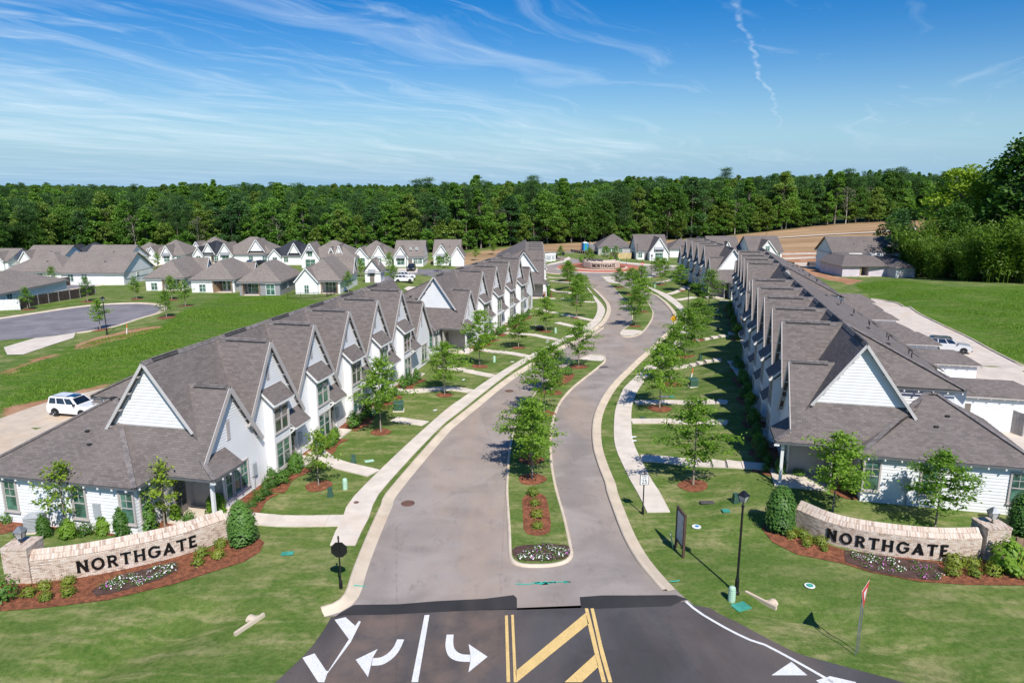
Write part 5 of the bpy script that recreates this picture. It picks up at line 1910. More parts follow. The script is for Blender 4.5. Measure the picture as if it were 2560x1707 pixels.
for (x, y), lb, k, s in zip([(-25.26, 37.00), (-19.92, 37.54)], ('thin half bare young tree behind the left brick wall near the lantern pillar', 'lime green young tree behind the left brick wall near the porch'), OAK_THIN, (0.92, 0.85)):
    plant_tree('young_tree', k, (x, y, tz(x, y)), lb, 'young trees behind the brick walls', s)
for (x, y), lb, k, s in zip([(18.76, 38.44), (23.68, 36.60)], ('young oak behind the right brick wall beside the round holly', 'young oak behind the right brick wall near the lantern pillar'), (OAK[1], OAK[3]), (0.88, 0.86)):
    plant_tree('oak_tree', k, (x, y, tz(x, y)), lb, 'young trees behind the brick walls', s)
tree_row([(-57.21, 96.75), (-50.87, 102.88), (-69.78, 130.58), (-55.23, 118.60), (-62.79, 129.74), (-76.96, 127.31), (-81.35, 117.70)], '%s small tree around the cul-de-sac counted outward from the lamp post', 'small trees around the cul-de-sac', OAK_SMALL, (0.95, 1.2), ring=1.15)
tree_row([(-93.84, 163.56), (-98.93, 151.94), (-95.60, 191.47), (-91.44, 176.74)], '%s small tree along the far left street counted from the dark fence', 'small trees along the far left street', OAK_SMALL, (1.0, 1.2), ring=0.9)
tree_row([(-36.54, 170.98), (-32.08, 184.75), (-18.82, 183.12), (-17.85, 193.38), (-25.67, 153.31), (-32.62, 140.54), (-11.06, 217.72), (-6.33, 237.75)], '%s small tree in the cottage gardens before the forest', 'small trees in the cottage gardens', OAK_SMALL, (1.0, 1.3), ring=0)
tree_row([(15.15, 222.32), (32.33, 222.32), (40.60, 257.03)], '%s small tree around the far side of the roundabout', 'small trees around the roundabout', OAK_SMALL, (0.95, 1.15), ring=0.8)
for (x, y), i in zip([(21.08, 192.50), (27.11, 205.08)], (0, 1)):
    plant_tree('oak_tree', OAK[i], (x, y, tz(x, y) + 0.7), ('left', 'right')[i] + ' one of two young oaks standing inside the roundabout', 'young oaks inside the roundabout', 0.82)

# ---- beds and shrubs along the house fronts
def bed_poly(key, Xa, Xb, Y0, Y1, wob=0.25, seed=0):
    g = random.Random(seed)
    fr = [(X, Y1 + wob * math.sin(X * 1.7 + seed)) for X in np.linspace(Xa, Xb, 9)]
    pts = [(Xa, Y0)] + fr + [(Xb, Y0)]
    return [rowpt(key, X, Y) for X, Y in pts]


FRONT = {'LA': 'nearest left', 'LB': 'second left', 'LC': 'farthest left', 'RA': 'nearest right', 'RB': 'second right', 'RC': 'farthest right'}
for key, nm in FRONT.items():
    n = ROWS[key][5]
    cnt = 0
    for k in range(-1, n):
        X = 5.5 + 5.95 * k
        if k < 0:
            Xa, Xb = -0.6, 2.4
            spots = [(-0.2, 0, .65), (0.6, 1, .7), (1.4, 0, .7), (2.1, 2, .95)]
        else:
            Xa, Xb = X - 2.9, X + 1.15
            spots = [(X - 2.3, 2, 1.15), (X - 1.4, 0, .95), (X - 0.4, 1, .9), (X + 0.5, 0, .95), (X + 1.0, 2, .9)]
        if key in ('LC', 'RC') and k > 2:
            continue
        pts = bed_poly(key, Xa, Xb, -0.02, -1.95, 0.22, k)
        o = sheet('mulch_bed', pts, 0.035, M['mulch'])
        for X_, m_, s_ in spots:
            x, y = rowpt(key, X_ + rng.uniform(-.15, .15), -1.15 + rng.uniform(-.25, .2))
            me_ = SHRUB[m_] if rng.random() < 0.8 else LAUREL[cnt % 2]
            sc = s_ * rng.uniform(0.85, 1.2) * (1.0 if me_ in SHRUB else 0.7)
            w_ = ORD[cnt] if cnt < len(ORD) else '%s from far end' % ORD[max(1, len(ORD) - 1 - (cnt - len(ORD)))]
            lab = ('%s leafy shrub in the bed along the front of the %s townhouse row' % (ORD[cnt], nm)) if cnt < 20 else 'leafy shrub in the far half of the bed along the %s townhouse row' % nm
            shrub(me_, x, y, lab, 'shrubs in the bed of the %s row' % nm, sc, 0.04)
            cnt += 1

# ---- beds by the brick walls
sheet('mulch_bed', [(-15.83, 36.63), (-15.40, 37.59), (-14.28, 36.37), (-13.55, 35.61), (-13.42, 34.55), (-13.90, 33.53), (-15.17, 32.58), (-16.62, 31.38), (-19.00, 30.02), (-21.59, 29.37), (-23.44, 29.12)] + [(-26, 28.0), (-28, 31), (-25, 32.0)] + [(-23.70, 31.59), (-21.75, 31.94), (-20.42, 32.57), (-19.46, 33.05), (-17.41, 34.28), (-16.22, 35.13)], 0.035, M['mulch'])
sheet('flower_bed', [(-20.22, 30.78), (-19.60, 32.18), (-18.70, 32.78), (-17.45, 33.58), (-16.96, 32.79), (-17.42, 31.82), (-18.80, 30.71), (-19.72, 30.29)], 0.055, M['soil'])
sheet('mulch_bed', [(15.10, 38.03), (14.47, 37.42), (14.04, 36.74), (14.21, 35.47), (15.06, 34.24), (17.10, 33.30), (18.07, 32.47), (20.05, 31.60), (22.28, 31.31), (24.95, 31.27)] + [(31, 31), (31, 34.5)] + [(25.54, 33.40), (24.19, 33.46), (22.33, 33.42), (19.50, 34.07), (17.70, 34.64), (16.82, 35.34), (15.79, 36.57)], 0.035, M['mulch'])
sheet('flower_bed', [(17.69, 34.61), (17.27, 33.48), (18.10, 32.53), (19.61, 31.90), (21.00, 31.67), (21.81, 32.53), (21.89, 33.30), (20.01, 33.81), (18.94, 34.23)], 0.055, M['soil'])
sheet('mulch_bed', [(16.77, 44.76), (16.55, 43.99), (17.69, 43.03), (19.33, 42.22), (20.34, 40.17), (22.63, 39.71), (24.61, 39.04), (27.32, 38.50), (28.23, 38.58), (28.77, 39.40), (28.07, 39.91), (24.28, 40.57), (22.03, 40.96), (19.77, 43.27), (18.26, 44.14)], 0.03, M['mulch'])
sheet('mulch_bed', [(-29.09, 38.98), (-28.11, 37.73), (-24.05, 36.84), (-21.19, 36.13), (-18.73, 37.28), (-17.91, 38.66), (-18.91, 39.14), (-20.64, 38.35), (-21.40, 37.06), (-24.67, 37.89)], 0.03, M['mulch'])
sheet('mulch_bed', [(-30.51, 39.14), (-29.42, 39.14), (-28.48, 38.19), (-27.84, 37.14), (-28.69, 36.56)], 0.03, M['mulch'])
sheet('mulch_bed', [(0.63, 40.83), (0.91, 41.46), (1.38, 41.69), (1.84, 41.58), (2.12, 41.10), (2.20, 39.64), (2.23, 37.58), (2.13, 36.55), (1.82, 36.15), (1.28, 36.07), (0.84, 36.27), (0.65, 36.84), (0.63, 38.82)], 0.15, M['mulch'])
sheet('flower_bed', [(0.00, 34.51), (0.25, 34.90), (0.92, 35.06), (1.97, 35.10), (2.90, 35.03), (3.11, 34.77), (3.08, 34.00), (2.72, 33.56), (1.89, 33.38), (0.88, 33.35), (0.31, 33.50), (0.06, 33.93)], 0.155, M['soil'])
sheet('mulch_bed', [(3.83, 67.59), (5.41, 71.83), (6.10, 72.53), (6.62, 71.83), (6.22, 70.03), (5.09, 67.36)], 0.15, M['mulch'])
for i, (x, y) in enumerate([(1.31, 41.37), (1.37, 39.97), (1.46, 38.35), (1.45, 36.99)]):
    shrub(SHRUB_LIME[i % 2], x, y, '%s golden green shrub in the oval mulch bed counted from the far end' % ('far' if i == 0 else ORD[i]), 'golden shrubs in the median bed', 0.85, 0.14)
for i, (x, y) in enumerate([(4.56, 68.55), (5.79, 71.83)]):
    shrub(SHRUB[i], x, y, ('near', 'far')[i] + ' shrub in the small mulch bed further up the first median', 'shrubs in the upper median bed', 1.0, 0.14)
(x, y) = [(14.92, 36.52)][0]
shrub(HOLLY, x, y, 'large clipped conical holly at the end of the right brick wall', None, 1.0, 0.02, 'holly_bush')
(x, y) = [(-14.65, 35.42)][0]
shrub(HOLLY, x, y, 'large clipped conical holly at the end of the left brick wall', None, 0.96, 0.02, 'holly_bush')
for i, (x, y) in enumerate([(15.36, 35.88), (15.98, 35.91), (15.92, 35.15), (16.66, 35.20), (16.63, 34.58)]):
    shrub(SHRUB_LIME[i % 2], x, y, '%s small shrub from the holly along the foot of the right brick wall' % ORD[i], 'small shrubs at the left end of the right wall', (0.8, 0.95, 0.8, 1.0, 0.5)[i], 0.03)
for i, (x, y) in enumerate([(22.61, 33.03), (23.50, 33.01), (22.04, 32.24), (23.07, 32.18), (24.00, 32.24)]):
    shrub(SHRUB_LIME[i % 2], x, y, '%s round shrub in the mulch by the pillar of the right brick wall' % ('back left', 'back right', 'front left', 'front middle', 'front right')[i], 'round shrubs by the right pillar', (1.15, 1.1, 0.95, 0.9, 0.95)[i], 0.03)
(x, y) = [(24.88, 32.50)][0]
shrub(LAUREL[0], x, y, 'tall loose bright green shrub in front of the right lantern pillar', None, 1.15, 0.02)
(x, y) = [(27.98, 35.87)][0]
shrub(HOLLY, x, y, 'dark magnolia bush at the right edge behind the lantern pillar', None, 1.0, 0.0, 'magnolia_bush', 0.9)
for i, (x, y) in enumerate([(-15.75, 35.17), (-16.39, 34.26), (-15.44, 34.00), (-16.21, 33.33)] + [(-22.94, 30.36), (-22.58, 30.98), (-21.91, 30.02), (-21.69, 31.42), (-21.09, 30.43)]):
    shrub(SHRUB_LIME[i % 2], x, y, ('%s small golden shrub in the mulch below the left brick wall counted from the holly' % ORD[i]) if i < 9 else '', 'small shrubs along the left wall', (0.85, 1.0, 0.85, 0.85, 0.8, 0.9, 0.75, 0.9, 0.8)[i], 0.03)
(x, y) = [(-23.89, 30.02)][0]
shrub(SHRUB[0], x, y, 'dark shrub at the left edge before the left lantern pillar', None, 1.3, 0.02)
for i, (x, y) in enumerate([(-29.31, 38.04), (-26.03, 36.27), (-24.63, 36.20), (-23.88, 36.56), (-22.94, 36.70), (-21.75, 36.41), (-20.94, 36.84), (-20.61, 37.14), (-19.78, 38.35), (-18.85, 38.19), (-17.66, 39.31)]):
    shrub((LAUREL[i % 2] if i % 3 else SHRUB[i % 3]), x, y, '%s shrub behind the left brick wall counted from the left edge' % ('leftmost' if i == 0 else ORD[i]), 'shrubs behind the left wall', rng.uniform(0.65, 0.95), 0.0)
for i, (x, y) in enumerate([(17.70, 43.93), (18.75, 43.63), (21.16, 40.96), (22.81, 40.79), (24.02, 40.79), (24.98, 40.08), (28.19, 39.40), (29.14, 39.40), (21.63, 41.33)]):
    shrub((SHRUB[i % 3] if i % 2 else LAUREL[1]), x, y, '%s shrub along the end wall of the nearest right row counted from the porch' % ORD[i], 'shrubs along the right end wall', rng.uniform(0.6, 0.95), 0.0)
for i, (x, y) in enumerate([(20.00, 203.19), (19.93, 195.06), (28.78, 205.08), (28.96, 195.94)]):
    shrub(LAUREL[i % 2], x, y, ('left rear', 'left front', 'right rear', 'right front')[i] + ' shrub flanking the brick wall inside the roundabout', 'shrubs inside the roundabout', 1.15, 0.65)

# ---- annual flowers
def flower_meshes():
    out = []
    for sd, mat in ((61, 'petal_white'), (62, 'petal_pink')):
        g = np.random.default_rng(sd)
        p = g.normal(size=(46, 3)) * np.array([0.12, 0.12, 0.03]) + np.array([0, 0, 0.11])
        leafs = crown_mesh('leaves', g.normal(size=(60, 3)) * np.array([0.12, 0.12, 0.03]) + np.array([0, 0, 0.06]), 0.035, 'leaf_shrub', g.uniform(0, 1, 60), seed=sd)
        V, Q = leaf_quads(p[:10], 0.036, aspect=0.9, flat=1.2, seed=sd)
        out.append((leafs, np_mesh('petals', V, Q, M[mat])))
    return out


FLOWER = flower_meshes()


def flowers(poly, count, where, off, seed):
    g = random.Random(seed)
    xs = [p[0] for p in poly]
    ys = [p[1] for p in poly]
    k = 0
    while k < count:
        x, y = g.uniform(min(xs), max(xs)), g.uniform(min(ys), max(ys))
        if not in_poly(np.array([x]), np.array([y]), poly)[0]:
            continue
        w = g.random() < 0.58
        t = thing('bedding_plant', ('white' if w else 'mauve') + ' flowering bedding plant in the dark soil ' + where, 'flower', (x, y, tz(x, y) + off), g.uniform(0, 6), ('white' if w else 'mauve') + ' bedding plants ' + where, g.uniform(0.7, 1.25))
        m = FLOWER[0 if w else 1]
        inst('leaves', m[0], t)
        inst('petals', m[1], t)['kind'] = 'stuff'
        k += 1


flowers([(17.80, 34.49), (17.46, 33.61), (18.22, 32.76), (19.74, 32.12), (21.04, 31.84), (21.69, 32.53), (21.70, 33.19), (19.92, 33.64), (18.86, 34.06)], 26, 'under the right brick wall', 0.05, 5)
flowers([(-20.05, 30.88), (-19.50, 31.99), (-18.60, 32.58), (-17.52, 33.38), (-17.22, 32.90), (-17.52, 32.01), (-18.90, 30.89), (-19.74, 30.50)], 30, 'under the left brick wall', 0.05, 6)
flowers([(0.09, 34.51), (0.32, 34.79), (0.91, 34.93), (1.97, 34.97), (2.82, 34.90), (3.03, 34.64), (3.00, 34.06), (2.67, 33.68), (1.89, 33.50), (0.88, 33.47), (0.37, 33.62), (0.15, 34.00)], 26, 'at the tip of the median', 0.15, 7)

# ---- tall unmown grass: uncountable, one mesh for each meadow
def meadow(name, poly, n, hgt, seed, label):
    g = np.random.default_rng(seed)
    xs = [p[0] for p in poly]
    ys = [p[1] for p in poly]
    x = g.uniform(min(xs), max(xs), n * 3)
    y = g.uniform(min(ys), max(ys), n * 3)
    k = in_poly(x, y, poly)
    x, y = x[k][:n], y[k][:n]
    patch = np.sin(x * 0.31 + 2 * np.sin(y * 0.12)) * np.sin(y * 0.23 + 1.3 * np.sin(x * 0.17))
    keep = g.uniform(-0.9, 1, len(x)) < patch * 1.3 + 0.25
    x, y, patch = x[keep], y[keep], patch[keep]
    m = len(x)
    z = T(x, y)
    h = hgt * g.uniform(0.5, 1.3, m) * (0.75 + 0.5 * np.clip(patch, 0, 1))
    a = g.uniform(0, 6.28, m)
    wv = 0.03 + 0.03 * g.uniform(0, 1, m)
    b = np.stack([x, y, z - 0.02], 1)
    s = np.stack([np.cos(a) * wv, np.sin(a) * wv, np.zeros(m)], 1)
    tip = b + np.stack([g.normal(0, 0.14, m), g.normal(0, 0.14, m), h], 1)
    V = np.stack([b - s, b + s, tip], 1).reshape(-1, 3)
    me = np_mesh(name, V, np.arange(m * 3).reshape(m, 3), M['leaf_meadow'], np.repeat(np.clip(0.5 + 0.25 * g.normal(size=m) + 0.2 * patch, 0, 1), 3))
    o = inst(name, me)
    tag(o, label, 'grass', None, 'stuff')


M['leaf_meadow'] = m_leaf('meadow_blades', (0.10, 0.22, 0.016), (0.25, 0.39, 0.05), 0.4)
meadow('meadow_grass', [(-53.53, 71.77), (-54.36, 78.90), (-52.97, 82.14), (-53.56, 87.63), (-50.29, 91.20), (-47.36, 94.48), (-50.75, 107.35), (-51.84, 117.25), (-55.12, 135.80), (-42.70, 134.01)] + [(-35.21, 126.57), (-29.29, 129.80)] + [(-31.82, 90.94), (-38.95, 70.86), (-41.59, 66.75), (-44.65, 59.20)], 70000, 0.19, 3, 'unmown green meadow grass between the cul-de-sac and the left row')
meadow('meadow_grass', [(71.69, 147.26), (66.92, 129.17), (67.71, 126.08), (61.87, 106.88), (59.34, 92.55), (56.94, 76.65), (97.36, 133.96), (86.20, 136.25), (84.54, 154.19), (79.46, 151.76)], 50000, 0.20, 4, 'unmown green meadow grass on the bank right of the alley')


# ------------------------------------------------------------------ forest
def broadleaf(seed, h, cr, mat, n_clump=66, per=105, low=0.12, leaf=0.29, bark='bark_dark', trunk_r=0.26):
    g = np.random.default_rng(seed)
    t = MB()
    bend = g.normal(0, 0.5, 2)
    P0 = lambda k: (bend[0] * k * k, bend[1] * k * k, h * 0.9 * k)
    t.tube([P0(k) for k in np.linspace(0, 1, 7)], [trunk_r * q for q in (1.2, 0.95, 0.85, 0.7, 0.5, 0.3, 0.08)], 7)
    pts, tint = [], []
    for i in range(n_clump):
        k = low + (1 - low) * g.uniform(0, 1) ** 0.85
        prof = math.sin(math.pi * min(1, (k - low) / (1 - low) * 0.86 + 0.12)) ** 0.7
        a = g.uniform(0, 6.28)
        r = cr * prof * math.sqrt(g.uniform(0.15, 1.0))
        c = np.array([r * math.cos(a) + bend[0] * k * k, r * math.sin(a) + bend[1] * k * k, h * k * 0.95])
        if i % 3 == 0:
            t.tube([P0(max(0.12, k - 0.16)), tuple(c)], [trunk_r * 0.32, 0.03], 4, cap=False)
        cs = cr * g.uniform(0.26, 0.44)
        d = g.normal(size=(per, 3))
        d /= np.linalg.norm(d, axis=1)[:, None]
        d[:, 2] = np.where(d[:, 2] < -0.35, -d[:, 2], d[:, 2])
        q = c + d * cs * g.uniform(0.55, 1.08, per)[:, None] * np.array([1, 1, 0.78])
        pts.append(q)
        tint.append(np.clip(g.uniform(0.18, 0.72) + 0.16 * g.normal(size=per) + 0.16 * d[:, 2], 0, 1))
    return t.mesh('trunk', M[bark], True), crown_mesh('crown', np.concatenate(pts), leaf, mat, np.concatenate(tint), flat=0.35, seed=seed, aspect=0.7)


def pine(seed, h, cr, mat='leaf_f3', n_clump=44, per=110, low=0.42):
    g = np.random.default_rng(seed)
    t = MB()
    t.tube([(0, 0, h * k) for k in (0, .3, .6, .85, .98)], [0.24, 0.21, 0.16, 0.09, 0.02], 7)
    pts, tint = [], []
    for i in range(n_clump):
        k = low + (1 - low) * i / (n_clump - 1)
        a = i * 2.4 + g.normal(0, 0.4)
        r = cr * (1.02 - ((k - low) / (1 - low)) ** 1.6 * 0.55) * g.uniform(0.25, 1.05)
        c = np.array([r * math.cos(a), r * math.sin(a), h * k * 0.98 + g.normal(0, 0.3)])
        t.tube([(0, 0, h * k * 0.96), tuple(c)], [0.05, 0.02], 4, cap=False)
        d = g.normal(size=(per, 3)) * np.array([1, 1, 0.42]) * cr * 0.24
        pts.append(c + d)
        tint.append(np.clip(g.uniform(0.2, 0.7) + 0.18 * g.normal(size=per), 0, 1))
    return t.mesh('trunk', M['bark_dark'], True), crown_mesh('crown', np.concatenate(pts), 0.24, mat, np.concatenate(tint), flat=0.4, seed=seed, aspect=0.45)


F_BROAD = [broadleaf(101, 20, 4.4, 'leaf_f1'), broadleaf(102, 18, 5.6, 'leaf_f2'), broadleaf(103, 23, 3.1, 'leaf_f1', low=0.08), broadleaf(104, 17, 5.2, 'leaf_f4', low=0.06), broadleaf(105, 22, 4.0, 'leaf_f5', low=0.2), broadleaf(106, 20, 5.0, 'leaf_f1', low=0.05),
           broadleaf(107, 24, 2.9, 'leaf_f2', 54, low=0.16), broadleaf(108, 19, 6.0, 'leaf_f4', 84, low=0.14), broadleaf(109, 16, 4.6, 'leaf_f5', low=0.05), broadleaf(110, 21, 4.2, 'leaf_f6', low=0.1)]
F_PINE = [pine(111, 22, 3.9), pine(112, 24, 3.6, low=0.5), pine(113, 20, 4.2, low=0.36)]
F_EDGE = [broadleaf(121, 9, 2.9, 'leaf_f5', 36, 90, 0.05, 0.24, trunk_r=0.1), broadleaf(122, 7, 2.6, 'leaf_f1', 32, 90, 0.05, 0.24, trunk_r=0.1), broadleaf(123, 12, 2.4, 'leaf_f2', 40, 90, 0.04, 0.25, trunk_r=0.12)]
F_BARE = [broadleaf(131, 17, 3.8, 'leaf_pale', 26, 40, 0.4, 0.20, 'bark_pale', 0.2)]

EDGE = smooth_line([(-330, 215), (-230, 232), (-150, 240), (-100, 240), (-60, 240), (-24, 248), (2, 276), (26, 290), (60, 302), (120, 328), (196, 352), (300, 410)], 1.0)
EDGE_NP = np.array(EDGE)


def forest_height(x):
    return 0.80 + 0.20 * float(sstep(-70, 20, np.array(x)))


def plant_forest():
    g = random.Random(5)
    n = 0
    # rows 0..3 behind the edge, spaced along it
    for row, (dist, step) in enumerate(((1.5, 4.2), (5.0, 4.8), (9.5, 5.2), (14.5, 5.8), (20, 6.4))):
        s = g.uniform(0, 4)
        while s < len(EDGE) - 2:
            i = int(s)
            x, y = EDGE_NP[i]
            t = EDGE_NP[min(i + 1, len(EDGE) - 1)] - EDGE_NP[max(i - 1, 0)]
            t = t / np.linalg.norm(t)
            nx, ny = -t[1], t[0]
            d = dist + g.uniform(-1.8, 1.8)
            X, Y = x + nx * d + g.uniform(-1.2, 1.2), y + ny * d
            s += step * g.uniform(0.7, 1.3)
            if abs(X) > 0.80 * Y + 6 or n >= 330:
                continue
            fh = forest_height(X)
            r = g.random()
            if row == 0 and r < 0.55:
                k, sc, nm, lab, gr = g.choice(F_EDGE), g.uniform(0.8, 1.35), 'edge_tree', 'low bushy young tree at the foot of the forest edge', 'low young trees at the forest edge'
            elif r < (0.24 if X < 40 else 0.50) and row > 0:
                k, sc, nm, lab, gr = g.choice(F_PINE), fh * g.uniform(0.86, 1.10), 'pine_tree', 'tall dark pine standing in the forest edge behind the houses', 'tall pines in the forest edge'
            elif r > 0.965:
                k, sc, nm, lab, gr = F_BARE[0], fh * g.uniform(0.9, 1.05), 'bare_tree', 'thin pale half bare tree in the forest edge', 'pale half bare trees in the forest edge'
            else:
                k, sc, nm, lab, gr = g.choice(F_BROAD), fh * min(1.25, max(0.62, g.gauss(0.93, 0.15))), 'forest_tree', 'tall leafy broadleaf tree in the forest edge behind the houses', 'tall broadleaf trees in the forest edge'
            zone = ('far left', 'left', 'middle left', 'middle', 'middle right', 'right', 'far right')[min(6, max(0, int((X / Y + 0.78) / 0.223)))]
            lab = lab.replace('the forest edge', 'the %s stretch of the forest edge' % zone).replace(' behind the houses', '')
            gr = gr + ', ' + zone
            t_ = thing(nm, lab, 'tree', (X, Y, tz(X, Y) - 0.1), g.uniform(0, 6.28), gr, (sc * g.uniform(0.9, 1.12), sc * g.uniform(0.9, 1.12), sc))
            inst('trunk', k[0], t_)
            inst('crown', k[1], t_)
            n += 1
    return n


plant_forest()


def far_forest():
    g = np.random.default_rng(77)
    pts = []
    for y0, y1, area in ((250, 330, 26), (330, 420, 34), (420, 620, 60), (620, 900, 110), (900, 1500, 210), (1500, 2600, 520)):
        w = 0.80 * y1 + 20
        n = int((y1 - y0) * 2 * w / area)
        x = g.uniform(-w, w, n)
        y = g.uniform(y0, y1, n)
        k = np.abs(x) < 0.80 * y + 20
        pts.append(np.stack([x[k], y[k]], 1))
    # woods beside the houses on the left edge and behind the bamboo on the right
    x = g.uniform(-330, -150, 900)
    y = g.uniform(120, 250, 900)
    k = (np.abs(x) < 0.80 * y + 20) & (x < -135 - (y - 120) * 0.1)
    pts.append(np.stack([x[k], y[k]], 1))
    p = np.concatenate(pts)
    ex = np.interp(p[:, 0], EDGE_NP[:, 0], EDGE_NP[:, 1])
    keep = (p[:, 1] > ex + 26) | (p[:, 0] < -150)
    keep &= ~((p[:, 0] > 150) & (p[:, 1] < 420))
    p = p[keep]
    n = len(p)
    z = T(p[:, 0], p[:, 1]) - 0.2
    fh = 0.80 + 0.20 * sstep(-70, 20, p[:, 0])
    fh = np.where(p[:, 1] > 420, 0.83, fh)
    sc = fh * np.clip(g.normal(0.95, 0.14, n), 0.62, 1.34)
    far = 1 + 0.5 * sstep(600, 1600, p[:, 1])
    col = bpy.data.collections.new('forest_species')
    protos = F_BROAD + F_PINE
    for i, k in enumerate(protos):
        src = bpy.data.objects.new('forest_crown_%02d' % i, k[1])
        col.objects.link(src)
    me = bpy.data.meshes.new('forest')
    me.vertices.add(n)
    me.vertices.foreach_set('co', np.stack([p[:, 0], p[:, 1], z], 1).astype(np.float32).ravel())
    a = me.attributes.new('pick', 'INT', 'POINT')
    w_ = np.array([9, 8, 8, 8, 7, 9, 7, 7, 6, 7, 8, 8, 8.0])
    pick = g.choice(len(protos), n, p=w_ / w_.sum())
    a.data.foreach_set('value', pick.astype(np.int32))
    a = me.attributes.new('rot', 'FLOAT_VECTOR', 'POINT')
    a.data.foreach_set('vector', np.stack([np.zeros(n), np.zeros(n), g.uniform(0, 6.28, n)], 1).astype(np.float32).ravel())
    a = me.attributes.new('scl', 'FLOAT_VECTOR', 'POINT')
    a.data.foreach_set('vector', np.stack([sc * far, sc * far, sc], 1).astype(np.float32).ravel())
    o = inst('forest', me)
    tag(o, 'dense green woodland stretching to the horizon behind the forest edge', 'forest', None, 'stuff')
    ng = bpy.data.node_groups.new('forest_scatter', 'GeometryNodeTree')
    ng.interface.new_socket(name='Geometry', in_out='INPUT', socket_type='NodeSocketGeometry')
    ng.interface.new_socket(name='Geometry', in_out='OUTPUT', socket_type='NodeSocketGeometry')
    gi = ng.nodes.new('NodeGroupInput')
    go = ng.nodes.new('NodeGroupOutput')
    iop = ng.nodes.new('GeometryNodeInstanceOnPoints')
    ci = ng.nodes.new('GeometryNodeCollectionInfo')
    ci.inputs['Collection'].default_value = col
    ci.inputs['Separate Children'].default_value = True
    ci.inputs['Reset Children'].default_value = True

    def na(name, dt):
        k = ng.nodes.new('GeometryNodeInputNamedAttribute')
        k.data_type = dt
        k.inputs['Name'].default_value = name
        return k.outputs['Attribute']
    ln = ng.links.new
    ln(gi.outputs[0], iop.inputs['Points'])
    ln(ci.outputs[0], iop.inputs['Instance'])
    iop.inputs['Pick Instance'].default_value = True
    ln(na('pick', 'INT'), iop.inputs['Instance Index'])
    ln(na('rot', 'FLOAT_VECTOR'), iop.inputs['Rotation'])
    ln(na('scl', 'FLOAT_VECTOR'), iop.inputs['Scale'])
    ln(iop.outputs[0], go.inputs[0])
    md = o.modifiers.new('scatter', 'NODES')
    md.node_group = ng


far_forest()


# ---- the thicket on the right
def bamboo(seed):
    g = np.random.default_rng(seed)
    t = MB()
    pts, tint, al = [], [], []
    for i in range(26):
        a = g.uniform(0, 6.28)
        r = 1.5 * math.sqrt(g.uniform(0, 1))
        h = g.uniform(6.5, 11.5)
        lean = g.uniform(0.5, 2.8)
        la = a + g.normal(0, 0.5)
        path = []
        for k in np.linspace(0, 1, 7):
            path.append((r * math.cos(a) + lean * k ** 2.4 * math.cos(la), r * math.sin(a) + lean * k ** 2.4 * math.sin(la), h * (k - 0.10 * k ** 4)))
        t.tube(path, [0.04, 0.038, 0.034, 0.03, 0.022, 0.014, 0.005], 4, cap=False)
        pa = np.array(path)
        m = 190
        s = g.uniform(0.12, 1.0, m) ** 0.8 * 6
        j = np.minimum(s.astype(int), 5)
        f = (s - j)[:, None]
        q = pa[j] * (1 - f) + pa[j + 1] * f
        q = q + g.normal(size=(m, 3)) * np.array([0.52, 0.52, 0.42])
        pts.append(q)
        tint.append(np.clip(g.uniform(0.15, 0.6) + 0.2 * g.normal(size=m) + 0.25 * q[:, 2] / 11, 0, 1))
    c = np.concatenate(pts)
    return t.mesh('culms', M['leaf_bamboo'], True), crown_mesh('foliage', c, 0.34, 'leaf_bamboo', np.concatenate(tint), flat=0.15, seed=seed, aspect=0.24, droop=0.8)


BAM = [bamboo(s) for s in (201, 202, 203)]
BIG_OAK = broadleaf(141, 26, 8.5, 'leaf_f4', 120, 90, 0.10, 0.42, trunk_r=0.5)
BIG_LIGHT = broadleaf(142, 22, 6.0, 'leaf_lime', 80, 70, 0.25, 0.36, 'bark_dark', 0.35)


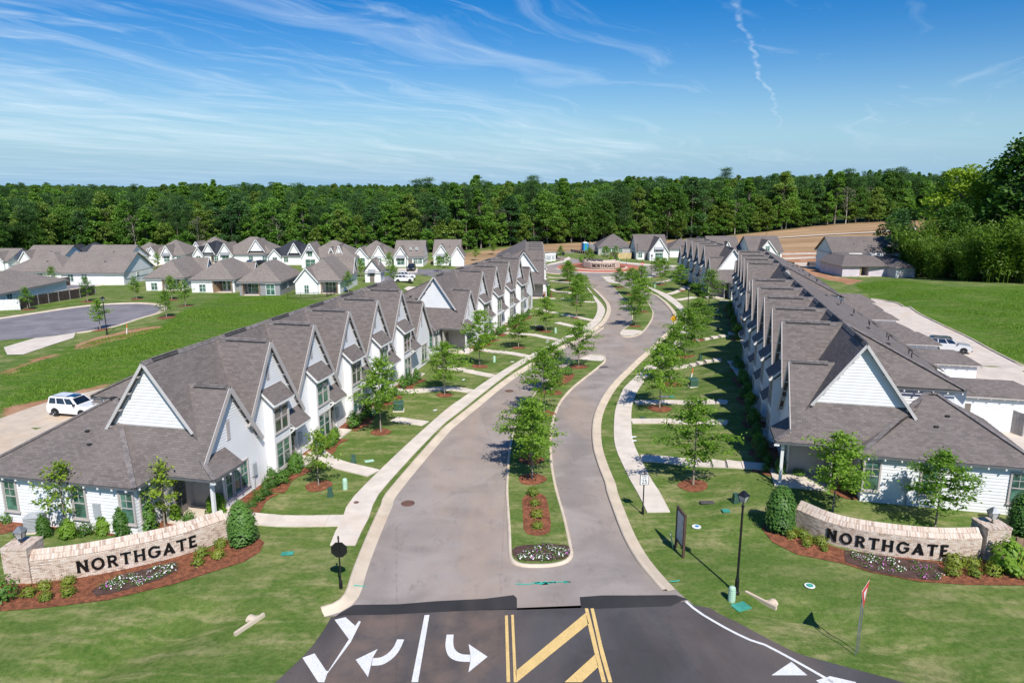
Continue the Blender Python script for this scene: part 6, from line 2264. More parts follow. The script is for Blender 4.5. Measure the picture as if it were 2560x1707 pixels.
def bamboo_patch():
    g = random.Random(9)
    base = [(92, 168), (91, 160), (94, 154), (98, 150), (103, 148), (108, 147), (113, 146), (118, 146), (96, 166), (99, 160), (104, 157), (110, 155), (116, 154), (122, 152), (101, 168), (108, 165), (115, 162), (122, 160), (94, 174), (127, 148), (97, 178)]
    for i, (x, y) in enumerate(base):
        x += 4.5
        sc = g.uniform(0.8, 1.5)
        front = i < 8
        t = thing('bamboo_clump', ('%s bamboo clump from the left along the front of the thicket by the green bank' % ('leftmost' if i == 0 else ORD[i])) if front else 'bamboo clump inside the thicket behind its front row', 'bamboo', (x, y, tz(x, y)), g.uniform(0, 6.28), 'bamboo clumps of the thicket' if front else 'inner bamboo clumps of the thicket', (sc * 1.15, sc * 1.15, sc))
        k = BAM[i % 3]
        inst('culms', k[0], t)
        inst('foliage', k[1], t)
    for (x, y, k, sc, nm, lab) in ((121, 168, BIG_OAK, 1.22, 'oak_tree', 'huge dark oak towering over the bamboo at the right edge'), (112, 182, BIG_LIGHT, 1.22, 'light_tree', 'pale yellow green tree left of the huge dark oak'), (104, 192, F_BROAD[3], 0.95, 'dark_tree', 'dark broadleaf tree rising behind the left end of the bamboo'), (136, 172, BIG_OAK, 1.15, 'oak_tree', 'second dark oak at the right edge behind the huge oak'), (128, 196, F_BROAD[5], 1.15, 'dark_tree', 'dark tree between the pale yellow tree and the huge oak'), (106, 172, F_BROAD[7], 0.9, 'dark_tree', 'broad dark tree standing in the bamboo left of the pale yellow tree'), (116, 171, F_BROAD[3], 1.05, 'dark_tree', 'broad dark tree standing in the bamboo below the huge oak'), (127, 176, F_BROAD[7], 1.15, 'dark_tree', 'broad dark tree right of the huge oak trunk'), (99, 183, F_BROAD[9], 0.75, 'dark_tree', 'small blue green tree at the left tip of the bamboo thicket')):
        plant_tree(nm, k, (x, y, tz(x, y)), lab, None, sc, 1.0)
    # wood running on behind the bamboo
    for i in range(70):
        x, y = g.uniform(125, 235), g.uniform(186, 300)
        if x > 0.84 * y or x < 0.625 * y:
            continue
        k = g.choice(F_BROAD + F_PINE)
        t = thing('forest_tree', 'leafy tree in the wood behind the bamboo thicket on the right', 'tree', (x, y, tz(x, y)), g.uniform(0, 6), 'trees behind the bamboo', g.uniform(0.85, 1.05))
        inst('trunk', k[0], t)
        inst('crown', k[1], t)


bamboo_patch()

# ------------------------------------------------------------------ detached houses
_wc = {}


def far_window(w, h):
    k = (round(w, 2), round(h, 2))
    if k not in _wc:
        f = MB()
        f.box(-w / 2 - 0.1, -0.06, -0.1, -w / 2, 0.02, h + 0.1)
        f.box(w / 2, -0.06, -0.1, w / 2 + 0.1, 0.02, h + 0.1)
        f.box(-w / 2, -0.06, h, w / 2, 0.02, h + 0.1)
        f.box(-w / 2, -0.06, -0.1, w / 2, 0.02, 0)
        f.box(-0.035, -0.05, 0, 0.035, 0.01, h)
        f.box(-w / 2, -0.052, h * 0.52, -0.035, 0.01, h * 0.52 + 0.06)
        f.box(0.035, -0.052, h * 0.52, w / 2, 0.01, h * 0.52 + 0.06)
        p = MB()
        p.box(-w / 2, -0.02, 0, w / 2, 0.0, h)
        _wc[k] = (f.mesh('window', M['trim_white']), p.mesh('pane', M['glass_green_reflect']))
    return _wc[k]


FACE = {'near': (0, (0, 0)), 'right': (math.pi / 2, None), 'left': (-math.pi / 2, None)}


def cottage(label, x, y, W, D, eave=2.7, ridge=5.9, style='hipX', roof='shingle_tan', wall='white_wall', gables=(), wins=(), porch=None, awnings=(), rz=0.0, group='detached houses', name='house', z=None, oh=0.4, door=None):
    zg = tz(x + W / 2, y + 2) if z is None else z
    h = thing(name, label, 'house', (x, y, zg), rz, group)
    rm, wm = M[roof], M[wall]
    w = MB()
    if porch:
        a, b, d = porch
        if a > 0.1:
            w.box(0, 0, -0.6, a, D, eave)
        w.box(a, d, -0.6, b, D - 0.003, eave)
        if b < W - 0.1:
            w.box(b, 0.0, -0.6, W, D, eave)
    else:
        w.box(0, 0, -0.6, W, D, eave)
    if style == 'gabX':
        w.poly([(0, 0, eave), (0, D, eave), (0, D / 2, ridge - 0.15)])
        w.poly([(W, 0, eave), (W, D, eave), (W, D / 2, ridge - 0.15)])
    if style == 'gabY':
        w.poly([(0, 0, eave), (W, 0, eave), (W / 2, 0, ridge - 0.15)])
        w.poly([(0, D, eave), (W, D, eave), (W / 2, D, ridge - 0.15)])
    w.build('wall', wm, h)
    m = MB()
    x0, x1, y0, y1 = -oh, W + oh, -oh, D + oh
    if style in ('hipX', 'gabX'):
        pitch = (ridge - eave) / (D / 2 + oh)
        ins = (D / 2 + oh) * 0.95 if style == 'hipX' else 0.0
        a, b = x0 + min(ins, (x1 - x0) / 2 - 0.2), x1 - min(ins, (x1 - x0) / 2 - 0.2)
        c = D / 2
        m.slabpoly([(x0, y0, eave), (x1, y0, eave), (b, c, ridge), (a, c, ridge)], 0.12)
        m.slabpoly([(x0, y1, eave), (x1, y1, eave), (b, c, ridge), (a, c, ridge)], 0.12)
        if style == 'hipX':
            m.slabpoly([(x0, y0, eave), (a, c, ridge), (x0, y1, eave)], 0.12)
            m.slabpoly([(x1, y0, eave), (b, c, ridge), (x1, y1, eave)], 0.12)
    else:
        pitch = (ridge - eave) / (W / 2 + oh)
        ins = (W / 2 + oh) * 0.95 if style == 'hipY' else 0.0
        a, b = y0 + min(ins, (y1 - y0) / 2 - 0.2), y1 - min(ins, (y1 - y0) / 2 - 0.2)
        c = W / 2
        m.slabpoly([(x0, y0, eave), (x0, y1, eave), (c, b, ridge), (c, a, ridge)], 0.12)
        m.slabpoly([(x1, y0, eave), (x1, y1, eave), (c, b, ridge), (c, a, ridge)], 0.12)
        if style == 'hipY':
            m.slabpoly([(x0, y0, eave), (c, a, ridge), (x1, y0, eave)], 0.12)
            m.slabpoly([(x0, y1, eave), (c, b, ridge), (x1, y1, eave)], 0.12)
    mr = m.build('roof', rm, h)
    e = MB()
    e.box(x0, y0 - 0.02, eave - 0.28, x1, y0 + 0.02, eave - 0.10)
    e.box(x1 - 0.02, y0 + 0.02, eave - 0.28, x1 + 0.02, y1, eave - 0.10)
    e.box(x0 - 0.02, y0 + 0.02, eave - 0.28, x0 + 0.02, y1, eave - 0.10)
    e.build('eave_board', M['awning_metal'], h)
    v = MB()
    v.box(-0.15, -0.15, 0, 0.15, 0.15, 0.15)
    if style in ('hipX', 'gabX'):
        v_at = (W * 0.6, D * 0.25, eave + pitch * (D * 0.25 + oh))
    else:
        v_at = (W * 0.3, D * 0.45, eave + pitch * (W * 0.3 + oh))
    v.build('roof_vent', M['vent_dark'], mr, loc=v_at)
    for g in gables:
        side, c, gw, apex, proj = g[:5]
        low = g[5] if len(g) > 5 else eave
        sl = (apex - low) / (gw / 2)
        back = {'near': D / 2, 'right': W / 2, 'left': W / 2}[side]
        gm, gr, gt = MB(), MB(), MB()
        o = 0.32

        def pt(u, d, z_):
            """u along the face, d outward"""
            if side == 'near':
                return (u, -d, z_)
            if side == 'right':
                return (W + d, u, z_)
            return (-d, u, z_)
        lo2 = low - o * 0.6 * sl
        for s in (-1, 1):
            gr.slabpoly([pt(c, proj + o, apex), pt(c + s * (gw / 2 + o * 0.6), proj + o, lo2), pt(c + s * (gw / 2 + o * 0.6), -back, lo2), pt(c, -back, apex)], 0.11)
            gt.beam(pt(c, proj + o + 0.03, apex - 0.12), pt(c + s * (gw / 2 + o * 0.6), proj + o + 0.03, lo2 - 0.12), 0.06, 0.22)
        gm.poly([pt(c - gw / 2, proj, low), pt(c + gw / 2, proj, low), pt(c, proj, apex - 0.12)])
        if proj > 0.05:
            a_, b_ = pt(c - gw / 2, proj, 0), pt(c + gw / 2, -0.2, 0)
            gm.box(a_[0], a_[1], -0.6, b_[0], b_[1], low)
        gw_ = gm.build('gable_wall', wm, h)
        gr.build('gable_roof', rm, gw_)
        gt.build('rake_board', M['trim_white'], gw_)
    for wn in wins:
        side, c, z0, ww, hh = wn[:5]
        d = wn[5] if len(wn) > 5 else 0.0
        fm, gm = far_window(ww, hh)
        if side == 'near':
            loc, r_ = (c, -d - 0.012, z0), 0.0
        elif side == 'right':
            loc, r_ = (W + d + 0.012, c, z0), math.pi / 2
        else:
            loc, r_ = (-d - 0.012, c, z0), -math.pi / 2
        o = inst('window', fm, h, loc, r_)
        inst('pane', gm, o)
    for (c, d, z0, ww) in awnings:
        a = MB()
        a.slabpoly([(c - ww / 2, -d - 0.7, z0), (c + ww / 2, -d - 0.7, z0), (c + ww / 2, -d, z0 + 0.75), (c - ww / 2, -d, z0 + 0.75)], 0.05)
        a.build('awning', M['awning_metal'], h)
    if porch:
        a, b, d = porch
        for px_ in (a + 0.15, b - 0.15):
            p = MB()
            p.box(px_ - 0.1, -0.1, -0.3, px_ + 0.1, 0.1, eave)
            p.build('porch_post', M['wood_tan'], h)
        p = MB()
        p.box(a, -0.3, -0.3, b, d, 0.05)
        p.build('porch_floor', M['concrete'], h)
        for k in range(2):
            fm, gm = far_window(1.3, 2.0)
            o = inst('window', fm, h, (a + (b - a) * (0.3 + 0.4 * k), d - 0.012, 0.15))
            inst('pane', gm, o)
    if door:
        side, c, d = door
        p = MB()
        p.box(c - 0.5, -d - 0.05, 0.05, c + 0.5, -d - 0.012, 2.1)
        dd_ = p.build('door', M['door'], h)
        p = MB()
        p.lathe([(0.0, -0.06), (0.05, -0.06), (0.05, -0.12), (0, -0.13)], 6, (c + 0.35, -d, 1.0), 0, 'y')
        p.build('handle', M['galv'], dd_)
    return h


W_ = lambda c, d=0.0, z0=0.9: ('near', c, z0, 1.2, 1.4, d)
# the four cottages whose rears face the meadow
cottage('white cottage with rear porch at the left end of the four by the meadow', -74.4, 143.4, 7.7, 16, 2.7, 6.0, 'hipY', porch=(3.3, 7.2, 2.2), gables=(('right', 12.5, 4.2, 5.6, 0.0, 2.8),), wins=(W_(1.7, 0, .25),))
cottage('white cottage with rear porch, second of the four by the meadow', -63.9, 140.6, 8.6, 15, 2.7, 6.0, 'hipY', porch=(4.2, 8.2, 2.2), gables=(('right', 12.0, 2.6, 4.9, 0.0, 3.2),), wins=(W_(2.2, 0, .25), ('right', 5, 1.0, 0.8, 1.0)))
cottage('grey cottage with rear porch and white double door by the meadow', -52.6, 136.0, 7.8, 14, 2.7, 6.1, 'hipY', wall='grey_wall', porch=(0.5, 4.0, 2.2), wins=(('near', 6.0, .2, 1.6, 2.0), ('right', 5, 1.0, 0.8, 1.0)))
cottage('white cottage with a bare white gable end facing the meadow', -42.2, 138.6, 8.4, 16, 2.7, 6.6, 'hipY', gables=(('near', 2.0, 4.4, 5.3, 0.6), ('right', 13.0, 4.4, 6.0, 0.0, 2.8)), porch=(4.6, 8.0, 2.4), wins=(('near', 2.0, .3, 0.8, 1.5, 0.6),))
cottage('low house with a grey roof cut by the left edge above the white fence', -99.0, 117.0, 12.5, 20, 2.6, 5.2, 'hipY', wins=(('right', 4, .9, 1.2, 1.3), ('right', 8, .9, .8, 1.2)))
cottage('long white house left of the dark fence with three rear windows', -112.0, 156.0, 13.5, 12, 2.7, 6.3, 'hipX', wins=(W_(3.2), W_(5.4), W_(8.0)))
cottage('long white house behind the dark fence by the parked white car', -97.8, 153.5, 13.5, 13, 2.7, 6.6, 'gabX', wins=(W_(2.0), W_(5.0, 0, 1.2), ('right', 6, .9, 1.0, 1.3)))
# second line of houses
BG = 'houses in the line before the forest'
cottage('leftmost brown roofed house in the line before the forest', -142, 186, 10, 12, 2.7, 5.4, 'gabX', gables=(('near', 7.5, 3.6, 4.9, 0.6),), wins=(W_(3),), group=BG)
cottage('second house from the left edge in the line before the forest', -131, 190, 10.5, 12, 2.7, 6.0, 'gabX', gables=(('near', 1.4, 3.2, 5.0, 0.6), ('near', 8.6, 2.6, 4.6, 0.0, 3.4)), wins=(W_(5),), group=BG)
cottage('leftmost house with a near black roof and white front gable', -124.5, 197, 12, 12, 2.7, 6.3, 'hipX', 'shingle_dark', gables=(('near', 2.4, 4.2, 6.0, 1.0),), wins=(('near', 2.4, 3.0, 1.0, 1.2, 1.0), W_(8)), group=BG)
cottage('brown roofed house with a blue grey gable end left of centre', -113.5, 188, 11.5, 12, 2.7, 6.2, 'gabX', wins=(W_(3), W_(8)), group=BG)
cottage('small hip roofed house with grey windows beside the bright driveway', -111.5, 206, 8.0, 12, 2.8, 5.8, 'hipX', gables=(('near', 6.8, 2.4, 4.9, 0.5),), wins=(W_(1.6), W_(3.6), W_(5.4)), group=BG)
cottage('house with two white front gables and a small metal awning', -104.5, 205, 10.2, 13, 2.8, 6.6, 'hipX', gables=(('near', 1.2, 3.0, 5.2, 0.8), ('near', 5.6, 3.2, 5.6, 1.2)), wins=(('near', 5.6, .9, 1.6, 1.6, 1.2), W_(8.5)), awnings=((5.6, 1.2, 2.7, 2.2),), group=BG)
cottage('brown roofed house with one left gable behind the awning house', -99.5, 222, 9.6, 12, 2.8, 6.6, 'hipX', gables=(('near', 1.5, 3.4, 5.6, 0.6),), wins=(W_(5),), group=BG)
cottage('house with near black roof and two white gables in the middle of the line', -93.6, 208, 9.6, 13, 2.8, 6.3, 'hipX', 'shingle_dark', gables=(('near', 2.3, 2.8, 4.9, 0.8), ('near', 5.0, 3.4, 6.0, 0.0, 3.2)), wins=(W_(7.2), W_(2.3, .8)), porch=(5.6, 8.8, 1.8), group=BG)
cottage('large brown roofed house with a broad upper gable and awning window', -84.6, 206, 15.4, 14, 2.9, 7.4, 'hipX', gables=(('near', 2.1, 4.2, 6.2, 1.2), ('near', 10.8, 4.6, 7.2, 0.0, 3.8)), wins=(('near', 2.1, .7, 1.8, 1.7, 1.2), W_(9), W_(13)), awnings=((2.1, 1.2, 2.8, 2.6),), group=BG)
cottage('wide house with near black roof and two white gables by the blue car', -70.0, 203, 12.4, 13, 2.8, 6.6, 'hipX', 'shingle_dark', gables=(('near', 2.6, 3.4, 4.7, 0.8), ('near', 8.0, 3.4, 6.4, 0.0, 3.4)), wins=(W_(5.5), W_(2.6, .8)), group=BG)
cottage('white house with a tall gable and awning window and two tiny dormers', -57.2, 194, 14.4, 14, 2.9, 7.0, 'hipX', gables=(('near', 2.4, 4.9, 6.9, 0.8), ('near', 7.6, 1.0, 5.6, -1.5, 4.4), ('near', 9.8, 1.7, 6.2, -1.5, 4.0)), wins=(('near', 2.4, 3.3, 1.2, 1.3, 0.8), ('near', 2.4, .3, 2.6, 2.1, .8)), awnings=((2.4, .8, 4.7, 1.8),), group=BG)
cottage('white cottage with two gables right behind the little gatehouse', -44.3, 199, 10.6, 13, 2.8, 6.7, 'hipX', gables=(('near', 2.1, 4.2, 5.4, 1.0), ('near', 7.2, 3.8, 5.9, 0.4)), wins=(('near', 2.1, .3, 2.4, 2.1, 1.0), W_(7.2, .4)), group=BG)
cottage('white cottage with a parked black car before its gable', -32.6, 198, 7.8, 12, 2.8, 6.9, 'gabX', gables=(('near', 1.8, 3.9, 5.7, 1.0),), wins=(('near', 1.8, .7, 2.0, 1.6, 1.0), W_(5.8), W_(6.9), ('near', 4.3, 4.6, .5, .5, -1.6), ('near', 6.0, 4.6, .5, .5, -1.6)), awnings=((1.8, 1.0, 2.5, 2.4),), door=('near', 4.3, 0.0), group=BG)
cottage('rightmost white cottage before the forest with two front gables', -22.2, 202, 7.2, 12, 2.8, 6.9, 'gabX', gables=(('near', 2.2, 4.4, 6.0, 0.6), ('near', 6.9, 3.6, 5.6, 2.6)), wins=(('near', 2.0, .7, 2.0, 1.6, 0.6),), awnings=((2.0, 0.6, 2.6, 2.4),), group=BG)
cottage('tiny white gatehouse with a steep gable and dark doorway', -32.9, 158.3, 3.5, 5.0, 2.6, 5.3, 'gabY', wins=(('right', 2.4, 1.0, 1.8, .7),), door=('near', 1.6, 0.0), awnings=((1.6, 0.0, 2.25, 1.7),), gables=(('right', 2.5, 2.2, 4.9, -0.9, 3.9),), name='gatehouse', group=None)
# right side
cottage('white house with tall front gable and large window right of the roundabout', 38.6, 221.0, 9.4, 12, 2.8, 7.4, 'gabX', 'shingle', gables=(('near', 6.3, 5.7, 7.0, 3.6),), wins=(('near', 6.3, .5, 2.3, 1.9, 3.6), ('near', 6.3, 2.75, 2.3, .6, 3.6), W_(1.2, 0, .7)), awnings=((6.3, 3.6, 3.45, 3.0),), door=('near', 3.0, 0.0), group='houses round the roundabout')
cottage('long low house with row of windows behind the new timber fence', 28.6, 236, 11, 11, 2.8, 6.6, 'hipX', 'shingle', wall='recess', wins=(W_(1.6), W_(3.6), W_(5.0), W_(7.4)), group='houses round the roundabout')
cottage('grey roofed house right behind the tall gabled white house', 50.5, 228, 9, 11, 2.8, 5.6, 'hipX', 'shingle', wins=(W_(7.5),), group='houses round the roundabout')
cottage('unfinished house behind the farthest right row with a timber edged gable', 62.8, 226, 9.2, 11, 2.8, 6.6, 'gabX', 'shingle', gables=(('near', 5.4, 2.6, 5.2, 0.5),), wins=(W_(2),), group='unfinished houses')
cottage('unfinished white house behind the second right row with orange edged gable', 72.6, 217.5, 9.8, 12, 2.9, 7.2, 'gabX', 'shingle', gables=(('near', 4.8, 5.6, 6.4, 1.5),), wins=(('near', 8.8, .6, 1.0, 1.8), W_(4.8, 1.5, 3.2)), group='unfinished houses')
# the big building under construction
bh = cottage('large two storey house under construction with pale sheathing beside the bamboo', 82.5, 183.0, 26, 10, 5.0, 8.8, 'gabX', 'shingle', gables=(), wins=(('near', 11.5, 3.6, 1.0, 1.1),), group='unfinished houses', oh=0.5)
lw = MB()
lw.box(-3.0, -12.5, -0.6, 1.2, 0.1, 2.8)
lw.box(1.2, -8.5, -0.6, 3.6, 0.1, 2.797)
lw.box(3.6, -12.0, -0.6, 8.0, 0.1, 2.8)
lw.box(8.0, -16.0, -0.6, 12.5, 0.1, 2.794)
lw.box(12.5, -9.0, -0.6, 24.0, 0.1, 2.797)
lower = lw.build('lower_wall', M['pink_wall'], bh)
lr = MB()
lr.slabpoly([(-3.6, -13.1, 2.85), (4.0, -13.1, 2.85), (2.0, -7.0, 4.9), (-0.2, -7.0, 4.9)], 0.12)
lr.slabpoly([(-3.6, -13.1, 2.85), (-0.2, -7.0, 4.9), (-0.2, 1.0, 4.9), (-3.6, 0.6, 2.85)], 0.12)
lr.slabpoly([(4.0, -13.1, 2.85), (2.0, -7.0, 4.9), (8.0, -5.0, 4.6), (8.4, -12.5, 2.85)], 0.12)
lr.slabpoly([(2.0, -7.0, 4.9), (-0.2, -7.0, 4.9), (-0.2, 0.3, 4.9), (8.0, 0.3, 4.6), (8.0, -5.0, 4.6)], 0.12)
lr.slabpoly([(7.5, -16.6, 2.85), (13.0, -16.6, 2.85), (10.2, -13.4, 4.4)], 0.12)
lr.slabpoly([(7.5, -16.6, 2.85), (10.2, -13.4, 4.4), (10.2, 0.2, 4.4), (7.5, 0.2, 2.9)], 0.12)
lr.slabpoly([(13.0, -16.6, 2.85), (10.2, -13.4, 4.4), (10.2, 0.2, 4.4), (13.0, 0.2, 2.9)], 0.12)
lr.slabpoly([(12.2, -9.6, 2.9), (24.6, -9.6, 2.9), (24.6, 0.25, 4.3), (12.2, 0.25, 4.3)], 0.12)
lr.build('lower_roof', M['shingle'], lower)
gd = MB()
gd.box(8.7, -16.07, 0.0, 11.7, -16.01, 2.2)
gd.build('garage_opening', M['recess'], bh)
gd = MB()
gd.box(8.02, -16.10, -0.3, 8.68, -16.01, 2.75)
gd.box(8.68, -16.10, 2.25, 12.4, -16.01, 2.75)
gd.build('garage_trim', M['white_wall'], bh)
gd = MB()
gd.box(1.3, -12.6, -0.4, 1.46, -12.44, 2.8)
gd.build('porch_post', M['wood_new'], bh)
for a_, b_ in ((1.5, 2.3), (2.6, 3.3)):
    gd = MB()
    gd.box(a_, -8.57, 0, b_, -8.51, 2.1)
    gd.build('doorway', M['black'], bh)
for q in (3.6, 9.0, 16.0):
    gd = MB()
    gd.box(q, -1.0, 3.9, q + 3.4, 0.0, 4.9)
    gd.build('dormer_wall', M['white_wall'], bh)
for q in ((6.0, 2.2), (9.0, 3.0), (12.5, 1.6), (14.5, 2.6), (18.0, 2.2)):
    inst('vent_pipe', TM['vent_pipe'], bh, (q[0], q[1], 5.0 + 0.69 * (q[1] + 0.5)))
slab_ = MB()
slab_.prism([(83.4, 170.0), (86.2, 170.2), (86.2, 174.6), (83.4, 174.6)], lambda p: tz(*p) - .1, lambda p: tz(*p) + .15)
slab_.build('porch_slab', M['concrete'])['kind'] = 'structure'
sheet('sand_strip', [(91.44, 240.95), (106.70, 243.10), (104.50, 236.83), (89.14, 234.74)], 0.06, M['dirt_white'])
sheet('sand_strip', [(82.51, 209.97), (92.25, 212.53), (85.91, 195.77), (80.18, 193.59)], 0.06, M['dirt_white'])
sheet('sand_strip', [(85.73, 226.83), (100.13, 231.10), (96.84, 224.43), (83.68, 220.07)], 0.06, M['dirt_white'])


# ------------------------------------------------------------------ fences
def fence(label, pts, h, mat, post=2.4, pw=0.12, group=None, name='fence', rails=False, z=None, post_mat=None):
    x0, y0 = pts[0]
    t = thing(name, label, 'fence', (x0, y0, tz(x0, y0)), 0, group)
    line = resample(pts, post)
    zb = tz(x0, y0)
    for i, (x, y) in enumerate(line):
        p = MB()
        g = tz(x, y) - zb
        p.box(x - x0 - pw / 2, y - y0 - pw / 2, g - 0.2, x - x0 + pw / 2, y - y0 + pw / 2, g + h + 0.08)
        p.build('post', post_mat or mat, t)
        if i < len(line) - 1:
            a, b = Vector((x - x0, y - y0, g)), Vector((line[i + 1][0] - x0, line[i + 1][1] - y0, tz(*line[i + 1]) - zb))
            if rails:
                q = MB()
                for zz in rails:
                    q.beam(a + Vector((0, 0, zz)), b + Vector((0, 0, zz)), 0.04, 0.05)
                n = max(2, int((b - a).length / 0.16))
                for k in range(1, n):
                    c = a.lerp(b, k / n)
                    q.box(c.x - 0.012, c.y - 0.012, c.z + 0.05, c.x + 0.012, c.y + 0.012, c.z + h)
                q.build('railing', mat, t)['kind'] = 'stuff'
            else:
                # boards of the panel, slightly uneven
                q = MB()
                L = (b - a).length
                n = max(2, int(L / 0.30))
                for k in range(n):
                    c0, c1 = a.lerp(b, k / n + 0.004), a.lerp(b, (k + 1) / n - 0.004)
                    top = h - 0.02 * ((k * 7) % 3)
                    q.beam(c0 + Vector((0, 0, top / 2 + 0.03)), c1 + Vector((0, 0, top / 2 + 0.03)), 0.035 + 0.012 * (k % 2), top)
                q.build('board_panel', mat, t)['kind'] = 'stuff'
    return t


fence('dark wooden privacy fence beside the cul-de-sac trees', [(-83.24, 118.66), (-83.34, 122.99), (-82.68, 128.11), (-81.60, 132.27), (-81.46, 137.63)], 1.75, M['wood_dark'], 2.5, post_mat=M['wood_grey'])
fence('dark wooden privacy fence behind the parked white car', [(-97.24, 149.29), (-95.83, 154.23), (-92.93, 158.52), (-90.86, 162.53)], 1.75, M['wood_dark'], 2.5)
fence('white vinyl fence panel at the left edge', [(-85.36, 116.75), (-83.92, 117.02), (-82.64, 117.70)], 1.8, M['vinyl'], 2.0)
fence('brown timber fence between the second and the grey cottage', [(-59.40, 140.47), (-58.21, 144.50), (-57.40, 149.55)], 1.6, M['wood_tan'], 2.4)
fence('brown timber fence right of the grey cottage', [(-46.49, 137.31), (-45.47, 142.11), (-44.55, 146.98)], 1.6, M['wood_tan'], 2.4)
fence('black metal railing behind the gatehouse cottage garden', [(-41.92, 131.14), (-37.68, 131.48), (-35.23, 133.55)], 1.1, M['black'], 2.4, 0.06, rails=(0.1, 1.05))
fence('black metal railing running up to the nearest left row', [(-35.25, 134.07), (-34.86, 137.70), (-34.46, 142.10)], 1.1, M['black'], 2.0, 0.06, rails=(0.1, 1.05))
fence('new yellow timber fence beyond the roundabout', [(31.19, 227.29), (33.24, 223.04), (37.41, 223.59), (39.14, 230.15)], 1.9, M['wood_new'], 2.4)
fence('second new yellow timber fence joined to the long low house', [(33.44, 247.79), (35.67, 242.33), (39.32, 245.58)], 1.8, M['wood_new'], 2.4)
fence('grey board fence behind the right end wing', [(38.05, 52.89), (38.49, 52.03), (38.79, 51.20)], 1.8, M['wood_grey'], 1.9)
fence('dark wooden fence beside the small tree left of the roundabout', [(11.38, 220.89), (14.11, 223.04), (14.61, 230.15)], 1.5, M['wood_dark'], 2.2)
fence('white rail steps beside the right wall edge', [(29.2, 38.6), (30.6, 37.2)], 0.9, M['vinyl'], 0.7, 0.08, rails=(0.3, 0.6, 0.9))
fence('low dark timber fence right of the right lantern pillar', [(26.3, 33.9), (28.3, 33.6), (30.5, 33.3)], 0.9, M['wood_tan'], 2.0)

# ------------------------------------------------------------------ lettering
def text_mesh(s, size, mat, depth=0.004, align='CENTER'):
    cu = bpy.data.curves.new('text', 'FONT')
    cu.body = s
    cu.size = size
    cu.extrude = depth
    cu.align_x = align
    cu.align_y = 'CENTER'
    o = bpy.data.objects.new('text', cu)
    COL.objects.link(o)
    me = bpy.data.meshes.new_from_object(o)
    COL.objects.unlink(o)
    bpy.data.objects.remove(o)
    me.name = 'lettering'
    me.materials.clear()
    me.materials.append(mat)
    # upright, facing -Y
    me.transform(Matrix.Rotation(math.pi / 2, 4, 'X'))
    return me


def glyph(ch):
    """flared capital, height 1, returns (polygons in (x, z), width)"""
    P_ = []

    def stem(x, w=0.205, z0=0.0, z1=1.0, fl=0.045):
        P_.append([(x - w / 2 - fl, z0), (x + w / 2 + fl, z0), (x + w / 2, z0 + 0.14), (x + w / 2, z1 - 0.14), (x + w / 2 + fl, z1), (x - w / 2 - fl, z1), (x - w / 2, z1 - 0.14), (x - w / 2, z0 + 0.14)])

    def bar(x0, x1, z, t=0.16, fl=0.06):
        P_.append([(x0, z - t / 2), (x1 - 0.12, z - t / 2), (x1, z - t / 2 - fl * (z > 0.8)), (x1 + 0.02, z + t / 2 + fl * (z < 0.2)), (x1 - 0.12, z + t / 2), (x0, z + t / 2)])

    def arc(cx, cz, rx, rz, a0, a1, tx=0.205, tzk=0.16, n=22):
        for k in range(n):
            q = []
            for a in (a0 + (a1 - a0) * k / n, a0 + (a1 - a0) * (k + 1) / n):
                c, s = math.cos(R(a)), math.sin(R(a))
                q.append(((cx + rx * c, cz + rz * s), (cx + (rx - tx) * c, cz + (rz - tzk) * s)))
            P_.append([q[0][0], q[1][0], q[1][1], q[0][1]])
    if ch == 'N':
        stem(0.14)
        stem(0.72)
        P_.append([(0.02, 1), (0.26, 1), (0.84, 0), (0.60, 0)])
        return P_, 0.86
    if ch == 'O':
        arc(0.47, 0.5, 0.47, 0.52, 0, 360, n=32)
        return P_, 0.94
    if ch == 'R':
        stem(0.14)
        arc(0.36, 0.70, 0.34, 0.30, -90, 90, 0.19, 0.15, 14)
        bar(0.2, 0.42, 0.925, 0.15, 0)
        bar(0.2, 0.42, 0.475, 0.15, 0)
        P_.append([(0.30, 0.45), (0.50, 0.45), (0.78, 0.0), (0.54, 0.0)])
        return P_, 0.78
    if ch == 'T':
        stem(0.38)
        P_.append([(0.0, 0.80), (0.07, 0.87), (0.69, 0.87), (0.76, 0.80), (0.77, 1.02), (0.69, 1.0), (0.07, 1.0), (-0.01, 1.02)])
        return P_, 0.76
    if ch == 'H':
        stem(0.14)
        stem(0.72)
        bar(0.16, 0.72, 0.5, 0.13, 0)
        return P_, 0.86
    if ch == 'G':
        arc(0.47, 0.5, 0.47, 0.52, 48, 340, n=28)
        P_.append([(0.56, 0.42), (0.96, 0.42), (0.94, 0.54), (0.56, 0.54)])
        P_.append([(0.76, 0.16), (0.92, 0.22), (0.92, 0.5), (0.76, 0.5)])
        P_.append([(0.70, 0.80), (0.90, 0.72), (0.90, 0.95), (0.80, 0.90)])
        return P_, 0.94
    if ch == 'A':
        P_.append([(-0.03, 0), (0.22, 0), (0.50, 0.82), (0.40, 1.0)])
        P_.append([(0.60, 0), (0.92, 0), (0.54, 1.0), (0.34, 1.0)])
        P_.append([(0.20, 0.22), (0.70, 0.22), (0.66, 0.35), (0.24, 0.35)])
        return P_, 0.88
    if ch == 'E':
        stem(0.14)
        bar(0.16, 0.60, 0.935)
        bar(0.16, 0.54, 0.5, 0.13, 0)
        bar(0.16, 0.62, 0.065)
        return P_, 0.64


GLYPH = {}


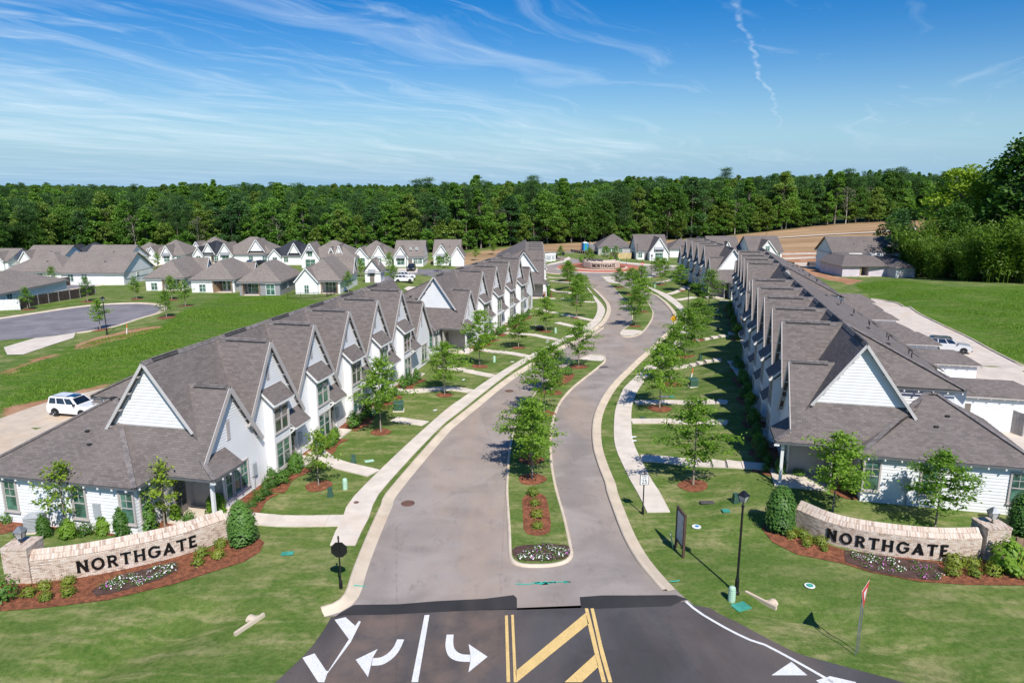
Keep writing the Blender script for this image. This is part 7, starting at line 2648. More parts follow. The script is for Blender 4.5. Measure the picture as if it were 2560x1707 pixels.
def glyph_mesh(ch, hgt, depth):
    k = (ch, hgt)
    if k not in GLYPH:
        polys, w = glyph(ch)
        mb = MB()
        for i, p in enumerate(polys):
            d = depth * (1 + 0.02 * (i % 5))
            n = len(p)
            front = [(x * hgt, -d, z * hgt) for x, z in p]
            back = [(x * hgt, 0.0, z * hgt) for x, z in p]
            mb.poly(front)
            for q in range(n):
                r = (q + 1) % n
                mb.poly([front[q], back[q], back[r], front[r]])
        GLYPH[k] = (mb.mesh('letter', M['letter']), w * hgt)
    return GLYPH[k]


# ------------------------------------------------------------------ lanterns
def lantern_parts(s, parent, z, post=False):
    """square tapered lantern at height z, size s"""
    b = MB()
    b.lathe([(0.07 * s, 0), (0.07 * s, 0.05 * s), (0.03 * s, 0.08 * s), (0.03 * s, 0.20 * s), (0.10 * s, 0.24 * s)], 8, (0, 0, z))
    for sx, sy in ((1, 1), (1, -1), (-1, -1), (-1, 1)):
        b.beam((0.12 * s * sx, 0.12 * s * sy, z + 0.24 * s), (0.21 * s * sx, 0.21 * s * sy, z + 0.62 * s), 0.025 * s, 0.025 * s)
    b.build('lantern_frame', M['dark_metal'], parent)
    g = MB()
    a, c = 0.115 * s, 0.20 * s
    g.hexa([(-a, -a, z + 0.25 * s), (a, -a, z + 0.25 * s), (a, a, z + 0.25 * s), (-a, a, z + 0.25 * s), (-c, -c, z + 0.62 * s), (c, -c, z + 0.62 * s), (c, c, z + 0.62 * s), (-c, c, z + 0.62 * s)])
    g.build('lantern_glass', M['lamp_glass'], parent)
    r = MB()
    c = 0.24 * s
    r.hexa([(-c, -c, z + 0.62 * s), (c, -c, z + 0.62 * s), (c, c, z + 0.62 * s), (-c, c, z + 0.62 * s), (-0.13 * s, -0.13 * s, z + 0.76 * s), (0.13 * s, -0.13 * s, z + 0.76 * s), (0.13 * s, 0.13 * s, z + 0.76 * s), (-0.13 * s, 0.13 * s, z + 0.76 * s)])
    r.hexa([(-0.13 * s, -0.13 * s, z + 0.76 * s), (0.13 * s, -0.13 * s, z + 0.76 * s), (0.13 * s, 0.13 * s, z + 0.76 * s), (-0.13 * s, 0.13 * s, z + 0.76 * s), (-0.06 * s, -0.06 * s, z + 0.86 * s), (0.06 * s, -0.06 * s, z + 0.86 * s), (0.06 * s, 0.06 * s, z + 0.86 * s), (-0.06 * s, 0.06 * s, z + 0.86 * s)])
    r.build('lantern_roof', M['galv'] if not post else M['black'], parent)


M['lamp_glass'] = m_glass('lantern_glass', (0.32, 0.33, 0.33), 0.15)


# ------------------------------------------------------------------ brick name walls
BRICKS = []
for _k, (bl, bd) in enumerate(((0.192, 0.060), (0.190, 0.066), (0.194, 0.063))):
    q = MB()
    q.box(-bl / 2, -bd, 0, bl / 2, 0, 0.057)
    BRICKS.append(q.mesh('brick', M['brick']))
CAPB = []
for _k in range(2):
    q = MB()
    q.box(-0.030, -0.112, 0, 0.030, 0.112, 0.055 + 0.006 * _k)
    CAPB.append(q.mesh('cap_brick', M['brick']))


def brick_wall(label, pts, hf, cap_rise, cap_run, t0, t1, letter_h, z, pillar=None, group='brick name walls', parts=True):
    line = np.array(smooth_line(pts, 0.05))
    seg = np.linalg.norm(np.diff(line, axis=0), axis=1)
    s = np.concatenate([[0], np.cumsum(seg)])
    L = s[-1]
    org = line[len(line) // 2]
    t = thing('name_wall', label, 'wall', (org[0], org[1], z), 0, group)

    def at(q):
        x, y = np.interp(q, s, line[:, 0]), np.interp(q, s, line[:, 1])
        a, b = max(0, q - 0.06), min(L, q + 0.06)
        dx, dy = np.interp(b, s, line[:, 0]) - np.interp(a, s, line[:, 0]), np.interp(b, s, line[:, 1]) - np.interp(a, s, line[:, 1])
        return x - org[0], y - org[1], math.atan2(dy, dx)
    # mortar core: front plane just behind the brick faces, sloped top, thick back
    core = MB()
    n = 60
    rows = []
    for k in range(n + 1):
        x, y, a = at(L * k / n)
        nx, ny = -math.sin(a), math.cos(a)       # to the back
        rows.append([(x + nx * 0.045, y + ny * 0.045, -0.25), (x + nx * 0.045, y + ny * 0.045, hf), (x + nx * (cap_run + 0.045), y + ny * (cap_run + 0.045), hf + cap_rise - 0.03), (x + nx * (cap_run + 0.12), y + ny * (cap_run + 0.12), hf + cap_rise - 0.03), (x + nx * (cap_run + 0.12), y + ny * (cap_run + 0.12), -0.25)])
    for a, b in zip(rows, rows[1:]):
        for q in range(4):
            core.poly([a[q], b[q], b[q + 1], a[q + 1]])
    core.poly(rows[0])
    core.poly(list(reversed(rows[-1])))
    core.build('mortar_core', M['mortar'], t)
    # face bricks: running bond
    spots = []
    c = 0
    while c * 0.068 < hf - 0.03:
        q = 0.10 if c % 2 == 0 else 0.20
        while q < L - 0.05:
            spots.append((q, c * 0.068 - 0.0))
            q += 0.203
        c += 1
    mid = [p for p in spots if p[1] > hf - 0.068 * 7.5]
    rng.shuffle(mid)
    single = set(mid[:300]) if parts else set()
    rest = MB()
    tint = []
    for p in spots:
        x, y, a = at(p[0])
        if p in single:
            o = inst('brick', BRICKS[rng.randrange(3)], t, (x - math.sin(a) * 0.05, y + math.cos(a) * 0.05, p[1]), a)
            continue
        bl, d = 0.192, rng.uniform(0.056, 0.066)
        ca, sa = math.cos(a), math.sin(a)
        bx, by = x - sa * 0.05, y + ca * 0.05
        w = [(-bl / 2, -d), (bl / 2, -d), (bl / 2, 0), (-bl / 2, 0)]
        w = [(bx + u * ca - v * sa, by + u * sa + v * ca) for u, v in w]
        i0 = len(rest.v)
        rest.hexa([(u, v, p[1]) for u, v in w] + [(u, v, p[1] + 0.057) for u, v in w])
        tint += [rng.random()] * 8
    me_ = rest.mesh('bricks', M['brick'])
    at_ = me_.attributes.new('tint', 'FLOAT', 'POINT')
    at_.data.foreach_set('value', tint)
    inst('bricks', me_, t)['kind'] = 'stuff'
    # sloped cap of bricks on edge, two deep
    sl = math.hypot(cap_rise, cap_run)
    ang = math.atan2(cap_rise, cap_run)
    q = 0.04
    rest = MB()
    tint = []
    while q < L - 0.03:
        x, y, a = at(q)
        for r in range(2):
            d = sl * (0.25 + 0.5 * r)
            bx = x - math.sin(a) * (d * math.cos(ang) + 0.03)
            by = y + math.cos(a) * (d * math.cos(ang) + 0.03)
            bz = hf + d * math.sin(ang) - 0.012
            o = inst('cap_brick', CAPB[rng.randrange(2)], t, (bx, by, bz), a, (1, sl / 2 * 0.97 / 0.224, 1))
            o.rotation_euler = (ang, 0, a)
        q += 0.0675
    # raised letters
    word = 'NORTHGATE'
    wid = [glyph_mesh(ch, letter_h, 0.045)[1] for ch in word]
    gap = (L * (t1 - t0) - sum(wid)) / (len(word) - 1)
    q = L * t0
    zl = (hf - letter_h) * 0.52
    for ch, w in zip(word, wid):
        x, y, a = at(q + w / 2)
        x0, y0 = x - math.cos(a) * w / 2, y - math.sin(a) * w / 2
        inst('letter', glyph_mesh(ch, letter_h, 0.045)[0], t, (x0 + math.sin(a) * 0.02, y0 - math.cos(a) * 0.02, zl), a)
        q += w + gap
    if pillar:
        pxy, pr, pw, pl = pillar
        ca, sa = math.cos(pr), math.sin(pr)
        hz = 1.88
        p = MB()
        tint = []
        x0, y0 = pxy[0] - org[0], pxy[1] - org[1]

        def W(u, v):
            return (x0 + u * ca - v * sa, y0 + u * sa + v * ca)
        core = MB()
        core.prism([W(-pw / 2 + .03, -pw / 2 + .03), W(pw / 2 - .03, -pw / 2 + .03), W(pw / 2 - .03, pw / 2 - .03), W(-pw / 2 + .03, pw / 2 - .03)], -0.3, hz - 0.02)
        core.build('pillar_core', M['mortar'], t)
        c = 0
        while c * 0.068 < hz - 0.1:
            for f in range(4):
                q = -pw / 2 + (0.0 if c % 2 else 0.10)
                while q < pw / 2 - 0.02:
                    a_, b_ = max(q, -pw / 2), min(q + 0.195, pw / 2)
                    d = rng.uniform(0.0, 0.008)
                    ring_ = [(a_, -pw / 2 - d), (b_, -pw / 2 - d), (b_, -pw / 2 + 0.06), (a_, -pw / 2 + 0.06)]
                    rot = [(u * math.cos(f * math.pi / 2) - v * math.sin(f * math.pi / 2), u * math.sin(f * math.pi / 2) + v * math.cos(f * math.pi / 2)) for u, v in ring_]
                    w = [W(u, v) for u, v in rot]
                    p.hexa([(u, v, c * 0.068) for u, v in w] + [(u, v, c * 0.068 + 0.057) for u, v in w])
                    tint += [rng.random()] * 8
                    q += 0.205
            c += 1
        # flat cap course
        for i in range(int(pw / 0.068)):
            for j in range(6):
                a_ = -pw / 2 - 0.03 + i * (pw + 0.06) / int(pw / 0.068)
                b_ = a_ + 0.06
                v0 = -pw / 2 - 0.03 + j * (pw + 0.06) / 6
                w = [W(a_, v0), W(b_, v0), W(b_, v0 + (pw + 0.06) / 6 - 0.012), W(a_, v0 + (pw + 0.06) / 6 - 0.012)]
                h2 = hz + rng.uniform(-0.004, 0.004)
                p.hexa([(u, v, hz - 0.09) for u, v in w] + [(u, v, h2) for u, v in w])
                tint += [rng.random()] * 8
        me_ = p.mesh('pillar_bricks', M['brick'])
        at_ = me_.attributes.new('tint', 'FLOAT', 'POINT')
        at_.data.foreach_set('value', tint)
        inst('pillar_bricks', me_, t)['kind'] = 'stuff'
        ln = thing('lantern', pl, 'lantern', (pxy[0], pxy[1], z + hz), pr, 'lanterns on the brick pillars')
        lantern_parts(1.0, ln, 0.0)
    return t


brick_wall('curved brick wall with black NORTHGATE letters on the left of the entrance', [(-23.48, 31.45), (-21.74, 31.93), (-20.38, 32.50), (-19.0, 33.20), (-17.36, 34.25), (-15.67, 35.95)], 1.18, 0.42, 0.40, 0.215, 0.815, 0.62, 0.0, ((-24.15, 32.05), 0.0, 1.25, 'glass lantern on the pillar of the left brick wall'))
brick_wall('curved brick wall with black NORTHGATE letters on the right of the entrance', [(15.99, 37.04), (16.92, 35.60), (18.1, 34.70), (19.56, 34.12), (21.21, 33.70), (22.6, 33.55), (24.3, 33.61)], 1.26, 0.42, 0.40, 0.205, 0.815, 0.62, 0.0, ((25.02, 34.15), 0.05, 1.25, 'glass lantern on the pillar of the right brick wall'))
zc = tz(*RC_) + 0.72
brick_wall('pale brick wall with black NORTHGATE letters inside the roundabout', [(19.2, 188.6), (21.0, 186.2), (23.4, 185.2), (26.2, 185.8), (28.6, 188.2)], 1.5, 0.3, 0.4, 0.26, 0.80, 0.85, zc, None, None, parts=False)
# low seat wall and dark boulders behind it
sw = MB()
for k in range(16):
    a0, a1 = R(200 + k * 8), R(200 + (k + 1) * 8)
    q = [(RC_[0] + r * math.cos(a), RC_[1] + 1.5 + r * math.sin(a)) for r, a in ((4.4, a0), (4.9, a0), (4.9, a1), (4.4, a1))]
    sw.prism(q, zc - 0.1, zc + 1.9)
tag(sw.build('seat_wall', M['brick']), 'curved pale wall standing behind the name wall in the roundabout', 'wall')
for i in range(6):
    b = MB()
    b.lathe([(0.0, 0), (0.45, 0.05), (0.55, 0.3), (0.35, 0.6), (0.0, 0.7)], 7)
    o = b.build('boulder', M['iron_grey'], loc=(RC_[0] - 3.4 + i * 0.75, RC_[1] - 3.3 + 0.3 * (i % 2), zc + 1.55 + 0.05 * i % 0.2))
    o.rotation_euler = (0.2 * i, 0, i)
    tag(o, '%s dark stone from the left on the seat wall in the roundabout' % ('leftmost' if i == 0 else ORD[i]), 'stone', 'dark stones in the roundabout')


# ------------------------------------------------------------------ lamp posts
def lamp_post(label, x, y, h=5.2, group='street lamps'):
    t = thing('street_lamp', label, 'street lamp', (x, y, tz(x, y)), rng.uniform(0, 1.5), group)
    p = MB()
    p.lathe([(0.14, 0), (0.14, 0.12), (0.10, 0.2), (0.10, 0.75), (0.075, 0.85), (0.06, 1.0), (0.05, h - 0.75), (0.075, h - 0.7), (0.075, h - 0.62)], 12)
    p.build('pole', M['black'], t)
    lantern_parts(0.9, t, h - 0.68, True)
    return t


lamp_post('black street lamp nearest the camera on the right lawn', 10.75, 30.66)
lamp_post('black street lamp beside the cul-de-sac on the left', *[(-53.70, 92.19)][0], h=5.0)
lamp_post('black street lamp by the right pavement near the round sign', *[(26.90, 107.22)][0])
lamp_post('black street lamp at the right entry of the roundabout', *[(33.64, 171.21)][0])
lamp_post('black street lamp before the white house beyond the roundabout', *[(37.63, 214.06)][0])
lamp_post('black street lamp by the blue portable toilet', *[(24.53, 253.49)][0])
lamp_post('black street lamp between the cottages and the black car', *[(-26.27, 176.85)][0])
lamp_post('lone black lamp post in the dry field', *[(103.87, 292.12)][0])


# ------------------------------------------------------------------ traffic signs
def ngon(n, r, a0=0.0):
    return [(r * math.cos(a0 + 2 * math.pi * k / n), r * math.sin(a0 + 2 * math.pi * k / n)) for k in range(n)]


def plate(mb, pts, y0, y1, z, m=0):
    """flat plate in the XZ plane between y0 and y1"""
    f = [(x, y0, z + q) for x, q in pts]
    b = [(x, y1, z + q) for x, q in pts]
    mb.poly(f, None, m)
    mb.poly(list(reversed(b)), None, m)
    for i in range(len(pts)):
        j = (i + 1) % len(pts)
        mb.poly([f[i], b[i], b[j], f[j]], None, m)


def deco_post(parent, h):
    p = MB()
    p.lathe([(0.085, 0), (0.085, 0.38), (0.06, 0.44), (0.038, 0.5), (0.038, h - 0.14), (0.06, h - 0.13), (0.03, h - 0.09), (0.05, h - 0.04), (0.03, h), (0.0, h + 0.02)], 10)
    return p.build('post', M['black'], parent)


st = thing('stop_sign', 'stop sign seen from its black back by the left kerb', 'road sign', (-8.28, 31.05, tz(-8.28, 31.05)), R(180))
deco_post(st, 2.75)
pl = MB()
plate(pl, ngon(8, 0.40, R(22.5)), -0.062, -0.045, 2.02)
pl.build('sign_face', M['red_sign'], st)
pl = MB()
plate(pl, ngon(8, 0.415, R(22.5)), -0.043, -0.02, 2.02)
pl.build('sign_back', M['black'], st)
inst('lettering', text_mesh('STOP', 0.27, M['white_sign']), st, (0, -0.066, 2.02))

ys = thing('yield_sign', 'red and white yield sign on two steel posts seen almost edge on', 'road sign', (14.45, 26.29, tz(14.45, 26.29)), R(50))
for dx in (-0.20, 0.20):
    p = MB()
    p.box(dx - 0.02, -0.02, -0.2, dx + 0.02, 0.02, 3.0 if dx > 0 else 2.9)
    p.build('post', M['galv'], ys)
tri = lambda r: [(-r, r * 0.62), (0, -r * 1.12), (r, r * 0.62)]
for nm, r, m_, y in (('sign_border', 0.60, 'white_sign', -0.045), ('sign_face', 0.57, 'red_sign', -0.052), ('sign_centre', 0.27, 'white_sign', -0.058)):
    pl = MB()
    plate(pl, tri(r), y, y + 0.006, 2.75)
    pl.build(nm, M[m_], ys)

sp = thing('speed_sign', 'white speed limit 25 sign on a black post by the right pavement', 'road sign', (7.76, 39.0, tz(7.76, 39)), R(6))
deco_post(sp, 2.75)
pl = MB()
plate(pl, [(-0.25, -0.31), (0.25, -0.31), (0.25, 0.31), (-0.25, 0.31)], -0.07, -0.06, 2.22)
pl.build('sign_border', M['letter'], sp)
pl = MB()
plate(pl, [(-0.235, -0.295), (0.235, -0.295), (0.235, 0.295), (-0.235, 0.295)], -0.076, -0.071, 2.22)
pl.build('sign_face', M['white_sign'], sp)
pl = MB()
plate(pl, [(-0.27, -0.33), (0.27, -0.33), (0.27, 0.33), (-0.27, 0.33)], -0.058, -0.04, 2.22)
pl.build('sign_back', M['black'], sp)
inst('lettering', text_mesh('SPEED', 0.125, M['letter'], 0.002), sp, (0, -0.080, 2.44))
inst('lettering', text_mesh('LIMIT', 0.115, M['letter'], 0.002), sp, (0, -0.080, 2.31))
inst('lettering', text_mesh('25', 0.34, M['letter'], 0.002), sp, (0, -0.080, 2.09))

x, y = [(21.89, 94.62)][0]
yl = thing('warning_sign', 'yellow diamond roundabout sign on a black post in the right kerb bend', 'road sign', (x, y, tz(x, y)), R(10))
deco_post(yl, 2.9)
pl = MB()
plate(pl, ngon(4, 0.50), -0.07, -0.05, 2.35)
pl.build('sign_border', M['letter'], yl)
pl = MB()
plate(pl, ngon(4, 0.475), -0.078, -0.071, 2.35)
pl.build('sign_face', M['yellow_sign'], yl)
for k in range(3):
    ar = MB()
    a0 = 90 + 120 * k
    for i in range(6):
        q = []
        for a in (a0 + 14 * i, a0 + 14 * (i + 1)):
            q.append((0.21 * math.cos(R(a)), 0.21 * math.sin(R(a))))
            q.append((0.15 * math.cos(R(a)), 0.15 * math.sin(R(a))))
        plate(ar, [q[0], q[2], q[3], q[1]], -0.086, -0.079, 2.35)
    a = a0 + 84
    c, s_ = math.cos(R(a)), math.sin(R(a))
    e, f = math.cos(R(a + 32)), math.sin(R(a + 32))
    plate(ar, [(0.26 * c, 0.26 * s_), (0.18 * e, 0.18 * f), (0.10 * c, 0.10 * s_)], -0.087, -0.079, 2.35)
    ar.build('arrow', M['letter'], yl)

x, y = [(31.30, 170.72)][0]
rs = thing('yield_sign', 'small yield and roundabout signs on one post at the right entry', 'road sign', (x, y, tz(x, y)), R(5))
deco_post(rs, 4.0)
pl = MB()
plate(pl, tri(0.45), -0.07, -0.055, 3.1)
pl.build('sign_face', M['red_sign'], rs)
pl = MB()
plate(pl, tri(0.2), -0.078, -0.071, 3.12)
pl.build('sign_centre', M['white_sign'], rs)
pl = MB()
plate(pl, [(-0.5, -0.4), (0.5, -0.4), (0.5, 0.4), (-0.5, 0.4)], -0.07, -0.055, 2.1)
pl.build('sign_plate', M['white_sign'], rs)
ar = MB()
for i in range(16):
    q = []
    for a in (40 + 18 * i, 40 + 18 * (i + 1)):
        q.append((0.26 * math.cos(R(a)), 0.26 * math.sin(R(a))))
        q.append((0.17 * math.cos(R(a)), 0.17 * math.sin(R(a))))
    plate(ar, [q[0], q[2], q[3], q[1]], -0.078, -0.071, 2.1)
ar.build('arrow', M['blue'], rs)
for (x, y), lb in zip([(15.46, 215.11), (19.08, 202.25), (31.41, 195.06)], ('small black square sign on a post left of the roundabout', 'thin black sign post beyond the left shrubs of the roundabout', 'short black sign post on the right of the red apron')):
    t = thing('road_sign', lb, 'road sign', (x, y, tz(x, y) + 0.1), 0, None)
    deco_post(t, 2.8)
    if 'square' in lb:
        pl = MB()
        plate(pl, ngon(8, 0.5, R(22.5)), -0.06, -0.04, 2.2)
        pl.build('sign_back', M['black'], t)

# notice board on two posts, seen nearly edge on
nb = thing('notice_board', 'tall brown framed grey notice board on two posts on the right lawn', 'sign board', (8.90, 34.48, tz(8.9, 34.5)), R(-83.3))
for dx in (-0.55, 0.55):
    p = MB()
    p.box(dx - 0.06, -0.06, -0.2, dx + 0.06, 0.06, 2.42)
    p.build('post', M['sign_brown'], nb)
p = MB()
p.box(-0.49, -0.05, 2.28, 0.49, 0.05, 2.40)
p.box(-0.49, -0.05, 0.50, 0.49, 0.05, 0.60)
p.build('frame', M['sign_brown'], nb)
p = MB()
p.box(-0.49, -0.03, 0.60, 0.49, 0.03, 2.28)
p.build('panel', M['sign_panel'], nb)
for i in range(9):
    p = MB()
    p.box(-0.40, -0.038, 2.10 - i * 0.165, 0.40 - 0.12 * (i % 3), -0.031, 2.15 - i * 0.165)
    p.build('text_line', M['white_sign'], nb)
sb = thing('leaning_sign', 'small grey green board leaning on the notice board', 'sign board', (8.62, 35.0, tz(8.6, 35)), R(80))
p = MB()
p.hexa([(-0.2, -0.10, 0), (0.2, -0.10, 0), (0.2, -0.05, 0), (-0.2, -0.05, 0), (-0.2, 0.10, 0.8), (0.2, 0.10, 0.8), (0.2, 0.14, 0.8), (-0.2, 0.14, 0.8)])
p.build('panel', M['sign_panel'], sb)
p = MB()
p.hexa([(-0.22, -0.11, -0.02), (-0.2, -0.11, -0.02), (-0.2, -0.04, -0.02), (-0.22, -0.04, -0.02), (-0.22, 0.09, 0.82), (-0.2, 0.09, 0.82), (-0.2, 0.15, 0.82), (-0.22, 0.15, 0.82)])
p.build('frame', M['green_box'], sb)


# ------------------------------------------------------------------ utility boxes, covers, markers
def box_thing(name, label, cat, x, y, parts, rz=0.0, group=None):
    t = thing(name, label, cat, (x, y, tz(x, y)), rz, group)
    for nm, mb, mat in parts:
        mb.build(nm, mat, t)
    return t


def transformer(x, y, label, rz=0.2, s=1.0):
    a, b, c = MB(), MB(), MB()
    a.box(-0.48 * s, -0.42 * s, 0, 0.48 * s, 0.42 * s, 0.1 * s)
    b.box(-0.40 * s, -0.34 * s, 0.1 * s, 0.40 * s, 0.34 * s, 0.72 * s)
    c.hexa([(-0.43 * s, -0.37 * s, 0.72 * s), (0.43 * s, -0.37 * s, 0.72 * s), (0.43 * s, 0.37 * s, 0.72 * s), (-0.43 * s, 0.37 * s, 0.72 * s), (-0.43 * s, -0.34 * s, 0.76 * s), (0.43 * s, -0.34 * s, 0.76 * s), (0.43 * s, 0.34 * s, 0.88 * s), (-0.43 * s, 0.34 * s, 0.88 * s)])
    box_thing('transformer', label, 'utility box', x, y, (('pad', a, M['concrete']), ('cabinet', b, M['green_box']), ('lid', c, M['green_box'])), rz, 'green transformers on the lawns')


transformer(*[(17.74, 67.09)][0], 'green transformer box on the right lawn next to an orange marker')
transformer(*[(-9.85, 59.07)][0], 'green transformer box by the left lawn shrubs of the nearest row', 0.1)
transformer(*[(30.57, 104.65)][0], 'green transformer box in the shade by the upper right walk')


def pedestal(x, y, label, s=1.0, mat='pale_green', group='small utility pedestals'):
    a, b = MB(), MB()
    a.lathe([(0.17 * s, 0), (0.16 * s, 0.6 * s), (0.17 * s, 0.62 * s), (0.15 * s, 0.72 * s), (0.07 * s, 0.78 * s), (0, 0.79 * s)], 12)
    for k in range(5):
        b.lathe([(0.165 * s, 0.1 * s + k * 0.1 * s), (0.178 * s, 0.12 * s + k * 0.1 * s), (0.165 * s, 0.14 * s + k * 0.1 * s)], 12)
    box_thing('utility_pedestal', label, 'utility box', x, y, (('body', a, M[mat]), ('ribs', b, M[mat])), 0, group)


pedestal(10.33, 30.05, 'ribbed pale green pedestal at the foot of the nearest street lamp')
gp = MB()
gp.box(-0.38, -0.28, 0, 0.38, 0.28, 0.06)
tag(gp.build('ground_cover_plate', M['teal'], loc=(10.62, 29.55, tz(10.6, 29.5)), rz=0.4), 'teal rectangular lid in the grass before the ribbed pedestal', 'cover')
for f, xx, yy, lb in (('H', 1750, 1125, 'slim pale green pedestal beside the fourth left tree'), ('H', 2250, 888, 'slim pale green pedestal by the fifth and sixth left trees'), ('S', 863, 1222, 'pale pedestal on the lawn next to the lime green young tree'), ('A', 1768, 510, 'pale green pedestal behind the second right tree'), ('O', 1915, 880, 'pale pedestal on the lawn by the roundabout entry'), ('O', 1298, 420, 'pale pedestal on the lawn beyond the roundabout')):
    pedestal(*{('H', 1750): [(-2.02, 78.34)][0], ('H', 2250): [(6.02, 96.30)][0], ('S', 863): [(-10.73, 42.60)][0], ('A', 1768): [(14.51, 68.79)][0], ('O', 1915): [(30.07, 148.57)][0], ('O', 1298): [(32.71, 217.23)][0]}[(f, xx)], lb, 0.95)


def green_can(x, y, label):
    a, b = MB(), MB()
    a.hexa([(-0.17, -0.17, 0), (0.17, -0.17, 0), (0.17, 0.17, 0), (-0.17, 0.17, 0), (-0.13, -0.13, 0.5), (0.13, -0.13, 0.5), (0.13, 0.13, 0.5), (-0.13, 0.13, 0.5)])
    b.box(-0.2, -0.2, -0.02, 0.2, 0.2, 0.08)
    b.box(-0.15, -0.15, 0.5, 0.15, 0.15, 0.56)
    box_thing('cable_box', label, 'utility box', x, y, (('body', a, M['green_box']), ('collar', b, M['green_box'])), 0.2, 'small dark green cable boxes')


for (x, y), lb in zip([(-11.18, 47.14), (-11.42, 41.53), (13.52, 39.93)] + [(21.28, 78.01)] + [(28.05, 94.83), (7.63, 110.67)], ('dark green cable box beside the second front walk on the left', 'dark green cable box next to the pale pedestal by the lime tree', 'dark green cable box behind the nearest street lamp', 'dark green cable box below the stepped right walk', 'dark green cable box by the shaded right walk', 'dark green cable box on the far left lawn')):
    green_can(x, y, lb)


def cover(x, y, label, mat, r=None, sx=0.35, sy=0.2, rz=0.0, off=0.05, group='covers set in the lawns', name='valve_cover'):
    a = MB()
    if r:
        a.lathe([(r, 0), (r, 0.02), (r * 0.86, 0.026), (r * 0.84, 0.018), (0, 0.018)], 20)
    else:
        a.box(-sx, -sy, 0, sx, sy, 0.03)
        a.box(-sx * 0.8, -sy * 0.7, 0.03, sx * 0.8, sy * 0.7, 0.038)
    o = a.build(name, M[mat], loc=(x, y, tz(x, y) + off), rz=rz)
    tag(o, label, 'cover', group)


(x, y), = [(-6.38, 40.40)]
cover(x, y, 'rusty round manhole cover in the left lane nearest the camera', 'iron', 0.42, off=0.032, group='manhole covers', name='manhole_cover')
(x, y), = [(-0.27, 65.67)]
cover(x, y, 'round manhole cover further up the left lane', 'iron', 0.42, off=0.032, group='manhole covers', name='manhole_cover')
(x, y), = [(9.97, 75.55)]
cover(x, y, 'grey storm drain cover by the upper tip of the first median', 'iron_grey', None, 0.6, 0.3, 0.3, 0.032, 'manhole covers', 'drain_cover')
(x, y), = [(17.16, 112.28)]
cover(x, y, 'round manhole cover in the left lane beside the second median', 'iron_grey', 0.42, off=0.032, group='manhole covers', name='manhole_cover')
(x, y), = [(18.15, 152.58)]
cover(x, y, 'round manhole cover in the left lane before the roundabout', 'iron_grey', 0.45, off=0.032, group='manhole covers', name='manhole_cover')
(x, y), = [(-9.56, 40.49)]
cover(x, y, 'small round brown cover in the left pavement', 'iron', 0.16, off=0.056)
(x, y), = [(-11.87, 34.28)]
cover(x, y, 'teal rectangular cover in the left lawn before the brick wall', 'teal', None, 0.32, 0.18, 0.1)
(x, y), = [(11.91, 40.25)]
cover(x, y, 'dark rectangular cover in the right lawn near the nearest oak', 'iron_grey', None, 0.42, 0.2, 0)
(x, y), = [(12.64, 38.85)]
cover(x, y, 'teal cover in the right lawn between the oak and the lamp', 'teal', None, 0.22, 0.2, 0)
(x, y), = [(10.52, 37.31)]
cover(x, y, 'white round cover with a blue mark right of the notice board', 'white_sign', 0.26)
cover(x + .03, y + .02, 'blue paint mark on the white round cover by the notice board', 'blue', 0.11, off=0.075, group=None, name='paint_mark')
(x, y), = [(14.47, 31.18)]
cover(x, y, 'white oval cover with teal paint in the right lawn', 'white_sign', 0.25)
cover(x, y, 'teal paint mark on the white oval cover in the right lawn', 'teal', 0.16, off=0.075, group=None, name='paint_mark')
(x, y), = [(-10.09, 47.23)]
cover(x, y, 'pale green rectangular cover by the second front walk on the left', 'pale_green', None, 0.32, 0.2, 0.4)
(x, y), = [(14.18, 63.60)]
cover(x, y, 'grey rectangular cover beside the second right oak', 'galv', None, 0.4, 0.28, 0)
(x, y), = [(14.93, 63.60)]
cover(x, y, 'teal cover right of the grey cover by the second right oak', 'teal', None, 0.22, 0.2, 0)
(x, y), = [(11.03, 57.18)]
cover(x, y, 'small blue green stone in the right lawn by the front walk', 'green_box', None, 0.22, 0.14, 0.3)
for i, (x, y) in enumerate([(9.43, 52.26), (9.30, 51.37), (0.03, 78.14), (4.64, 90.68), (4.53, 89.46)] + [(-6.70, 59.26), (-4.93, 69.84)]):
    cover(x, y, 'tiny white valve lid, %s of those scattered along the lawns' % ORD[i], 'white_sign', None, 0.2, 0.1, 0.2 * i, group='tiny white valve lids')


def marker(x, y, label, h=1.1):
    a, b = MB(), MB()
    a.box(-0.05, -0.02, 0, 0.05, 0.02, h * 0.62)
    b.box(-0.055, -0.025, h * 0.62, 0.055, 0.025, h)
    t = box_thing('marker_post', label, 'marker post', x, y, (('post', a, M['white_sign']), ('top', b, M['orange'])), 0.2, 'white and orange marker posts')
    t.rotation_euler = (0.0, 0.12, 0.2)


marker(*[(-50.51, 91.14)][0], 'white and orange marker post on the bare soil by the cul-de-sac', 1.3)
marker(*[(18.23, 69.81)][0], 'white and orange marker post behind the right transformer', 1.2)
marker(*[(31.85, 108.53)][0], 'white and orange marker post by the shaded right walk', 1.2)
st_ = MB()
st_.beam((0, 0, 0), (-0.25, 0, 1.7), 0.06, 0.04)
(x, y), = [(3.46, 98.29)]
tag(st_.build('stake', M['white_sign'], loc=(x, y, tz(x, y))), 'leaning white stake on the left lawn beside the fifth tree', 'stake')
bn = MB()
bn.box(-0.5, -0.3, 0, 0.5, 0.3, 0.55)
bn.box(-0.55, -0.35, 0.55, 0.55, 0.35, 0.62)
(x, y), = [(3.89, 98.24)]
tag(bn.build('crate', M['black'], loc=(x, y, tz(x, y)), rz=0.3), 'low black bin on the left lawn by the leaning stake', 'bin')


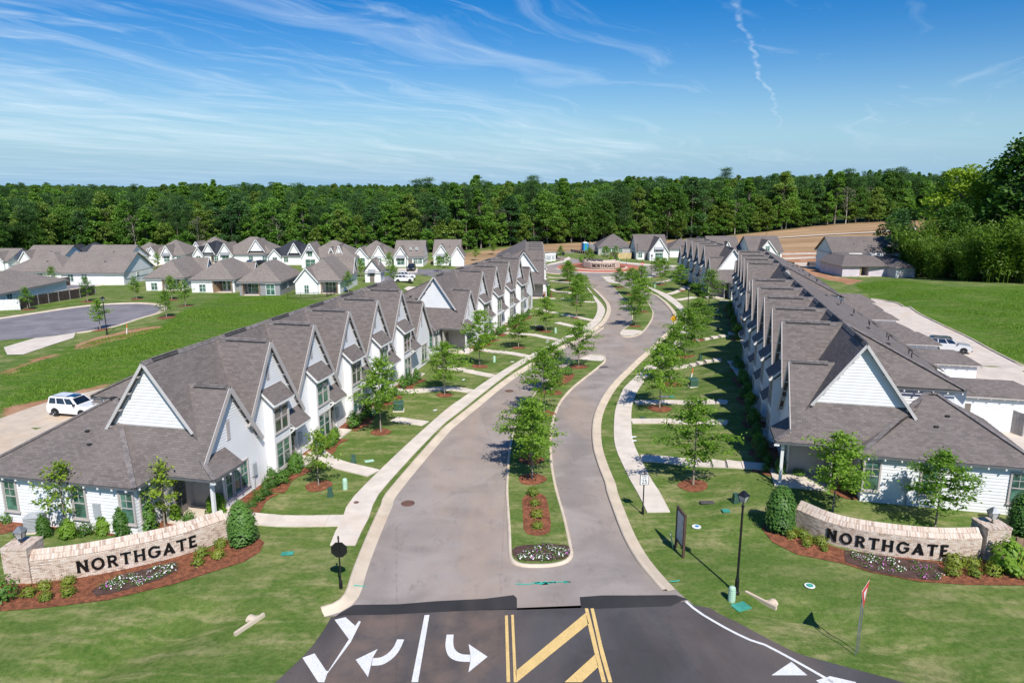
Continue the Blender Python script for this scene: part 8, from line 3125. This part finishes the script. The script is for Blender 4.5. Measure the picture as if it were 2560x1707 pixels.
# ------------------------------------------------------------------ air conditioners, culvert headwalls
def hvac(x, y, label):
    t = thing('air_conditioner', label, 'air conditioner', (x, y, tz(x, y)), 0.2, 'air conditioners')
    a = MB()
    a.box(-0.5, -0.5, -0.1, 0.5, 0.5, 0.08)
    a.build('pad', M['concrete'], t)
    a = MB()
    a.box(-0.40, -0.40, 0.08, 0.40, 0.40, 0.9)
    a.build('coil', M['iron_grey'], t)
    for k in range(9):
        b = MB()
        z = 0.12 + k * 0.085
        b.box(-0.43, -0.43, z, 0.43, 0.43, z + 0.055)
        b.build('louver', M['grey_box'], t)
    a = MB()
    a.box(-0.44, -0.44, 0.9, 0.44, 0.44, 0.95)
    a.lathe([(0.3, 0.95), (0.3, 0.99), (0.0, 1.0)], 16)
    a.build('top', M['grey_box'], t)


hvac(-27.0, 37.1, 'grey air conditioner beside the left end wall')
hvac(27.5, 39.6, 'grey air conditioner beside the right end wall')


def headwall(x, y, rz, label):
    t = thing('culvert_headwall', label, 'headwall', (x, y, tz(x, y)), rz, 'concrete culvert headwalls', 0.75)
    a = MB()
    a.box(-1.1, -0.09, -0.5, 1.1, 0.09, 0.22)
    a.build('wall', M['kerb'], t)
    a = MB()
    a.lathe([(0.32, 0.0), (0.32, 0.55), (0.26, 0.55), (0.26, 0.0)], 14, (0.55, 0.09, -0.1), 0, 'y')
    a.build('pipe', M['kerb'], t)
    a = MB()
    a.hexa([(0.2, 0.1, -0.4), (0.9, 0.1, -0.4), (0.75, 0.7, -0.4), (0.3, 0.7, -0.4), (0.2, 0.1, 0.16), (0.9, 0.1, 0.16), (0.75, 0.7, 0.02), (0.3, 0.7, 0.02)])
    a.build('collar', M['kerb'], t)


(x, y), = [(-11.62, 28.06)]
headwall(x, y, R(62), 'small concrete culvert end in the grass left of the highway')
(x, y), = [(11.76, 30.20)]
headwall(x, y, R(-52), 'small concrete culvert end in the ditch below the nearest lamp')


# ------------------------------------------------------------------ cars
def car(label, x, y, rz, paint, L=4.4, W=1.85, Hh=1.7, boxy=0.5, black_roof=False, group='parked cars'):
    t = thing('parked_car', label, 'car', (x, y, tz(x, y) + 0.04), rz, group)
    pm_ = M[paint]
    h = L / 2
    b = MB()
    prof = [(-h + 0.12, 0.30), (-h + 0.02, 0.45), (-h, 0.75), (-h + 0.04, 1.0), (-h + 0.16, 1.06), (L * 0.20, 1.06), (h - 0.35, 1.00 - 0.06 * (1 - boxy)), (h - 0.08, 0.86), (h, 0.62), (h - 0.04, 0.42), (h - 0.2, 0.28)]
    sec = [(-W / 2, 0.93, 0.03), (-W / 2 + 0.10, 1.0, 0.0), (W / 2 - 0.10, 1.0, 0.0), (W / 2, 0.93, 0.03)]
    rows = []
    for yy, k, dz in sec:
        rows.append([(q[0] * (0.985 if k < 1 else 1.0), yy, 0.66 + (q[1] - 0.66) * k) for q in prof])
    n = len(prof)
    for a, c in zip(rows, rows[1:]):
        for i in range(n):
            j = (i + 1) % n
            b.poly([a[i], a[j], c[j], c[i]])
    b.poly(rows[0])
    b.poly(list(reversed(rows[-1])))
    b.build('body', pm_, t)
    # greenhouse
    rx, fx = -h + 0.14, L * 0.21
    tx0, tx1 = -h + 0.20 + 0.35 * (1 - boxy), L * (0.02 + 0.05 * boxy)
    wb, wt = W / 2 - 0.05, W / 2 - 0.22
    g = MB()
    bot = [(rx, -wb, 1.05), (fx, -wb, 1.05), (fx, wb, 1.05), (rx, wb, 1.05)]
    top = [(tx0, -wt, Hh - 0.08), (tx1, -wt, Hh - 0.08), (tx1, wt, Hh - 0.08), (tx0, wt, Hh - 0.08)]
    g.hexa(bot + top)
    g.build('cabin', pm_, t)
    r = MB()
    r.hexa([(tx0 - 0.02, -wt - 0.02, Hh - 0.08), (tx1 + 0.03, -wt - 0.02, Hh - 0.08), (tx1 + 0.03, wt + 0.02, Hh - 0.08), (tx0 - 0.02, wt + 0.02, Hh - 0.08), (tx0 + 0.12, -wt + 0.1, Hh), (tx1 - 0.15, -wt + 0.1, Hh), (tx1 - 0.15, wt - 0.1, Hh), (tx0 + 0.12, wt - 0.1, Hh)])
    r.build('roof', M['car_black'] if black_roof else pm_, t)

    def lerp3(p, q, k):
        return tuple(p[i] + (q[i] - p[i]) * k for i in range(3))

    def pane(c00, c10, c11, c01, u0, u1, v0, v1, nrm, name):
        q = []
        for u, v in ((u0, v0), (u1, v0), (u1, v1), (u0, v1)):
            p = lerp3(lerp3(c00, c10, u), lerp3(c01, c11, u), v)
            q.append(tuple(p[i] + nrm[i] * 0.012 for i in range(3)))
        w = MB()
        w.poly(q)
        w.build(name, M['car_glass'], t)
    for s in (-1, 1):
        c = [bot[0], bot[1], top[1], top[0]] if s < 0 else [bot[3], bot[2], top[2], top[3]]
        for u0, u1 in ((0.05, 0.29), (0.33, 0.62), (0.66, 0.93)):
            pane(c[0], c[1], c[2], c[3], u0, u1, 0.12, 0.92, (0, s, 0.25), 'side_window')
    pane(bot[1], bot[2], top[2], top[1], 0.06, 0.94, 0.08, 0.92, (0.8, 0, 0.5), 'windscreen')
    pane(bot[0], bot[3], top[3], top[0], 0.10, 0.90, 0.15, 0.90, (-1, 0, 0.2), 'rear_window')
    for sx in (-0.30, 0.31):
        for s in (-1, 1):
            w = MB()
            w.lathe([(0.20, -0.11), (0.33, -0.11), (0.345, -0.05), (0.345, 0.05), (0.33, 0.11), (0.20, 0.11)], 18, (0, 0, 0), 0, 'y')
            wo = w.build('wheel', M['tyre'], t, loc=(sx * L, s * (W / 2 - 0.10), 0.345))
            w = MB()
            w.lathe([(0.0, 0.02), (0.05, 0.06), (0.19, 0.03), (0.215, 0.06), (0.215, -0.06), (0.0, -0.06)], 14, (0, 0, 0), 0, 'y')
            rim = w.build('rim', M['rim'], wo, loc=(0, s * 0.055, 0))
            if s < 0:
                rim.rotation_euler = (math.pi, 0, 0)
            w = MB()
            for k in range(12):
                a0, a1 = math.pi * k / 12, math.pi * (k + 1) / 12
                yy = s * (W / 2 + 0.004)
                w.poly([(0.42 * math.cos(a0), yy, 0.42 * math.sin(a0)), (0.42 * math.cos(a1), yy, 0.42 * math.sin(a1)), (0.33 * math.cos(a1), yy, 0.33 * math.sin(a1)), (0.33 * math.cos(a0), yy, 0.33 * math.sin(a0))])
            w.build('wheel_arch', M['tyre'], t, loc=(sx * L, 0, 0.345))
    for s in (-1, 1):
        w = MB()
        w.box(h - 0.16, s * (W / 2 - 0.45), 0.72, h - 0.012, s * (W / 2 - 0.12), 0.86)
        w.build('headlight', M['lamp_glass'], t)
        w = MB()
        w.box(-h - 0.012, s * (W / 2 - 0.28), 0.72, -h + 0.1, s * (W / 2 - 0.10), 1.0)
        w.build('tail_light', M['red_sign'], t)
        w = MB()
        w.box(L * 0.15, s * (W / 2 - 0.02), 1.05, L * 0.15 + 0.14, s * (W / 2 + 0.16), 1.2)
        w.build('mirror', M['black'], t)
        w = MB()
        w.box(tx0 + 0.25, s * (wt - 0.12), Hh, tx1 - 0.3, s * (wt - 0.08), Hh + 0.05)
        w.build('roof_rail', M['galv'], t)
    w = MB()
    w.box(h - 0.05, -W / 2 + 0.5, 0.46, h + 0.012, W / 2 - 0.5, 0.72)
    w.build('grille', M['black'], t)
    w = MB()
    w.box(h - 0.1, -W / 2 + 0.1, 0.30, h + 0.03, W / 2 - 0.1, 0.44)
    w.build('bumper', M['iron_grey'] if paint != 'car_black' else M['black'], t)
    if boxy > 0.7:
        w = MB()
        w.box(-0.45, -0.42, Hh + 0.003, 0.35, 0.42, Hh + 0.012)
        w.build('sunroof', M['car_glass'], t)
    return t


car('boxy white car with a dark sunroof behind the nearest left row', -37.2, 58.0, R(-12), 'car_white', 4.3, 1.8, 1.68, 0.95)
car('silver car with black roof parked in the right alley', 51.4, 81.6, R(-22), 'car_silver', 4.6, 1.9, 1.72, 0.55, True)
car('white car parked by the dark fence on the far left street', *[(-86.76, 158.03)][0], R(188), 'car_white', 4.5, 1.9, 1.75, 0.5)
car('front one of two white cars parked below the gatehouse cottages', *[(-24.54, 160.33)][0], R(8), 'car_white', 4.4, 1.85, 1.7, 0.5)
car('rear one of two white cars parked below the gatehouse cottages', *[(-24.92, 166.37)][0], R(10), 'car_white', 4.4, 1.85, 1.75, 0.6)
car('black car parked on the driveway of the middle cottage', *[(-26.31, 185.75)][0], R(-88), 'car_black', 4.6, 1.95, 1.8, 0.6)
car('dark blue car parked among the black roofed houses', *[(-73.83, 200.66)][0], R(100), 'car_blue', 4.4, 1.85, 1.6, 0.5)
car('black car beside the dark blue car among the houses', *[(-71.77, 200.66)][0], R(175), 'car_black', 4.5, 1.85, 1.5, 0.3)

# ------------------------------------------------------------------ building site things
x, y = [(25.81, 252.33)][0]
t = thing('portable_toilet', 'blue portable toilet with white roof on the building site', 'toilet', (x, y, tz(x, y)), 0.3)
a = MB()
a.box(-0.9, -0.9, 0.1, 0.9, 0.9, 2.7)
a.build('cabin', M['blue'], t)
a = MB()
a.box(-0.95, -0.95, 2.7, 0.95, 0.95, 2.85)
a.lathe([(0.9, 2.85), (0.6, 3.05), (0.0, 3.1)], 10)
a.build('roof', M['white_sign'], t)
a = MB()
a.box(-0.45, -0.93, 0.15, 0.45, -0.9, 2.5)
a.build('door', M['teal'], t)
x, y = [(29.67, 253.49)][0]
t = thing('skip', 'grey blue rubbish skip heaped with debris by the portable toilet', 'skip', (x, y, tz(x, y)), 0.05)
a = MB()
a.hexa([(-2.3, -1.1, 0.2), (2.3, -1.1, 0.2), (2.3, 1.1, 0.2), (-2.3, 1.1, 0.2), (-2.6, -1.2, 2.2), (2.6, -1.2, 2.2), (2.6, 1.2, 2.2), (-2.6, 1.2, 2.2)])
a.build('container', M['awning_metal'], t)
for k in range(8):
    a = MB()
    a.box(-2.3 + k * 0.64, -1.28, 0.3, -2.2 + k * 0.64, -1.1, 2.15)
    a.build('rib', M['awning_metal'], t)
a = MB()
for k in range(26):
    q = (rng.uniform(-2, 2.6), rng.uniform(-.8, .8), 2.1 + rng.uniform(0, .8))
    a.beam(q, (q[0] + rng.uniform(-.9, .9), q[1] + rng.uniform(-.5, .5), q[2] + rng.uniform(-.3, .4)), 0.2, 0.12)
a.build('debris', M['dirt_white'], t)['kind'] = 'stuff'
fence('black silt fence with posts along the back road kerb', [(20.37, 247.79), (22.68, 242.33), (25.05, 238.55)], 0.9, M['black'], 1.1, 0.12, post_mat=M['wood_grey'])
fence('black silt fence before the rubbish skip', [(25.18, 239.80), (27.61, 240.64), (30.81, 241.27)], 0.8, M['black'], 1.1, 0.12, post_mat=M['wood_grey'])
fence('black silt fence around the construction lot', [(81.28, 215.11), (80.11, 206.90), (79.91, 201.14)], 0.8, M['black'], 1.5, 0.1)
for (x, y), lb in zip([(98.32, 225.86), (84.52, 198.95)], ('stack of dark building blocks left of the big unfinished house', 'low dark pallet on the sandy lot')):
    a = MB()
    for k in range(3):
        a.box(-1.6 + 0.05 * k, -0.8, 0.4 * k, 1.6 - 0.05 * k, 0.8, 0.4 * k + 0.36)
    tag(a.build('block_stack', M['iron_grey'], loc=(x, y, tz(x, y))), lb, 'material stack')
for (x, y), lb in zip([(11.00, 215.11), (12.25, 217.23)], ('left one of two white cabinets by the dark fence left of the roundabout', 'right one of two white cabinets by the dark fence left of the roundabout')):
    t = thing('mail_cabinet', lb, 'cabinet', (x, y, tz(x, y)), 0.1, 'white cabinets')
    a = MB()
    a.box(-1.0, -0.5, 0, 1.0, 0.5, 1.9)
    a.build('cabinet', M['vinyl'], t)
    a = MB()
    a.hexa([(-1.15, -0.65, 1.9), (1.15, -0.65, 1.9), (1.15, 0.65, 1.9), (-1.15, 0.65, 1.9), (-1.0, -0.2, 2.3), (1.0, -0.2, 2.3), (1.0, 0.2, 2.3), (-1.0, 0.2, 2.3)])
    a.build('roof', M['vinyl'], t)
    a = MB()
    a.box(-0.7, -0.54, 0.5, 0.7, -0.505, 1.6)
    a.build('door_panel', M['grey_box'], t)
# house number on the left end unit
nrow = bpy.data.objects['townhouse_row']
for k, ch in enumerate('301'):
    o = inst('house_number', text_mesh(ch, 0.26, M['letter'], 0.01), nrow, (-0.02, -0.05, 2.15 - 0.27 * k))
